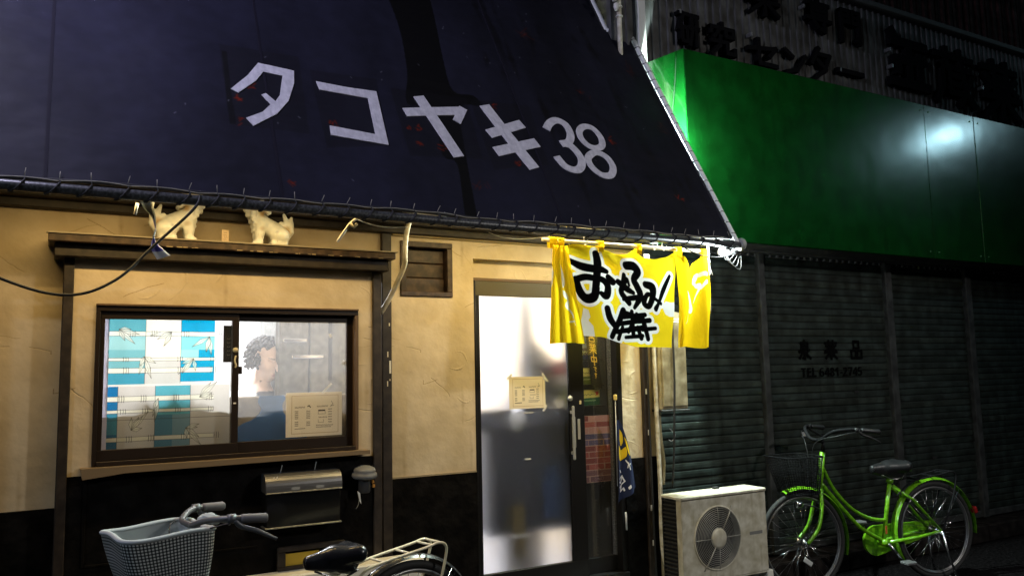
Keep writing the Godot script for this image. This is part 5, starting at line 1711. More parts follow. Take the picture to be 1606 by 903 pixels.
# ---------------------------------------------------------------- small things on the front
func small_things() -> void:
	# paper charm
	var im := canvas(48, 96, Color(0.86, 0.76, 0.62))
	for r in [[14, 16], [12, 34], [16, 48], [12, 62], [18, 76]]:
		for i in 3:
			paint(im, [[r[0] + i * 8, r[1] + (i % 2) * 2], [r[0] + i * 8 + 5, r[1] + 3 - (i % 2) * 2]], 3.0, Color(0.45, 0.36, 0.32, 0.7), 2.0)
	var pm := printed("charm print", im)
	var f := func(u: float, v: float) -> Vector3: return Vector3(0.701 + 0.032 * u, 2.2455 - 0.072 * v, 0.145 + 0.004 * v)
	tag(mi("paper_charm", sheet_mesh(1, 1, f, 0.006, false), pm), "small upright paper charm between the two ceramic lions", "charm")
	# cable from the eave
	var st := begin()
	tube(st, smooth_path([Vector3(0.515, 2.28, 0.715), Vector3(0.485, 2.215, 0.725), Vector3(0.345, 2.065, 0.67), Vector3(0.205, 1.915, 0.68), Vector3(0.040, 1.852, 0.67), Vector3(-0.18, 1.908, 0.66), Vector3(-0.55, 2.10, 0.62), Vector3(-0.9, 2.26, 0.6)], 8), 0.0058, 8)
	tag(done("cable", st, mat("black rubber")), "thick black cable sagging from the awning pipe across the bay corner", "cable")
	# twisted strip of plastic sheeting
	im = canvas(64, 256, Color(0.46, 0.50, 0.52))
	fill_poly(im, [[0, 96], [64, 112], [64, 136], [0, 128]], Color(0.30, 0.30, 0.60))
	fill_poly(im, [[8, 172], [60, 160], [64, 226], [4, 232]], Color(0.33, 0.31, 0.62))
	fill_poly(im, [[0, 140], [30, 150], [20, 170], [0, 168]], Color(0.75, 0.76, 0.80))
	fill_poly(im, [[0, 232], [64, 226], [64, 256], [0, 256]], Color(0.80, 0.80, 0.82))
	var bag := printed("plastic strip print", im, 0.35)
	bag.backlight_enabled = true
	bag.backlight = Color(0.4, 0.4, 0.4)
	var spine := smooth_path([Vector3(0.320, 2.268, 0.615), Vector3(0.325, 2.23, 0.622), Vector3(0.345, 2.19, 0.63), Vector3(0.352, 2.14, 0.635), Vector3(0.345, 2.10, 0.645), Vector3(0.352, 2.06, 0.66), Vector3(0.385, 2.02, 0.655)], 6)
	var wid := [0.030, 0.022, 0.014, 0.017, 0.006, 0.020, 0.026]
	var strip := func(u: float, v: float) -> Vector3:
		var i := clampf(v, 0, 0.9999) * (spine.size() - 1)
		var p: Vector3 = spine[int(i)].lerp(spine[int(i) + 1], i - int(i))
		var j := clampf(v, 0, 0.9999) * 6.0
		var w := lerpf(wid[int(j)], wid[int(j) + 1], j - int(j))
		var a := v * 3.4
		return p + Vector3(cos(a) * 1.0, -0.35 * v, sin(a)) * (u - 0.5) * 2.0 * w + Vector3(0, 0, 0.006 * sin(u * 7.0))
	tag(mi("plastic_strip", sheet_mesh(8, 36, strip, 0.0008), bag), "twisted blue and white plastic strip tied where the cable passes the lion", "plastic strip")
	# loose white straps on the pipe
	st = begin()
	tube(st, smooth_path([Vector3(1.238, 2.262, 0.585), Vector3(1.205, 2.235, 0.59), Vector3(1.172, 2.19, 0.595), Vector3(1.140, 2.143, 0.60)], 4), 0.0065, 6, false, 0.4)
	tube(st, [Vector3(1.205, 2.24, 0.59), Vector3(1.222, 2.216, 0.592), Vector3(1.238, 2.238, 0.59)], 0.008, 6, false, 0.4)
	tag(done("tie_strap", st, mat("old white plastic")), "bent white plastic strap hanging under the awning pipe over the bay", "strap")
	st = begin()
	tube(st, smooth_path([Vector3(1.235, 2.262, 0.58), Vector3(1.31, 2.240, 0.58), Vector3(1.40, 2.232, 0.58), Vector3(1.50, 2.240, 0.58)], 5), 0.0025, 6)
	tag(done("loose_wire", st, mat("pale pipe")), "thin pale loose wire lying under the awning pipe by the rain pipe", "wire")
	st = begin()
	tube(st, [Vector3(0.286, 2.255, 0.585), Vector3(0.277, 2.205, 0.59)], 0.0065, 6, false, 0.5)
	tag(done("tie_strap", st, mat("white tape")), "short white strap end beside the plastic strip at the pipe", "strap")
	st = begin()
	tube(st, smooth_path([Vector3(1.95, 2.245, 0.585), Vector3(2.03, 2.225, 0.58), Vector3(2.14, 2.222, 0.58), Vector3(2.25, 2.236, 0.58), Vector3(2.33, 2.25, 0.58)], 5), 0.0022, 6)
	tag(done("loose_wire", st, mat("pale cord")), "pale loose wire drooping under the pipe between vent and noren", "wire")
	# litter caught between hem and pipe
	st = begin(false)
	for p in [[2.05, 0.16, 0.012, 0.05], [2.34, 0.04, 0.020, -0.9], [2.50, 0.05, 0.016, 0.6], [2.58, 0.03, 0.014, 0.3]]:
		box(st, Vector3(p[0], 2.335, 0.52), Vector3(p[1], p[2], 0.006), 0.001, Basis(Vector3(0, 0, 1), p[3]))
	tag(done("plastic_scraps", st, mat("old white plastic")), "pale plastic scraps caught in the lit gap above the awning pipe", "scraps", "", "stuff")
	# mailbox
	var bx := thing("mailbox", "wide black metal mailbox with glossy rounded lid on the dark dado", "mailbox", Vector3(0.915, 0.80, 0.104))
	var blk := mat("gloss black metal", Color(0.012, 0.012, 0.013), 0.22, 0.4)
	blk.clearcoat_enabled = true
	blk.clearcoat = 0.6
	blk.clearcoat_roughness = 0.1
	slab("case", Vector3(0, 0, 0), Vector3(0.37, 0.165, 0.095), blk, bx, 0.006)
	st = begin(false)
	var prof := PackedVector2Array([Vector2(0, 0.165)])
	for i in 9:
		var a := PI / 2 * i / 8.0
		prof.append(Vector2(0.045 + 0.062 * cos(a), 0.185 + 0.066 * sin(a)))
	prof.append(Vector2(0, 0.251))
	prof.insert(1, Vector2(0.107, 0.165))
	prism(st, prof, 0.376, Transform3D(Basis(Vector3(0, 0, 1), Vector3(0, 1, 0), Vector3(1, 0, 0)), Vector3(-0.003, 0, 0)))
	done("lid", st, mat("lid steel", Color(0.30, 0.30, 0.315), 0.32, 0.85), bx)
	slab("lid_edge", Vector3(-0.004, 0.160, 0.095), Vector3(0.374, 0.166, 0.110), mat("galvanised"), bx, 0.002)
	slab("bottom_edge", Vector3(-0.004, -0.006, 0.0), Vector3(0.374, 0.001, 0.100), mat("galvanised"), bx, 0.002)
	for p in [[0.02, 0.225, 0.4], [0.035, 0.225, 0.4]]:
		st = begin(false)
		box(st, Vector3(p[0] + 0.01, p[1], 0.088), Vector3(0.034, 0.006, 0.002), 0, Basis(Vector3(0, 0, 1), 0.8) * Basis(Vector3(1, 0, 0), -0.7))
		done("tape_mark", st, mat("white tape"), bx)
	for p in [0.12, 0.24]:
		slab("name_tape", Vector3(p, 0.172, 0.1072), Vector3(p + 0.04, 0.186, 0.1082), mat("grey sticker", Color(0.3, 0.31, 0.32), 0.6), bx)
	# wires down to the mailbox
	st = begin()
	for p in [[1.0, 1.09], [1.17, 1.095]]:
		tube(st, [Vector3(p[0], p[1], 0.16), Vector3(p[0] - 0.002, 1.05, 0.135), Vector3(p[0] - 0.006, 1.0, 0.11)], 0.0016, 5)
	tag(done("hanging_wires", st, mat("pale pipe")), "two thin wires from the window sill to the mailbox", "wires")
	# domed fitting by the post
	var lt := thing("domed_bell", "grey mushroom shaped bell fitting between the mailbox and the post", "bell", Vector3(1.425, 0.985, 0.15))
	st = begin()
	lathe(st, [Vector2(0, 0.072), Vector2(0.030, 0.070), Vector2(0.052, 0.060), Vector2(0.058, 0.048), Vector2(0.054, 0.040), Vector2(0.064, 0.034), Vector2(0.066, 0.020), Vector2(0.058, 0.010), Vector2(0.030, 0.004), Vector2(0, 0.004)], Transform3D(Basis(Vector3(1, 0, 0), 0.1), Vector3.ZERO), 28)
	done("dome", st, mat("dome grey", Color(0.17, 0.175, 0.19), 0.5), lt)
	st = begin()
	lathe(st, [Vector2(0.030, 0.006), Vector2(0.031, -0.055), Vector2(0.026, -0.066), Vector2(0, -0.066)], Transform3D.IDENTITY, 20)
	done("body_tube", st, mat("dark fitting", Color(0.05, 0.05, 0.055), 0.4), lt)
	slab("bracket", Vector3(-0.012, -0.05, -0.05), Vector3(0.012, 0.0, -0.02), mat("dark fitting"), lt, 0.003)
	for p in [[0.036, -0.012], [0.040, -0.034]]:
		st = begin(false)
		box(st, Vector3(p[0] + 0.005, p[1], 0.012), Vector3(0.014, 0.016, 0.014), 0.003)
		done("amber_clip", st, mat("amber clip", Color(0.55, 0.24, 0.03), 0.5), lt)
	st = begin(false)
	prism(st, PackedVector2Array([Vector2(-0.045, -0.05), Vector2(-0.030, -0.062), Vector2(-0.024, -0.118), Vector2(-0.034, -0.100)]), 0.0015, Transform3D(Basis.IDENTITY, Vector3(0, 0, 0.02)))
	done("paper_flag", st, mat("white tape"), lt)
	st = begin()
	tube(st, smooth_path([Vector3(-0.034, -0.09, 0.02), Vector3(-0.04, -0.12, 0.022), Vector3(-0.052, -0.14, 0.02)], 3), 0.0015, 5)
	done("paper_string", st, mat("pale cord"), lt)

func menu_image(dark: bool) -> Image:
	var im := canvas(256, 188, Color(0.93, 0.88, 0.78))
	var ink := Color(0.25, 0.22, 0.2, 0.85)
	var gold := Color(0.62, 0.48, 0.28, 0.9)
	for r in [[26, 14, 238, 174]]:
		for e in [[r[0], r[1], r[2], r[1]], [r[2], r[1], r[2], r[3]], [r[2], r[3], r[0], r[3]], [r[0], r[3], r[0], r[1]]]:
			paint(im, [[e[0], e[1]], [e[2], e[3]]], 1.6, gold, 1.0)
	var g := RandomNumberGenerator.new()
	g.seed = 5
	var words := func(x: float, y: float, w: float, h: float, n: int) -> void:
		for i in n:
			var xx := x + w * i / n
			paint(im, [[xx, y + g.randf() * h], [xx + w / n * 0.7, y + g.randf() * h]], 1.3, ink, 1.0)
			paint(im, [[xx + w / n * 0.35, y], [xx + w / n * 0.3, y + h]], 1.1, ink, 1.0)
	words.call(40, 60, 46, 6, 8)
	words.call(140, 58, 52, 6, 9)
	for i in 8:
		words.call(40, 78 + i * 7.5 + (8 if i > 4 else 0), 16, 4, 4)
		words.call(92, 78 + i * 7.5 + (8 if i > 4 else 0), 18, 4, 4)
	paint(im, [[40, 154], [86, 153]], 4.0 if dark else 2.0, ink, 1.0)
	paint(im, [[98, 60], [104, 56], [110, 64]], 4.0, Color(0.1, 0.08, 0.05, 0.9), 1.0)
	fill_poly(im, [[146, 76], [178, 76], [178, 82], [146, 82]], Color(0.15, 0.12, 0.1, 0.9))
	for e in [[146, 82, 178, 94], [146, 118, 170, 130]]:
		paint(im, [[e[0], e[1]], [e[0], e[3]], [e[2], e[3]], [e[2], e[1]]], 1.2, ink, 1.0)
	for i in 6:
		words.call(192, 72 + i * 11, 18, 4, 4)
	words.call(148, 106, 40, 5, 6)
	words.call(136, 140, 80, 4, 14)
	words.call(136, 148, 70, 4, 12)
	paint(im, [[206, 40], [214, 52], [202, 62], [218, 58]], 1.6, ink, 1.0)
	return im

func paper(called: String, label: String, im: Image, lo: Vector2, hi: Vector2, z: float, key: String, curl := 0.004, skew := 0.0) -> Node3D:
	var t := thing(called, label, "menu")
	var f := func(u: float, v: float) -> Vector3:
		return Vector3(lerpf(lo.x, hi.x, u), lerpf(hi.y, lo.y, v) + skew * (u - 0.5), z + curl * sin(u * 5.0 + 1.0) * (0.3 + v) + curl)
	mi("sheet", sheet_mesh(12, 8, f, 0.0006), printed(key, im, 0.75), t)
	return t

func door_things() -> void:
	var t := paper("menu_sheet", "cream printed menu sheet taped to the frosted door pane", menu_image(true), Vector2(2.392, 1.304), Vector2(2.648, 1.496), -0.0255, "door menu print", 0.001)
	for p in [[2.64, 1.497, -0.9], [2.652, 1.475, -0.5], [2.642, 1.302, 0.9], [2.396, 1.497, 0.7]]:
		var st := begin(false)
		box(st, Vector3(p[0], p[1], -0.0225), Vector3(0.045, 0.012, 0.0006), 0, Basis(Vector3(0, 0, 1), p[2]))
		done("tape", st, mat("white tape"), t)
	for p in [[2.492, 1.275, 2.560, 1.281, "upper"], [2.492, 0.998, 2.535, 1.006, "lower"]]:
		tag(slab("white_scrap", Vector3(p[0], p[1], -0.0268), Vector3(p[2], p[3], -0.0258), mat("white tape")), "small white tape scrap on the frosted pane, %s" % ("just under the menu sheet" if p[4] == "upper" else "well below the menu sheet"), "tape")
	# hanging board: open for business
	var im := canvas(96, 420, Color(0.035, 0.03, 0.028))
	var yel := Color(0.88, 0.72, 0.30)
	var y := 14.0
	for g in [["ei", 66, 72, 7.5], ["gyo", 66, 74, 7.0], ["chu", 62, 78, 9.0], ["de", 30, 34, 5.0], ["su", 24, 40, 5.0]]:
		for s in GLYPH[g[0]]:
			var q := []
			for p in s:
				q.append([48 - g[1] / 2.0 + p[0] * g[1], y + p[1] * g[2]])
			paint(im, q, g[3], yel, 1.2)
		y += g[2] + 10
	t = thing("open_sign", "narrow black hanging board with yellow lettering behind the narrow pane", "sign")
	var f := func(u: float, v: float) -> Vector3: return Vector3(3.018 + 0.080 * u + 0.040 * v, 1.795 - 0.375 * v - 0.01 * u, -0.105)
	mi("board", sheet_mesh(1, 1, f, 0.008, false), printed("open sign print", im, 0.5), t)
	var st := begin()
	tube(st, [Vector3(3.05, 1.79, -0.109), Vector3(3.07, 1.93, -0.105), Vector3(3.09, 1.79, -0.109)], 0.0015, 5)
	done("sign_cord", st, mat("pale cord"), t)
	# shelves of packets behind the narrow pane
	var sh := thing("packet_rack", "dark wire rack holding packets behind the narrow pane", "rack")
	for yy in [1.30, 1.435, 1.60]:
		slab("shelf", Vector3(2.955, yy - 0.008, -0.24), Vector3(3.165, yy, -0.12), mat("black aluminium"), sh, 0.002)
	slab("back_panel", Vector3(2.94, 0.27, -0.262), Vector3(3.345, 2.0, -0.242), mat("dark wall"), sh)
	for xx in [2.955, 3.157]:
		slab("upright", Vector3(xx, 0.9, -0.24), Vector3(xx + 0.008, 1.95, -0.232), mat("black aluminium"), sh)
	var prt := func(base: Color, band: Color, mark: Color) -> Image:
		var q := canvas(128, 80, base)
		fill_poly(q, [[0, 44], [128, 38], [128, 80], [0, 80]], band)
		for i in 9:
			paint(q, [[14 + i * 10, 22 + (i % 3) * 3], [20 + i * 10, 26 - (i % 2) * 5]], 3.0, Color(0.12, 0.2, 0.12, 0.9), 1.5)
			paint(q, [[20 + i * 9, 56 + (i % 2) * 3], [26 + i * 9, 54]], 3.0, Color(0.75, 0.78, 0.6, 0.9), 1.5)
		fill_poly(q, [[98, 10], [122, 8], [118, 26], [102, 30]], mark)
		return q
	var packs := [[2.985, 1.302, 0.15, 0.098, "pack a", Color(0.72, 0.68, 0.40), Color(0.03, 0.28, 0.16), Color(0.72, 0.22, 0.10), "green and cream packet with a red mark on the lower rack shelf"],
		[2.965, 1.437, 0.12, 0.105, "pack b", Color(0.66, 0.62, 0.34), Color(0.35, 0.40, 0.12), Color(0.3, 0.3, 0.12), "olive and cream packet on the middle rack shelf behind the hanging board"],
		[2.985, 1.602, 0.14, 0.15, "pack c", Color(0.40, 0.46, 0.58), Color(0.08, 0.10, 0.30), Color(0.85, 0.85, 0.88), "blue grey packet on the upper rack shelf under the noren edge"]]
	for p in packs:
		var g := func(u: float, v: float) -> Vector3: return Vector3(p[0] + p[2] * u, p[1] + p[3] * (1.0 - v), -0.135 + 0.008 * sin(u * 3.1) * sin(v * 3.1))
		tag(mi("packet", sheet_mesh(6, 5, g, 0.05), printed(p[4], prt.call(p[5], p[6], p[7]), 0.35)), p[8], "packet", "packets on the rack")
	# brick patterned paper in the narrow pane
	im = canvas(160, 330, Color(0.62, 0.50, 0.46))
	var g2 := RandomNumberGenerator.new()
	g2.seed = 9
	for r in 11:
		for c in 4:
			var x0 := -60.0 + c * 92 + (46 if r % 2 else 0) + g2.randf_range(-2, 2)
			var col := Color(0.42, 0.15, 0.13).lerp(Color(0.58, 0.28, 0.25), g2.randf())
			if r in [3, 4]:
				col = Color(0.22, 0.20, 0.34).lerp(Color(0.40, 0.34, 0.46), g2.randf())
			elif r in [0, 2] and g2.randf() < 0.6:
				col = Color(0.62, 0.45, 0.42)
			elif r > 8:
				col = Color(0.25, 0.16, 0.28).lerp(Color(0.45, 0.3, 0.3), g2.randf())
			fill_poly(im, [[x0, r * 30 + 2], [x0 + 88, r * 30 + 2], [x0 + 88, r * 30 + 27], [x0, r * 30 + 27]], col)
			for i in 6:
				paint(im, [[x0 + g2.randf() * 86, r * 30 + 3 + g2.randf() * 22], [x0 + g2.randf() * 86, r * 30 + 3 + g2.randf() * 22]], 2.0, Color(0.7, 0.55, 0.5, 0.16), 3.0)
	var bf := func(u: float, v: float) -> Vector3: return Vector3(2.958 + 0.204 * u, 1.238 - 0.420 * v, -0.0745 - 0.001 * sin(u * 4.0))
	tag(mi("brick_paper", sheet_mesh(4, 2, bf, 0.0008), printed("brick paper print", im, 0.6)), "sheet of brick patterned paper stuck behind the narrow pane", "poster")
	# blue towel-like pennant with yellow shapes on a thin rod
	t = thing("blue_pennant", "blue and yellow pennant with white lettering on a thin rod beside the door", "pennant")
	im = canvas(160, 480, Color(0.03, 0.10, 0.26))
	for q in [[[70, 60], [110, 90], [100, 150], [60, 170], [40, 120]], [[20, 150], [60, 190], [120, 180], [110, 240], [40, 250], [10, 210]], [[120, 110], [150, 150], [150, 250], [125, 215]]]:
		fill_poly(im, smooth2(q + [q[0]]), Color(0.86, 0.72, 0.05))
		paint(im, smooth2(q + [q[0]]), 5, Color(0.02, 0.03, 0.06), 1.5)
	for s in [[[96, 262], [110, 290], [100, 310]], [[110, 300], [130, 296]], [[112, 284], [118, 330]]]:
		paint(im, s, 8, Color(0.9, 0.9, 0.92), 1.5)
	for s in [[[30, 300], [44, 318]], [[24, 350], [56, 344], [40, 380], [24, 366]], [[58, 352], [70, 384], [50, 392]], [[30, 402], [44, 396], [38, 430], [58, 420], [62, 436]], [[86, 430], [96, 424], [98, 436], [88, 438], [86, 430]]]:
		paint(im, s, 9, Color(0.92, 0.92, 0.95), 1.5)
	var pf := func(u: float, v: float) -> Vector3:
		var w := 0.014 + 0.145 * pow(maxf(v, 0.0), 0.7)
		return Vector3(3.126 + w * u - 0.012 * v, 1.21 - 0.43 * v - 0.13 * v * (1.0 - u) * (0.7 if v > 0.5 else v * 1.4), 0.055 + 0.022 * sin(u * 8.0 + v * 3.0) * v)
	mi("cloth", sheet_mesh(24, 24, pf, 0.0008), printed("pennant print", im, 0.8), t)
	st = begin()
	tube(st, [Vector3(3.124, 1.335, 0.05), Vector3(3.118, 0.80, 0.05)], 0.0028, 6)
	done("rod", st, mat("pale pipe"), t)
	st = begin(false)
	box(st, Vector3(3.124, 1.352, 0.05), Vector3(0.024, 0.038, 0.02), 0.006)
	done("rod_clip", st, mat("yellow clip", Color(0.72, 0.55, 0.16), 0.5), t)
	# pale drip rod at the jamb foot
	st = begin()
	tube(st, [Vector3(3.19, 0.63, 0.03), Vector3(3.192, 0.52, 0.03)], 0.006, 8)
	tag(done("door_stop", st, mat("pale pipe")), "short pale rod fixed upright low on the door jamb", "door stop")
	# meter box and pipes at the shop corner
	var box_m := mat("meter beige", Color(0.46, 0.40, 0.27), 0.5)
	box_m.albedo_texture = noise_tex(0.012, 4, Color(0.7, 0.68, 0.62), Color(1, 1, 1), 51)
	triplanar(box_m, 1.2)
	t = thing("meter_box", "tall beige meter box mounted at the shop corner below the noren", "meter box", Vector3(3.462, 1.26, -0.01))
	slab("case", Vector3(0.0, 0.0, 0.0), Vector3(0.235, 0.60, 0.10), box_m, t, 0.008)
	slab("cover", Vector3(0.012, 0.02, 0.10), Vector3(0.223, 0.58, 0.112), box_m, t, 0.006)
	slab("cover_edge", Vector3(0.0, -0.012, 0.0), Vector3(0.235, 0.0, 0.115), mat("dark wall"), t, 0.003)
	st = begin(false)
	prism(st, PackedVector2Array([Vector2(0.0, 0.60), Vector2(0.235, 0.60), Vector2(0.20, 0.64), Vector2(0.05, 0.66)]), 0.09, Transform3D.IDENTITY)
	done("hood", st, box_m, t)
	var pipes := [[[Vector3(3.448, 1.9, 0.055), Vector3(3.446, 1.3, 0.06), Vector3(3.452, 0.8, 0.06), Vector3(3.448, 0.36, 0.065), Vector3(3.50, 0.20, 0.09)], 0.014, "cream conduit running down the shop corner beside the meter box", "old white plastic"],
		[[Vector3(3.475, 1.9, 0.02), Vector3(3.472, 1.3, 0.04), Vector3(3.478, 0.8, 0.03), Vector3(3.476, 0.15, 0.03)], 0.013, "weathered tan pipe down the corner behind the cream conduit", "tan pipe"],
		[[Vector3(3.56, 1.95, 0.115), Vector3(3.555, 1.5, 0.125), Vector3(3.535, 1.15, 0.125), Vector3(3.525, 0.95, 0.12), Vector3(3.52, 0.76, 0.10)], 0.007, "thin black cable hanging in front of the meter box", "black rubber"],
		[[Vector3(3.50, 1.26, 0.02), Vector3(3.49, 1.1, 0.035), Vector3(3.505, 0.92, 0.04), Vector3(3.485, 0.78, 0.05)], 0.012, "short bent tan pipe leaving the bottom of the meter box", "tan pipe"],
		[[Vector3(3.395, 2.2, 0.045), Vector3(3.398, 1.6, 0.045), Vector3(3.396, 0.9, 0.045), Vector3(3.40, 0.2, 0.05)], 0.006, "thin dark cable clipped down the black corner post", "black rubber"]]
	mat("tan pipe", Color(0.30, 0.25, 0.15), 0.6)
	for p in pipes:
		st = begin()
		tube(st, smooth_path(p[0], 5), p[1], 10)
		tag(done("conduit", st, mats[p[3]]), p[2], "pipe", "")
	st = begin()
	tube(st, smooth_path([Vector3(3.60, 1.13, 0.0), Vector3(3.63, 1.09, 0.02), Vector3(3.60, 1.05, 0.02), Vector3(3.58, 1.06, 0.01)], 4), 0.003, 5)
	tag(done("wire_curl", st, mat("pale pipe")), "small pale curl of wire above the air conditioner", "wire")
	for p in [[3.385, 1.365], [3.392, 1.10], [3.39, 0.62], [3.395, 0.40]]:
		tag(slab("paint_mark", Vector3(p[0], p[1], 0.0302), Vector3(p[0] + 0.012, p[1] + 0.035, 0.0312), mat("white tape")), "white paint mark on the corner post %s" % ["level with the door lock", "level with the door handle", "by the pennant's foot", "near the doorstep"][[1.365, 1.10, 0.62, 0.40].find(p[1])], "paint mark")

func window_things() -> void:
	tag(paper("menu_sheet", "cream printed menu sheet behind the bay window glass in the lower corner", menu_image(false), Vector2(1.044, 1.215), Vector2(1.338, 1.440), 0.0465, "window menu print", 0.0008), "", "")
	# bamboo print curtain
	var W := 420
	var H := 470
	var im := canvas(W, H, Color(0.90, 0.89, 0.86))
	var px := func(a: float) -> float: return (a - 95.0) / 690.0 * W
	var py := func(a: float) -> float: return (a - 72.0) / 778.0 * H
	var rect := func(a: float, b: float, c: float, d: float, col: Color) -> void:
		fill_poly(im, [[px.call(a), py.call(b)], [px.call(c), py.call(b)], [px.call(c), py.call(d)], [px.call(a), py.call(d)]], col)
	var teal := Color(0.36, 0.66, 0.70)
	var cyan := Color(0.0, 0.60, 0.76)
	rect.call(95, 72, 297, 175, teal)
	rect.call(95, 175, 297, 268, Color(0.58, 0.78, 0.79))
	rect.call(95, 268, 297, 390, Color(0.45, 0.70, 0.73))
	rect.call(95, 390, 297, 462, Color(0.25, 0.60, 0.70))
	rect.call(297, 72, 495, 330, Color(0.93, 0.91, 0.85))
	rect.call(297, 330, 495, 462, Color(0.80, 0.80, 0.78))
	rect.call(495, 72, 690, 170, cyan)
	rect.call(495, 170, 690, 268, Color(0.50, 0.80, 0.83))
	rect.call(495, 268, 690, 452, cyan)
	rect.call(495, 268, 600, 330, Color(0.60, 0.82, 0.84))
	rect.call(690, 72, 790, 560, Color(0.96, 0.96, 0.96))
	rect.call(85, 474, 155, 610, Color(0.05, 0.44, 0.66))
	rect.call(85, 610, 155, 740, Color(0.22, 0.55, 0.66))
	rect.call(85, 740, 155, 850, Color(0.08, 0.40, 0.58))
	rect.call(155, 474, 358, 850, Color(0.82, 0.81, 0.79))
	rect.call(358, 474, 555, 640, Color(0.35, 0.68, 0.74))
	rect.call(358, 640, 455, 850, Color(0.28, 0.52, 0.62))
	rect.call(455, 640, 555, 850, Color(0.45, 0.60, 0.66))
	rect.call(555, 474, 790, 850, Color(0.84, 0.83, 0.80))
	var lineC := Color(0.22, 0.22, 0.2, 0.75)
	var pale := Color(0.92, 0.91, 0.84)
	for l in [[175, 95, 690, 13], [322, 95, 690, 8], [385, 95, 680, 14], [545, 85, 690, 14], [615, 85, 690, 9], [770, 85, 690, 12]]:
		var yy: float = py.call(l[0])
		var hh: float = l[3] / 778.0 * H
		fill_poly(im, [[px.call(l[1]), yy - hh], [px.call(l[2]), yy - hh], [px.call(l[2]), yy + hh], [px.call(l[1]), yy + hh]], pale)
		for e in [-1.0, 1.0]:
			paint(im, [[px.call(l[1]), yy + e * hh], [px.call(l[2]), yy + e * hh]], 1.2, lineC, 1.0)
		for j in [170, 290, 470, 660]:
			for d in [-14, 0, 12]:
				var xx: float = px.call(j + d + (l[0] % 60))
				paint(im, [[xx, yy - hh - 3], [xx + 1, yy], [xx, yy + hh + 3]], 1.6, lineC, 1.0)
	for c in [[150, 150, 0.6], [440, 165, 2.3], [290, 305, 1.2], [570, 320, 2.4], [375, 545, 1.8], [610, 545, -0.6], [230, 720, -0.9], [530, 720, 0.5], [660, 190, 2.0]]:
		for i in 5:
			var a: float = c[2] + (i - 2) * 0.42
			if (i == 4 and int(c[0]) % 3 == 0) or (i == 0 and int(c[1]) % 4 == 1):
				continue
			a = c[2] + (i - 2) * (0.34 + 0.16 * sin(c[0] * 0.7)) + 0.35 * sin(i * 2.7 + c[0])
			var ln := 112.0 - absf(i - 2) * 14.0 + 26.0 * sin(i * 1.9 + c[1])
			var p0 := Vector2(px.call(c[0]), py.call(c[1]))
			var dr := Vector2(cos(a), sin(a)) * ln * 0.61
			var sd := Vector2(-sin(a), cos(a)) * 8.0
			var leaf := [[p0.x, p0.y], [p0.x + dr.x * 0.45 + sd.x, p0.y + dr.y * 0.45 + sd.y], [p0.x + dr.x, p0.y + dr.y], [p0.x + dr.x * 0.45 - sd.x, p0.y + dr.y * 0.45 - sd.y]]
			fill_poly(im, leaf, Color(0.90, 0.90, 0.84, 0.75))
			paint(im, leaf + [leaf[0]], 1.1, Color(0.22, 0.22, 0.18, 0.7), 1.0)
			paint(im, [leaf[0], leaf[2]], 1.0, Color(0.25, 0.25, 0.2, 0.6), 1.0)
	for xx in [297, 495]:
		paint(im, [[px.call(xx), py.call(72)], [px.call(xx), py.call(462)]], 1.3, lineC, 1.0)
	for xx in [155, 358, 555]:
		paint(im, [[px.call(xx), py.call(474)], [px.call(xx), py.call(850)]], 1.3, lineC, 1.0)
	paint(im, [[0, py.call(662)], [W, py.call(662)]], 1.2, lineC, 1.0)
	var cm := printed("bamboo print", im, 0.8)
	cm.backlight_enabled = true
	cm.backlight = Color(0.95, 0.95, 0.95)
	var f := func(u: float, v: float) -> Vector3: return Vector3(0.222 + 0.55 * u, 1.825 - 0.645 * v, 0.020 + 0.008 * sin(u * 14.0 + 0.6 * sin(v * 4.0)) * (0.3 + 0.7 * v) + 0.004 * sin(u * 31.0 + v) + 0.003 * sin(v * 9.0))
	tag(mi("bamboo_curtain", sheet_mesh(30, 20, f), cm), "translucent curtain printed with teal blocks and bamboo inside the bay window", "curtain")
	var f2 := func(u: float, v: float) -> Vector3: return Vector3(0.186 + 0.040 * u, 1.828 - 0.65 * v, 0.030 + 0.006 * sin(v * 30.0 + u * 3.0))
	var lm := cloth("lavender film", canvas(4, 4, Color(0.80, 0.79, 0.88)))
	tag(mi("film_strip", sheet_mesh(4, 30, f2), lm), "crumpled pale lavender film strip along the bay window's frame", "film")
	# small black price board on the pane
	im = canvas(64, 200, Color(0.03, 0.03, 0.03))
	for i in 5:
		for j in 3:
			paint(im, [[22 + j * 11, 70 + i * 22 + (j % 2) * 3], [29 + j * 11, 74 + i * 22 - (j % 2) * 4]], 2.0, Color(0.75, 0.75, 0.7, 0.8), 1.2)
	var pf := func(u: float, v: float) -> Vector3: return Vector3(0.735 + 0.052 * u, 1.782 - 0.182 * v, 0.0405)
	tag(mi("price_board", sheet_mesh(1, 1, pf, 0.004, false), printed("price board print", im, 0.5)), "small black price board with chalk marks at the meeting stiles", "board")
	# blue cloth hanging over the counter board
	var st := begin(false)
	var q := []
	for p in smooth2([[0.930, 1.428], [0.922, 1.395], [0.938, 1.36], [0.915, 1.325], [0.885, 1.305], [0.845, 1.29], [0.815, 1.26], [0.806, 1.17], [1.16, 1.17], [1.13, 1.26], [1.108, 1.30], [1.072, 1.315], [1.048, 1.345], [1.045, 1.385], [1.058, 1.41], [1.052, 1.428]], 4):
		q.append(Vector2(p[0], p[1]))
	prism(st, PackedVector2Array(q), 0.012, Transform3D(Basis.IDENTITY, Vector3(0, 0, -0.0345)))
	tag(done("blue_cloth", st, mat("blue cloth", Color(0.003, 0.065, 0.18), 0.8)), "deep blue cloth draped over the beige counter behind the window", "cloth")
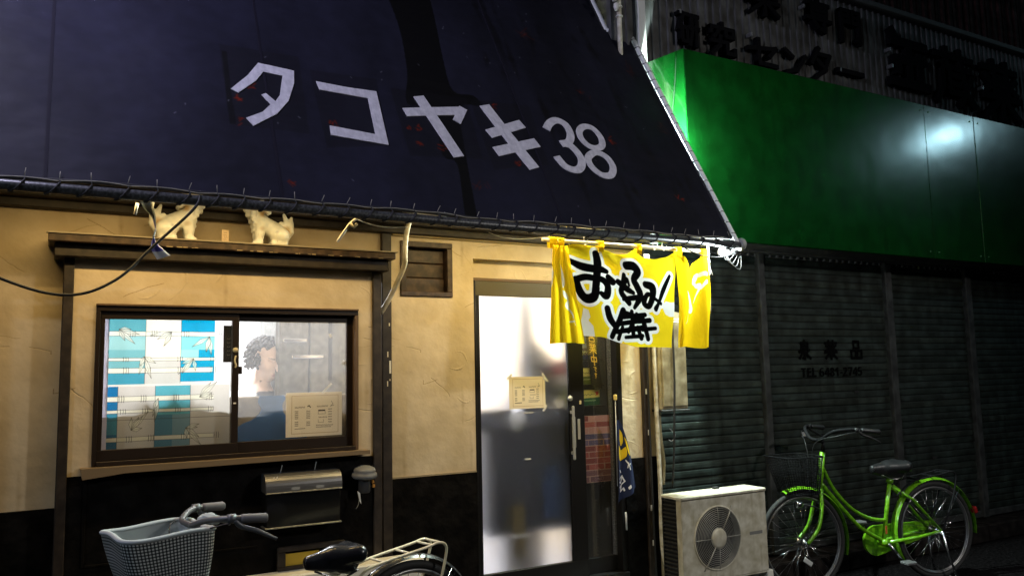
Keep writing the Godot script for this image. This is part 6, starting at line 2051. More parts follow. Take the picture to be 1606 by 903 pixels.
	# white tape scraps on the glass
	var sc := [[1.255, 1.46, 0.07, 0.010, 0.75, "slanting tape strip on the glass above the window menu"], [1.345, 1.59, 0.022, 0.022, 0.78, "small triangular tape scrap near the bay window's far stile"], [1.272, 1.735, 0.014, 0.020, 0.4, "tiny pale tape scrap high on the bay window glass"]]
	for s in sc:
		st = begin(false)
		box(st, Vector3(s[0], s[1], 0.0555), Vector3(s[2], s[3], 0.0008), 0, Basis(Vector3(0, 0, 1), s[4]))
		tag(done("tape_scrap", st, mat("white tape")), s[5], "tape")
	person()

func person() -> void:
	var t := Vector3(1.045, 0.2, -0.64)
	var skin := Color(0.72, 0.52, 0.43)
	var wear := Color(0.05, 0.055, 0.075)
	var white := Color(0.72, 0.72, 0.74)
	var body := []
	var add := func(list: Array, a: Array, c: Array, ra: float, rb: float, k := 0.03) -> void:
		list.append([Vector3(a[0], a[1], a[2]), Vector3(c[0], c[1], c[2]), ra, rb, k])
	# turned towards the street and to the cabinet; leaning a little
	add.call(body, [0, 0.80, 0], [0.0, 1.02, 0.0], 0.125, 0.115, 0.05)
	add.call(body, [0.0, 1.02, 0.0], [0.01, 1.16, 0.01], 0.125, 0.120, 0.05)
	add.call(body, [-0.14, 1.19, 0.0], [0.15, 1.19, 0.02], 0.058, 0.058, 0.05)
	add.call(body, [0.01, 1.20, 0.01], [0.025, 1.30, 0.03], 0.050, 0.046, 0.03)
	for s in [-1.0, 1.0]:
		add.call(body, [s * 0.08, 0.80, 0], [s * 0.09, 0.44, 0.01], 0.088, 0.058, 0.03)
		add.call(body, [s * 0.09, 0.44, 0.01], [s * 0.09, 0.06, -0.02], 0.056, 0.036, 0.02)
		add.call(body, [s * 0.09, 0.035, -0.03], [s * 0.10, 0.03, 0.13], 0.034, 0.028, 0.02)
		add.call(body, [s * 0.175, 1.17, 0.01], [s * 0.215, 0.92, 0.03], 0.046, 0.038, 0.03)
		add.call(body, [s * 0.215, 0.92, 0.03], [s * 0.14, 0.86, 0.22], 0.036, 0.026, 0.02)
	var tint := func(p: Vector3) -> Color:
		if p.y > 1.245: return skin
		if p.z > 0.19 and p.y < 0.93 and p.y > 0.75: return skin
		if p.y > 0.55 and p.x < -0.02 and p.y < 1.25: return white
		return wear
	var st := begin()
	sd_field(body, 0.014, st, Transform3D.IDENTITY, tint)
	# hands: palm and five fingers each, resting on the counter edge
	for s in [-1.0, 1.0]:
		var hand := []
		add.call(hand, [s * 0.138, 0.858, 0.225], [s * 0.130, 0.850, 0.285], 0.022, 0.024, 0.01)
		for i in 4:
			var o := (i - 1.5) * 0.017
			var ln: float = [0.050, 0.060, 0.056, 0.042][i]
			add.call(hand, [s * 0.130 + o, 0.850, 0.295], [s * 0.128 + o * 1.1, 0.846, 0.295 + ln * 0.55], 0.0095, 0.0085, 0.004)
			add.call(hand, [s * 0.128 + o * 1.1, 0.846, 0.295 + ln * 0.55], [s * 0.126 + o * 1.1, 0.832, 0.295 + ln], 0.0085, 0.007, 0.002)
		add.call(hand, [s * 0.115, 0.850, 0.25], [s * 0.092, 0.842, 0.29], 0.011, 0.008, 0.006)
		sd_field(hand, 0.005, st, Transform3D.IDENTITY, func(_p): return skin)
	# head in its own frame, turned and tilted
	var head := []
	add.call(head, [0, 0.10, -0.01], [0, 0.12, -0.005], 0.080, 0.080, 0.02)
	add.call(head, [0, 0.03, 0.030], [0, 0.05, 0.025], 0.052, 0.060, 0.03)
	add.call(head, [0, -0.02, 0.045], [0, -0.005, 0.05], 0.022, 0.026, 0.03)
	add.call(head, [0, 0.075, 0.080], [0, 0.040, 0.100], 0.010, 0.013, 0.010)
	add.call(head, [-0.020, 0.008, 0.078], [0.020, 0.008, 0.078], 0.007, 0.007, 0.006)
	add.call(head, [-0.016, -0.004, 0.077], [0.016, -0.004, 0.077], 0.007, 0.007, 0.004)
	for s in [-1.0, 1.0]:
		add.call(head, [s * 0.030, 0.090, 0.070], [s * 0.045, 0.088, 0.062], 0.010, 0.009, 0.008)
		add.call(head, [s * 0.045, 0.04, 0.05], [s * 0.05, 0.05, 0.04], 0.022, 0.020, 0.02)
		add.call(head, [s * 0.078, 0.055, -0.005], [s * 0.082, 0.075, -0.012], 0.010, 0.013, 0.006)
	add.call(head, [0, -0.01, -0.01], [0, -0.08, -0.02], 0.045, 0.046, 0.02)
	var turn := Transform3D(Basis(Vector3(0, 1, 0), 0.62) * Basis(Vector3(1, 0, 0), 0.18) * Basis(Vector3(0, 0, 1), -0.10), Vector3(0.03, 1.345, 0.035))
	var face := func(p: Vector3) -> Color:
		for s in [-1.0, 1.0]:
			if p.distance_to(Vector3(s * 0.032, 0.072, 0.083)) < 0.008: return Color(0.12, 0.08, 0.07)
			if Vector2((p.x - s * 0.034) / 0.020, (p.y - 0.095) / 0.005).length() < 1.0 and p.z > 0.05: return Color(0.25, 0.17, 0.13)
		if Vector2(p.x / 0.024, (p.y - 0.003) / 0.010).length() < 1.0 and p.z > 0.07: return Color(0.52, 0.29, 0.25)
		return skin
	sd_field(head, 0.004, st, turn, face)
	var pm := mat("person surface", Color(1, 1, 1), 0.65)
	pm.vertex_color_use_as_albedo = true
	var o := done("person", st, pm)
	o.position = t
	tag(o, "person with dark curly hair, head turned aside, standing behind the bay window", "person")
	var hair := []
	var g := RandomNumberGenerator.new()
	g.seed = 3
	add.call(hair, [0, 0.125, -0.03], [0, 0.14, -0.02], 0.082, 0.080, 0.01)
	for i in 330:
		var a := g.randf() * TAU
		var e := g.randf_range(-0.25, 1.4)
		var d := Vector3(cos(a) * cos(e), sin(e), sin(a) * cos(e))
		if d.z > 0.45 and d.y < 0.42:
			continue
		var c := Vector3(0, 0.11, -0.02) + d * Vector3(0.098, 0.102, 0.102) * g.randf_range(0.94, 1.10)
		hair.append([c, c + Vector3(g.randf_range(-0.015, 0.015), -0.012, g.randf_range(-0.01, 0.01)), 0.0095, 0.0065, 0.002])
	for i in 110:
		var s := -1.0 if i % 2 else 1.0
		var c := Vector3(s * g.randf_range(0.070, 0.098), g.randf_range(0.02, 0.11), g.randf_range(-0.08, 0.02))
		hair.append([c, c + Vector3(g.randf_range(-0.012, 0.012), g.randf_range(-0.02, 0.01), g.randf_range(-0.012, 0.012)), 0.0095, 0.0065, 0.002])
	st = begin()
	sd_field(hair, 0.004, st, turn)
	done("hair", st, mat("dark hair", Color(0.020, 0.017, 0.017), 0.7, 0.0, 0.3), o)

# ---------------------------------------------------------------- air conditioner
func air_conditioner() -> void:
	var t := thing("air_conditioner", "weathered beige air conditioner outdoor unit with round fan grille by the corner", "air conditioner", Vector3(3.325, 0.185, 0.22))
	var m := mat("aircon beige", Color(0.70, 0.66, 0.55), 0.5)
	m.albedo_texture = streak_tex(Color(0.82, 0.80, 0.74), Color(1, 1, 1), 61)
	triplanar(m, 1.0)
	var dark := mat("aircon dark", Color(0.012, 0.012, 0.012), 0.7)
	var w := 0.706
	var h := 0.545
	var d := 0.18
	var y0 := 0.05
	# case: face with a round opening
	var face := PackedVector2Array([Vector2(0, y0), Vector2(w, y0), Vector2(w, h), Vector2(0, h)])
	var st := begin(false)
	var cc := Vector2(0.285, 0.298)
	var r := 0.188
	var n := 48
	for i in n:
		var a0 := TAU * i / n
		var a1 := TAU * (i + 1) / n
		var p0 := cc + Vector2(cos(a0), sin(a0)) * r
		var p1 := cc + Vector2(cos(a1), sin(a1)) * r
		var e := func(a: float) -> Vector2:
			var v := Vector2(cos(a), sin(a))
			var k := 1e9
			if v.x > 1e-6: k = minf(k, (w - 0.004 - cc.x) / v.x)
			if v.x < -1e-6: k = minf(k, (0.004 - cc.x) / v.x)
			if v.y > 1e-6: k = minf(k, (h - 0.004 - cc.y) / v.y)
			if v.y < -1e-6: k = minf(k, (y0 + 0.004 - cc.y) / v.y)
			return cc + v * k
		var q0: Vector2 = e.call(a0)
		var q1: Vector2 = e.call(a1)
		quad(st, Vector3(p0.x, p0.y, d), Vector3(p1.x, p1.y, d), Vector3(q1.x, q1.y, d), Vector3(q0.x, q0.y, d), Vector3(0, 0, 1))
		quad(st, Vector3(p0.x, p0.y, d), Vector3(p1.x, p1.y, d), Vector3(p1.x, p1.y, d - 0.05), Vector3(p0.x, p0.y, d - 0.05), Vector3(cc.x - p0.x, cc.y - p0.y, 0))
	# corners that the fan of quads cuts off
	for c in [Vector2(0.004, y0 + 0.004), Vector2(w - 0.004, y0 + 0.004), Vector2(w - 0.004, h - 0.004), Vector2(0.004, h - 0.004)]:
		var a := (Vector2(c.x, c.y) - cc).angle()
		var i0 := floorf(a / (TAU / n)) * TAU / n
		var pts := []
		for aa in [i0, i0 + TAU / n]:
			var v := Vector2(cos(aa), sin(aa))
			var k := 1e9
			if v.x > 1e-6: k = minf(k, (w - 0.004 - cc.x) / v.x)
			if v.x < -1e-6: k = minf(k, (0.004 - cc.x) / v.x)
			if v.y > 1e-6: k = minf(k, (h - 0.004 - cc.y) / v.y)
			if v.y < -1e-6: k = minf(k, (y0 + 0.004 - cc.y) / v.y)
			pts.append(cc + v * k)
		tri(st, Vector3(c.x, c.y, d), Vector3(pts[0].x, pts[0].y, d), Vector3(pts[1].x, pts[1].y, d), Vector3(0, 0, 1))
	done("front", st, m, t)
	slab("side_panel", Vector3(w - 0.006, y0, 0), Vector3(w, h, d - 0.001), m, t)
	slab("corner_post", Vector3(0, y0, d - 0.045), Vector3(0.006, h, d - 0.001), m, t)
	slab("rear_panel", Vector3(0, y0, 0), Vector3(w - 0.006, h, 0.006), dark, t)
	slab("base_pan", Vector3(0.0, y0 - 0.008, 0.0), Vector3(w, y0, d - 0.001), m, t)
	slab("lid", Vector3(-0.006, h, -0.004), Vector3(w + 0.006, h + 0.022, d + 0.008), m, t, 0.006)
	slab("coil", Vector3(0.012, y0, 0.01), Vector3(0.03, h, d - 0.05), dark, t)
	for i in 20:
		slab("fin", Vector3(-0.001, y0 + 0.012 + i * 0.0245, 0.01), Vector3(0.011, y0 + 0.020 + i * 0.0245, d - 0.046), mat("aircon shade", Color(0.03, 0.028, 0.024), 0.6), t)
	slab("shroud", Vector3(0.04, y0, d - 0.075), Vector3(w - 0.01, h, d - 0.06), dark, t)
	# fan and grille
	st = begin()
	for i in 3:
		var a := TAU * i / 3.0 + 0.4
		var p := []
		for j in 7:
			var aa := a + (j - 3) * 0.16
			p.append([Vector3(cc.x + cos(aa) * 0.05, cc.y + sin(aa) * 0.05, d - 0.045 + j * 0.003), Vector3(cc.x + cos(aa + 0.3) * 0.165, cc.y + sin(aa + 0.3) * 0.165, d - 0.050 + j * 0.006)])
		for j in 6:
			quad(st, p[j][0], p[j + 1][0], p[j + 1][1], p[j][1], Vector3(0, 0, 1))
	done("fan", st, mat("fan grey", Color(0.05, 0.05, 0.05), 0.5), t)
	var gm := mat("grille wire", Color(0.40, 0.38, 0.33), 0.4, 0.2)
	for i in 12:
		st = begin()
		ring(st, Vector3(cc.x, cc.y, d + 0.010 - 0.006 * pow(i / 11.0, 3.0)), 0.066 + i * 0.0112, 0.0019, Vector3(0, 0, 1), 56, 5)
		done("grille_ring", st, gm, t)
	for i in 4:
		var a := PI / 2 * i + (0.0 if i % 2 == 0 else 0.0)
		var v := Vector3(cos(a), sin(a), 0)
		st = begin()
		tube(st, [Vector3(cc.x, cc.y, d + 0.013) + v * 0.06, Vector3(cc.x, cc.y, d + 0.010) + v * 0.15, Vector3(cc.x, cc.y, d + 0.003) + v * 0.196], 0.0024, 5)
		done("grille_spoke", st, gm, t)
	for i in 2:
		var a := 0.98 + PI * i
		var v := Vector3(cos(a), sin(a), 0)
		st = begin()
		tube(st, [Vector3(cc.x, cc.y, d + 0.014) + v * 0.06, Vector3(cc.x, cc.y, d + 0.012) + v * 0.15, Vector3(cc.x, cc.y, d + 0.004) + v * 0.222], 0.0036, 6)
		done("grille_brace", st, gm, t)
	st = begin()
	ring(st, Vector3(cc.x, cc.y, d + 0.001), r + 0.002, 0.006, Vector3(0, 0, 1), 56, 8)
	done("grille_rim", st, m, t)
	st = begin()
	lathe(st, [Vector2(0, 0.016), Vector2(0.045, 0.014), Vector2(0.060, 0.009), Vector2(0.063, 0.0), Vector2(0, 0.0)], Transform3D(Basis(Vector3(1, 0, 0), PI / 2), Vector3(cc.x, cc.y, d + 0.004)), 32)
	done("hub_disc", st, m, t)
	# faint maker's strip and feet
	slab("maker_strip", Vector3(0.555, 0.285, d), Vector3(0.665, 0.305, d + 0.0012), mat("maker grey", Color(0.22, 0.215, 0.20), 0.5), t)
	for x in [0.10, 0.56]:
		slab("foot", Vector3(x, 0, -0.02), Vector3(x + 0.05, y0 - 0.008, d + 0.02), mat("black rubber"), t, 0.004)
	slab("drain_clip", Vector3(0.40, h + 0.022, 0.02), Vector3(0.44, h + 0.036, 0.05), mat("black rubber"), t, 0.003)
	# concrete block beside it
	var b := slab("concrete_block", Vector3(4.02, 0.185, 0.30), Vector3(4.075, 0.235, 0.40), mat("whitewashed concrete"), null, 0.006)
	tag(b, "small pale concrete block between the air conditioner and the green bicycle", "block")

# ---------------------------------------------------------------- bicycles
func bicycle(t: Node3D, o: Dictionary) -> void:
	# rear axle over the origin, front towards -x
	var R := 0.34
	var L := 1.12
	var fm: StandardMaterial3D = o.frame
	var blk := mat("black plastic", Color(0.014, 0.014, 0.015), 0.45)
	var chrome: StandardMaterial3D = mats["chrome"]
	var tyre := mat("tyre", Color(0.016, 0.016, 0.016), 0.75)
	var rimm := mat("rim alloy", Color(0.30, 0.30, 0.30), 0.35, 0.8)
	var st: SurfaceTool
	for wx in [0.0, -L]:
		var w := Node3D.new()
		w.name = "wheel"
		if t.has_node("wheel"):
			w.name = "wheel_001"
		t.add_child(w)
		w.position = Vector3(wx, R, 0)
		st = begin()
		ring(st, Vector3.ZERO, R - 0.018, 0.018, Vector3(0, 0, 1), 64, 10)
		done("tyre", st, tyre, w)
		st = begin()
		for e in [-0.009, 0.009]:
			ring(st, Vector3(0, 0, e), R - 0.042, 0.007, Vector3(0, 0, 1), 64, 6)
		ring(st, Vector3.ZERO, R - 0.047, 0.009, Vector3(0, 0, 1), 64, 6)
		done("rim", st, rimm, w)
		st = begin()
		lathe(st, [Vector2(0, -0.055), Vector2(0.008, -0.055), Vector2(0.010, -0.040), Vector2(0.026, -0.034), Vector2(0.026, -0.028), Vector2(0.014, -0.022), Vector2(0.014, 0.022), Vector2(0.026, 0.028), Vector2(0.026, 0.034), Vector2(0.010, 0.040), Vector2(0.008, 0.055), Vector2(0, 0.055)], Transform3D(Basis(Vector3(1, 0, 0), PI / 2), Vector3.ZERO), 16)
		done("hub", st, chrome, w)
		st = begin()
		for i in 32:
			var a := TAU * i / 32.0
			var b := a + (0.55 if (i / 2) % 2 == 0 else -0.55)
			var z := 0.030 if i % 2 == 0 else -0.030
			tube(st, [Vector3(cos(b) * 0.024, sin(b) * 0.024, z), Vector3(cos(a) * (R - 0.05), sin(a) * (R - 0.05), 0)], 0.0014, 4)
		done("spokes", st, chrome, w)
		if wx < -0.5:
			st = begin(false)
			box(st, Vector3(0.02, -0.13, 0.02), Vector3(0.075, 0.032, 0.008), 0.004, Basis(Vector3(0, 0, 1), -0.6))
			done("spoke_reflector", st, mat("reflector white", Color(0.6, 0.6, 0.58), 0.25), w)
	# frame
	var bb := Vector3(-0.455, 0.285, 0)
	var seat := Vector3(-0.365, 0.70, 0)
	var ht := Vector3(-0.915, o.get("head", 0.93), 0)
	var rise: float = o.get("rise", 1.0)
	var wide: float = o.get("wide", 1.0)
	var sweep: float = o.get("sweep", 1.0)
	var hb := Vector3(-0.955, 0.70, 0)
	st = begin()
	tube(st, [bb, seat], 0.0145, 12)
	tube(st, [hb + Vector3(-0.006, -0.03, 0), ht], 0.020, 12)
	tube(st, smooth_path([hb + Vector3(0.012, 0.02, 0), Vector3(-0.80, 0.56, 0), Vector3(-0.64, 0.40, 0), bb + Vector3(-0.01, 0.015, 0)], 6), 0.0140, 10)
	tube(st, smooth_path([hb.lerp(ht, 0.55) + Vector3(0.01, 0, 0), Vector3(-0.84, 0.67, 0), Vector3(-0.70, 0.53, 0), Vector3(-0.55, 0.455, 0), bb.lerp(seat, 0.36)], 6), 0.0125, 10)
	for s in [-1.0, 1.0]:
		tube(st, [bb + Vector3(0.03, 0.005, s * 0.03), Vector3(-0.2, 0.31, s * 0.055), Vector3(0.0, R, s * 0.060)], [0.013, 0.012, 0.010], 10)
		tube(st, [seat + Vector3(0.01, -0.03, s * 0.015), Vector3(-0.22, 0.57, s * 0.05), Vector3(0.0, R, s * 0.060)], [0.011, 0.010, 0.009], 10)
	lathe(st, [Vector2(0, -0.036), Vector2(0.024, -0.036), Vector2(0.024, 0.036), Vector2(0, 0.036)], Transform3D(Basis(Vector3(1, 0, 0), PI / 2), bb), 16)
	done("frame", st, fm, t)
	st = begin()
	for s in [-1.0, 1.0]:
		tube(st, smooth_path([hb + Vector3(-0.008, -0.03, s * 0.018), Vector3(-0.985, 0.56, s * 0.048), Vector3(-1.03, 0.43, s * 0.055), Vector3(-L, R, s * 0.058)], 5), 0.0125, 10)
	tube(st, [hb + Vector3(-0.008, -0.03, -0.03), hb + Vector3(-0.008, -0.03, 0.03)], 0.016, 10)
	done("fork", st, o.get("fork", fm), t)
	# mudguards
	for g in [[0.0, -0.42, 2.72 + 0.75, "rear"], [-L, 0.62, 2.55, "front"]]:
		st = begin()
		var c := Vector3(g[0], R, 0)
		var a0: float = deg_to_rad(-8.0) if g[3] == "rear" else deg_to_rad(-12.0)
		var a1: float = deg_to_rad(212.0) if g[3] == "rear" else deg_to_rad(112.0)
		if g[3] == "front":
			a0 = deg_to_rad(-18.0)
		var N := 36
		for i in N:
			for j in 6:
				var q := []
				for e in [[i, j], [i + 1, j], [i + 1, j + 1], [i, j + 1]]:
					var a := lerpf(a0, a1, e[0] / float(N))
					var b: float = lerpf(-1.0, 1.0, e[1] / 6.0)
					q.append(c + Vector3(cos(a), sin(a), 0) * (R + 0.030 - 0.016 * b * b) + Vector3(0, 0, b * 0.030))
				var out: Vector3 = q[0] + q[2] - 2.0 * c
				quad(st, q[0], q[1], q[2], q[3], out)
		done("mudguard", st, o.guard, t)
		if g[3] == "rear":
			st = begin()
			for s in [-1.0, 1.0]:
				tube(st, [Vector3(0, R, s * 0.062), Vector3(cos(0.9) * (R + 0.012), R + sin(0.9) * (R + 0.012), s * 0.030)], 0.0025, 5)
			done("mudguard_stay", st, chrome, t)
			st = begin(false)
			box(st, Vector3(cos(0.30) * (R + 0.045), R + sin(0.30) * (R + 0.045), 0), Vector3(0.035, 0.05, 0.05), 0.008, Basis(Vector3(0, 0, 1), 0.3))
			done("rear_reflector", st, mat("red reflector", Color(0.25, 0.015, 0.015), 0.2), t)
	# chain case, cranks, pedals (far side is the drive side)
	st = begin(false)
	var cp := PackedVector2Array()
	for i in 15:
		var a := PI / 2 + PI * i / 14.0
		cp.append(Vector2(bb.x + cos(a) * 0.105, bb.y + sin(a) * 0.105))
	for i in 9:
		var a := -PI / 2 + PI * i / 8.0
		cp.append(Vector2(0.02 + cos(a) * 0.05, R + sin(a) * 0.05))
	prism(st, cp, 0.022, Transform3D(Basis.IDENTITY, Vector3(0, 0, -0.085)))
	done("chain_case", st, o.get("case", fm), t)
	st = begin()
	tube(st, [bb + Vector3(0, 0, 0.05), bb + Vector3(0.10, -0.125, 0.065)], [0.011, 0.009], 8)
	tube(st, [bb + Vector3(0, 0, -0.10), bb + Vector3(-0.10, 0.125, -0.11)], [0.011, 0.009], 8)
	done("crank", st, chrome, t)
	for s in [-1.0, 1.0]:
		st = begin(false)
		box(st, bb + Vector3(s * 0.10, s * -0.125, s * 0.115), Vector3(0.085, 0.022, 0.075), 0.006)
		done("pedal", st, mat("pedal grey", Color(0.12, 0.12, 0.12), 0.5), t)
	# seat post and saddle
	st = begin()
	tube(st, [seat + Vector3(-0.004, -0.02, 0), seat + Vector3(0.018, o.saddle - 0.70 - 0.05, 0)], 0.0125, 12)
	done("seat_post", st, chrome, t)
	st = begin()
	lathe(st, [Vector2(0.017, -0.012), Vector2(0.024, -0.012), Vector2(0.024, 0.02), Vector2(0.017, 0.02)], Transform3D(Basis(Vector3(0, 0, 1), -0.21), seat), 14)
	done("seat_clamp", st, fm, t)
	var sb := []
	var sc := Vector3(-0.345, o.saddle, 0)
	sb.append([sc + Vector3(-0.155, -0.012, 0), sc + Vector3(-0.02, -0.010, 0), 0.024, 0.046, 0.02])
	for s in [-1.0, 1.0]:
		sb.append([sc + Vector3(-0.03, -0.012, s * 0.02), sc + Vector3(0.075, -0.004, s * 0.062), 0.036, 0.042, 0.035])
	sb.append([sc + Vector3(0.02, -0.02, 0), sc + Vector3(0.085, -0.012, 0), 0.04, 0.046, 0.03])
	sb.append([sc + Vector3(-0.155, -0.035, 0), sc + Vector3(0.05, -0.055, 0), 0.018, 0.05, 0.02])
	var ss: float = o.get("seat_size", 1.0)
	for q in sb:
		q[0] = sc + (q[0] - sc) * ss
		q[1] = sc + (q[1] - sc) * ss
		q[2] *= ss
		q[3] *= ss
	st = begin()
	sd_field(sb, 0.007, st)
	done("saddle", st, o.saddle_mat, t)
	st = begin()
	for s in [-1.0, 1.0]:
		tube(st, smooth_path([sc + Vector3(-0.10, -0.06, s * 0.015), sc + Vector3(0.0, -0.095, s * 0.025), sc + Vector3(0.07, -0.07, s * 0.045)], 4), 0.004, 6)
	done("saddle_rails", st, chrome, t)
	# stem, bar, grips, levers
	st = begin()
	tube(st, [ht + Vector3(0.0, -0.02, 0), ht + Vector3(0.012, 0.075, 0)], 0.0115, 12)
	tube(st, [ht + Vector3(0.012, 0.07, 0), ht + Vector3(-0.035, 0.085, 0)], 0.013, 12)
	done("stem", st, o.bar, t)
	var mid := ht + Vector3(-0.04, 0.085, 0)
	st = begin()
	var grips := []
	for s in [-1.0, 1.0]:
		var p := smooth_path([mid, mid + Vector3(-0.01, 0.01, s * 0.06), mid + Vector3(0.02, 0.075 * rise, s * 0.15 * wide), mid + Vector3(0.10 * sweep, 0.095 * rise, s * 0.235 * wide), mid + Vector3(0.17 * sweep, 0.085 * rise, s * 0.265 * wide), mid + Vector3(0.275 * sweep, 0.07 * rise, s * 0.285 * wide)], 6)
		tube(st, p, 0.0112, 12)
		grips.append([mid + Vector3(0.155 * sweep, 0.087 * rise, s * 0.262 * wide), mid + Vector3(0.285 * sweep, 0.069 * rise, s * 0.287 * wide), s])
	done("handlebar", st, o.bar, t)
	for g in grips:
		st = begin()
		tube(st, [g[0], g[0].lerp(g[1], 0.08), g[0].lerp(g[1], 0.5), g[0].lerp(g[1], 0.93), g[1]], [0.0145, 0.0165, 0.0160, 0.0175, 0.013], 14)
		done("grip", st, o.get("grip", blk), t)
		st = begin()
		var a: Vector3 = g[0]
		tube(st, smooth_path([a + Vector3(-0.02, -0.004, 0), a + Vector3(0.005, -0.028, 0.004 * g[2]), a + Vector3(0.06, -0.050, 0.018 * g[2]), a + Vector3(0.125, -0.085, 0.03 * g[2])], 5), [0.009, 0.009, 0.010, 0.011, 0.011, 0.010, 0.009, 0.009, 0.009, 0.009, 0.009, 0.008, 0.008, 0.007, 0.006, 0.006], 8, false, 0.7)
		lathe(st, [Vector2(0, -0.014), Vector2(0.017, -0.014), Vector2(0.017, 0.014), Vector2(0, 0.014)], Transform3D(Basis(Vector3(0, 0, 1), PI / 2), a + Vector3(-0.03, 0.002, -0.012 * g[2])), 12)
		done("brake_lever", st, o.get("lever", blk), t)
		st = begin()
		tube(st, smooth_path([a + Vector3(-0.03, -0.01, 0), a + Vector3(-0.12, -0.03, -0.05 * g[2]), mid + Vector3(-0.06, -0.02, 0.05 * g[2]), hb + Vector3(-0.05, 0.1, 0.012 * g[2]), hb + Vector3(-0.03, -0.02, 0.0)], 5), 0.0028, 5)
		done("brake_cable", st, blk, t)
	# stand
	st = begin()
	for s in [-1.0, 1.0]:
		tube(st, [Vector3(0.0, R, s * 0.07), Vector3(0.03, 0.16, s * 0.085), Vector3(0.075, 0.012, s * 0.10)], 0.008, 8)
	tube(st, [Vector3(0.075, 0.012, -0.10), Vector3(0.085, 0.010, 0), Vector3(0.075, 0.012, 0.10)], 0.008, 8)
	done("stand", st, chrome, t)
	# carrier
	st = begin()
	var ry: float = o.rack
	for s in [-1.0, 1.0]:
		tube(st, smooth_path([Vector3(-0.335, 0.60, s * 0.03), Vector3(-0.27, ry - 0.07, s * 0.045), Vector3(-0.20, ry - 0.035, s * 0.055), Vector3(0.05, ry, s * 0.06), Vector3(0.12, ry + 0.012, s * 0.06), Vector3(0.160, ry - 0.002, s * 0.062), Vector3(0.160, ry - 0.05, s * 0.064), Vector3(0.11, 0.55, s * 0.07), Vector3(0.0, R, s * 0.072)], 5), 0.0062, 8)
	for x in [-0.16, -0.03, 0.09, 0.135]:
		var yy: float = ry + (x - 0.05) * 0.135 - (0.002 if x > 0.2 else 0.0)
		tube(st, [Vector3(x, yy, -0.06), Vector3(x, yy, 0.06)], 0.0055, 8)
	done("carrier", st, o.rack_mat, t)
	# headlamp
	st = begin()
	lathe(st, [Vector2(0, 0.03), Vector2(0.016, 0.026), Vector2(0.024, 0.0), Vector2(0.026, -0.022), Vector2(0.022, -0.026), Vector2(0, -0.028)], Transform3D(Basis(Vector3(0, 0, 1), -PI / 2) * Basis(Vector3(0, 0, 1), 0.0), Vector3(-1.17, 0.60, 0.055)), 18)
	done("headlamp", st, chrome, t)
	st = begin()
	tube(st, [Vector3(-1.15, 0.60, 0.055), Vector3(-1.06, 0.58, 0.058), Vector3(-0.995, 0.55, 0.05)], 0.006, 6)
	done("headlamp_bracket", st, blk, t)

func basket_loop(y: float, k: float, lean: float) -> Array:
	# rounded rectangle at height fraction y (0 bottom, 1 top)
	var pts := []
	var hx := lerpf(0.110, 0.152, y) * k
	var hz := lerpf(0.105, 0.145, y) * k
	var r := 0.045
	for c in [[1, 1], [-1, 1], [-1, -1], [1, -1]]:
		for i in 5:
			var a: float = {[1, 1]: 0.0, [-1, 1]: PI / 2, [-1, -1]: PI, [1, -1]: 1.5 * PI}[c] + PI / 2 * i / 4.0
			pts.append(Vector3(c[0] * (hx - r) + cos(a) * r + lean * y, 0, c[1] * (hz - r) + sin(a) * r))
	return pts

func basket(t: Node3D, at: Vector3, h: float, m: Material, dense: int) -> void:
	var st := begin()
	for y in [0.0, 0.5, 1.0]:
		var p := []
		for q in basket_loop(y, 1.0, -0.03):
			p.append(at + q + Vector3(0, y * h, 0))
		tube(st, p, 0.0045 if y == 1.0 else 0.003, 6, true)
	done("basket_rim", st, m, t)
	st = begin()
	for j in range(1, dense):
		var p := []
		for q in basket_loop(j / float(dense), 1.0, -0.03):
			p.append(at + q + Vector3(0, j * h / dense, 0))
		tube(st, p, 0.0020, 4, true)
	var lo := basket_loop(0.0, 1.0, -0.03)
	var hi := basket_loop(1.0, 1.0, -0.03)
	for i in lo.size():
		var n := maxi(1, int(lo[i].distance_to(lo[(i + 1) % lo.size()]) / (0.30 / dense)))
		for k in n:
			var a: Vector3 = lo[i].lerp(lo[(i + 1) % lo.size()], k / float(n))
			var b: Vector3 = hi[i].lerp(hi[(i + 1) % hi.size()], k / float(n))
			tube(st, [at + a, at + b + Vector3(0, h, 0)], 0.0020, 4)
	for k in range(1, 12):
		var z := lerpf(-0.1, 0.1, k / 12.0)
		tube(st, [at + Vector3(-0.108, 0, z), at + Vector3(0.108, 0, z)], 0.0018, 4)
	var o := done("basket_wire", st, m, t)
	o.set_meta("kind", "stuff")

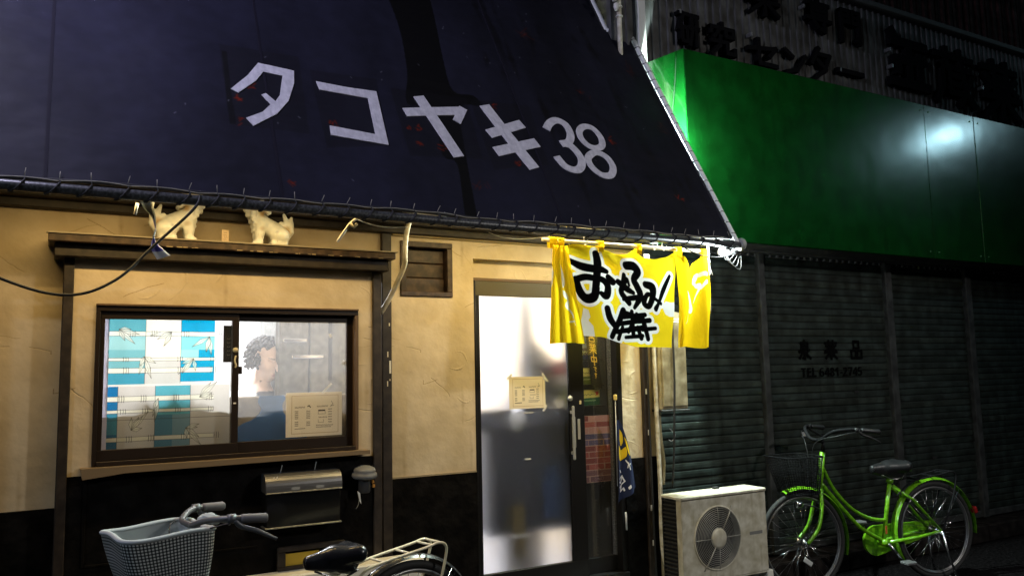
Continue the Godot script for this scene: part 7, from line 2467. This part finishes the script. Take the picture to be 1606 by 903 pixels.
func bicycles() -> void:
	var blk := mat("black plastic", Color(0.014, 0.014, 0.015), 0.45)
	var green := mat("lime green paint", Color(0.20, 0.52, 0.015), 0.28)
	green.albedo_texture = noise_tex(0.03, 5, Color(0.62, 0.66, 0.6), Color(1, 1, 1), 91)
	triplanar(green, 2.0)
	green.clearcoat_enabled = true
	green.clearcoat = 0.5
	green.clearcoat_roughness = 0.12
	var t := thing("green_bicycle", "lime green step-through bicycle with black basket parked before the roller shutters", "bicycle", Vector3(5.57, 0.0, 0.53), -0.215)
	bicycle(t, {"frame": green, "guard": green, "bar": mat("dull black", Color(0.010, 0.010, 0.011), 0.7, 0.0, 0.2), "rise": 0.85, "saddle": 0.81, "saddle_mat": mat("saddle black", Color(0.014, 0.014, 0.015), 0.4), "rack": 0.735, "rack_mat": mat("dull black")})
	slab("frame_sticker", Vector3(-0.445, 0.345, 0.0165), Vector3(-0.430, 0.40, 0.0185), mat("orange sticker", Color(0.55, 0.13, 0.04), 0.4), t)
	basket(t, Vector3(-1.125, 0.665, 0), 0.25, mat("basket black", Color(0.008, 0.008, 0.009), 0.7, 0.0, 0.2), 22)
	var cream := mat("cream paint", Color(0.62, 0.56, 0.38), 0.35)
	cream.clearcoat_enabled = true
	cream.clearcoat = 0.4
	cream.clearcoat_roughness = 0.15
	var t2 := thing("cream_bicycle", "city bicycle with cream carrier and checked cloth basket liner before the bay window", "bicycle", Vector3(1.40, 0.02, 0.80), 0.20)
	var sad := mat("saddle gloss", Color(0.010, 0.011, 0.014), 0.22)
	var gd := mat("gloss black", Color(0.011, 0.011, 0.012), 0.25)
	bicycle(t2, {"frame": cream, "guard": gd, "bar": mat("worn bar", Color(0.10, 0.10, 0.105), 0.4, 0.3), "saddle": 0.765, "seat_size": 0.88, "head": 0.875, "rise": 0.35, "wide": 0.72, "sweep": 0.72, "saddle_mat": sad, "rack": 0.735, "rack_mat": cream, "grip": mat("worn grip", Color(0.13, 0.125, 0.13), 0.6), "lever": mat("worn lever", Color(0.10, 0.105, 0.115), 0.4, 0.4), "case": gd})
	var at := Vector3(-1.04, 0.68, 0)
	basket(t2, at, 0.265, mat("basket black"), 8)
	# checked cloth liner: outside, hem and inside
	var im := canvas(64, 64, Color(0.62, 0.66, 0.67))
	for y in 64:
		for x in 64:
			var a := (x % 16) < 7
			var b := (y % 16) < 7
			im.set_pixel(x, y, Color(0.045, 0.05, 0.055) if (a and b) else Color(0.30, 0.33, 0.34) if (a or b) else Color(0.80, 0.81, 0.80))
	var ck := mat("check cloth", Color(1, 1, 1), 0.8)
	ck.albedo_texture = ImageTexture.create_from_image(im)
	ck.texture_filter = BaseMaterial3D.TEXTURE_FILTER_LINEAR
	var liner := func(u: float, v: float, k: float, top: float) -> Vector3:
		var lp := basket_loop(1.0 - v * 0.96, k, -0.03)
		var total := 0.0
		for n in lp.size():
			total += lp[n].distance_to(lp[(n + 1) % lp.size()])
		var left := fposmod(u, 1.0) * total
		var p: Vector3 = lp[0]
		for n in lp.size():
			var d: float = lp[n].distance_to(lp[(n + 1) % lp.size()])
			if left <= d:
				p = lp[n].lerp(lp[(n + 1) % lp.size()], left / d)
				break
			left -= d
		var bulge := 1.0 + 0.02 * sin(v * 5.0) + 0.008 * sin(u * 40.0) * (1.0 - v)
		return at + Vector3(p.x * bulge, lerpf(0.265 + top, 0.01, v) + 0.006 * sin(u * 19.0) * (1.0 - v), p.z * bulge)
	for q in [["liner_outside", 1.06, 0.010], ["liner_inside", 0.93, 0.008]]:
		var me: ArrayMesh = sheet_mesh(80, 14, func(u: float, v: float) -> Vector3: return liner.call(u, v, q[1], q[2]))
		var arr := me.surface_get_arrays(0)
		var uv: PackedVector2Array = arr[Mesh.ARRAY_TEX_UV]
		for i in uv.size():
			uv[i] = Vector2(uv[i].x * 24.0, uv[i].y * 6.0)
		arr[Mesh.ARRAY_TEX_UV] = uv
		var nm := ArrayMesh.new()
		nm.add_surface_from_arrays(Mesh.PRIMITIVE_TRIANGLES, arr)
		mi(q[0], nm, ck if q[0] == "liner_outside" else mat("liner inside", Color(0.32, 0.35, 0.36), 0.85), t2)
	var st := begin()
	var hp := []
	for i in 60:
		hp.append(liner.call(i / 60.0, 0.0, 1.03, 0.012))
	tube(st, hp, 0.011, 8, true, 0.8)
	done("liner_hem", st, mat("liner hem", Color(0.36, 0.40, 0.41), 0.85), t2)
	st = begin(false)
	for i in 2:
		box(st, at + Vector3(0.165, 0.285 + i * 0.006, -0.06 + i * 0.05), Vector3(0.05, 0.035, 0.07), 0.012, Basis(Vector3(0, 0, 1), 0.4 - i * 0.7) * Basis(Vector3(0, 1, 0), 0.5))
	done("liner_knot", st, mat("liner hem"), t2)
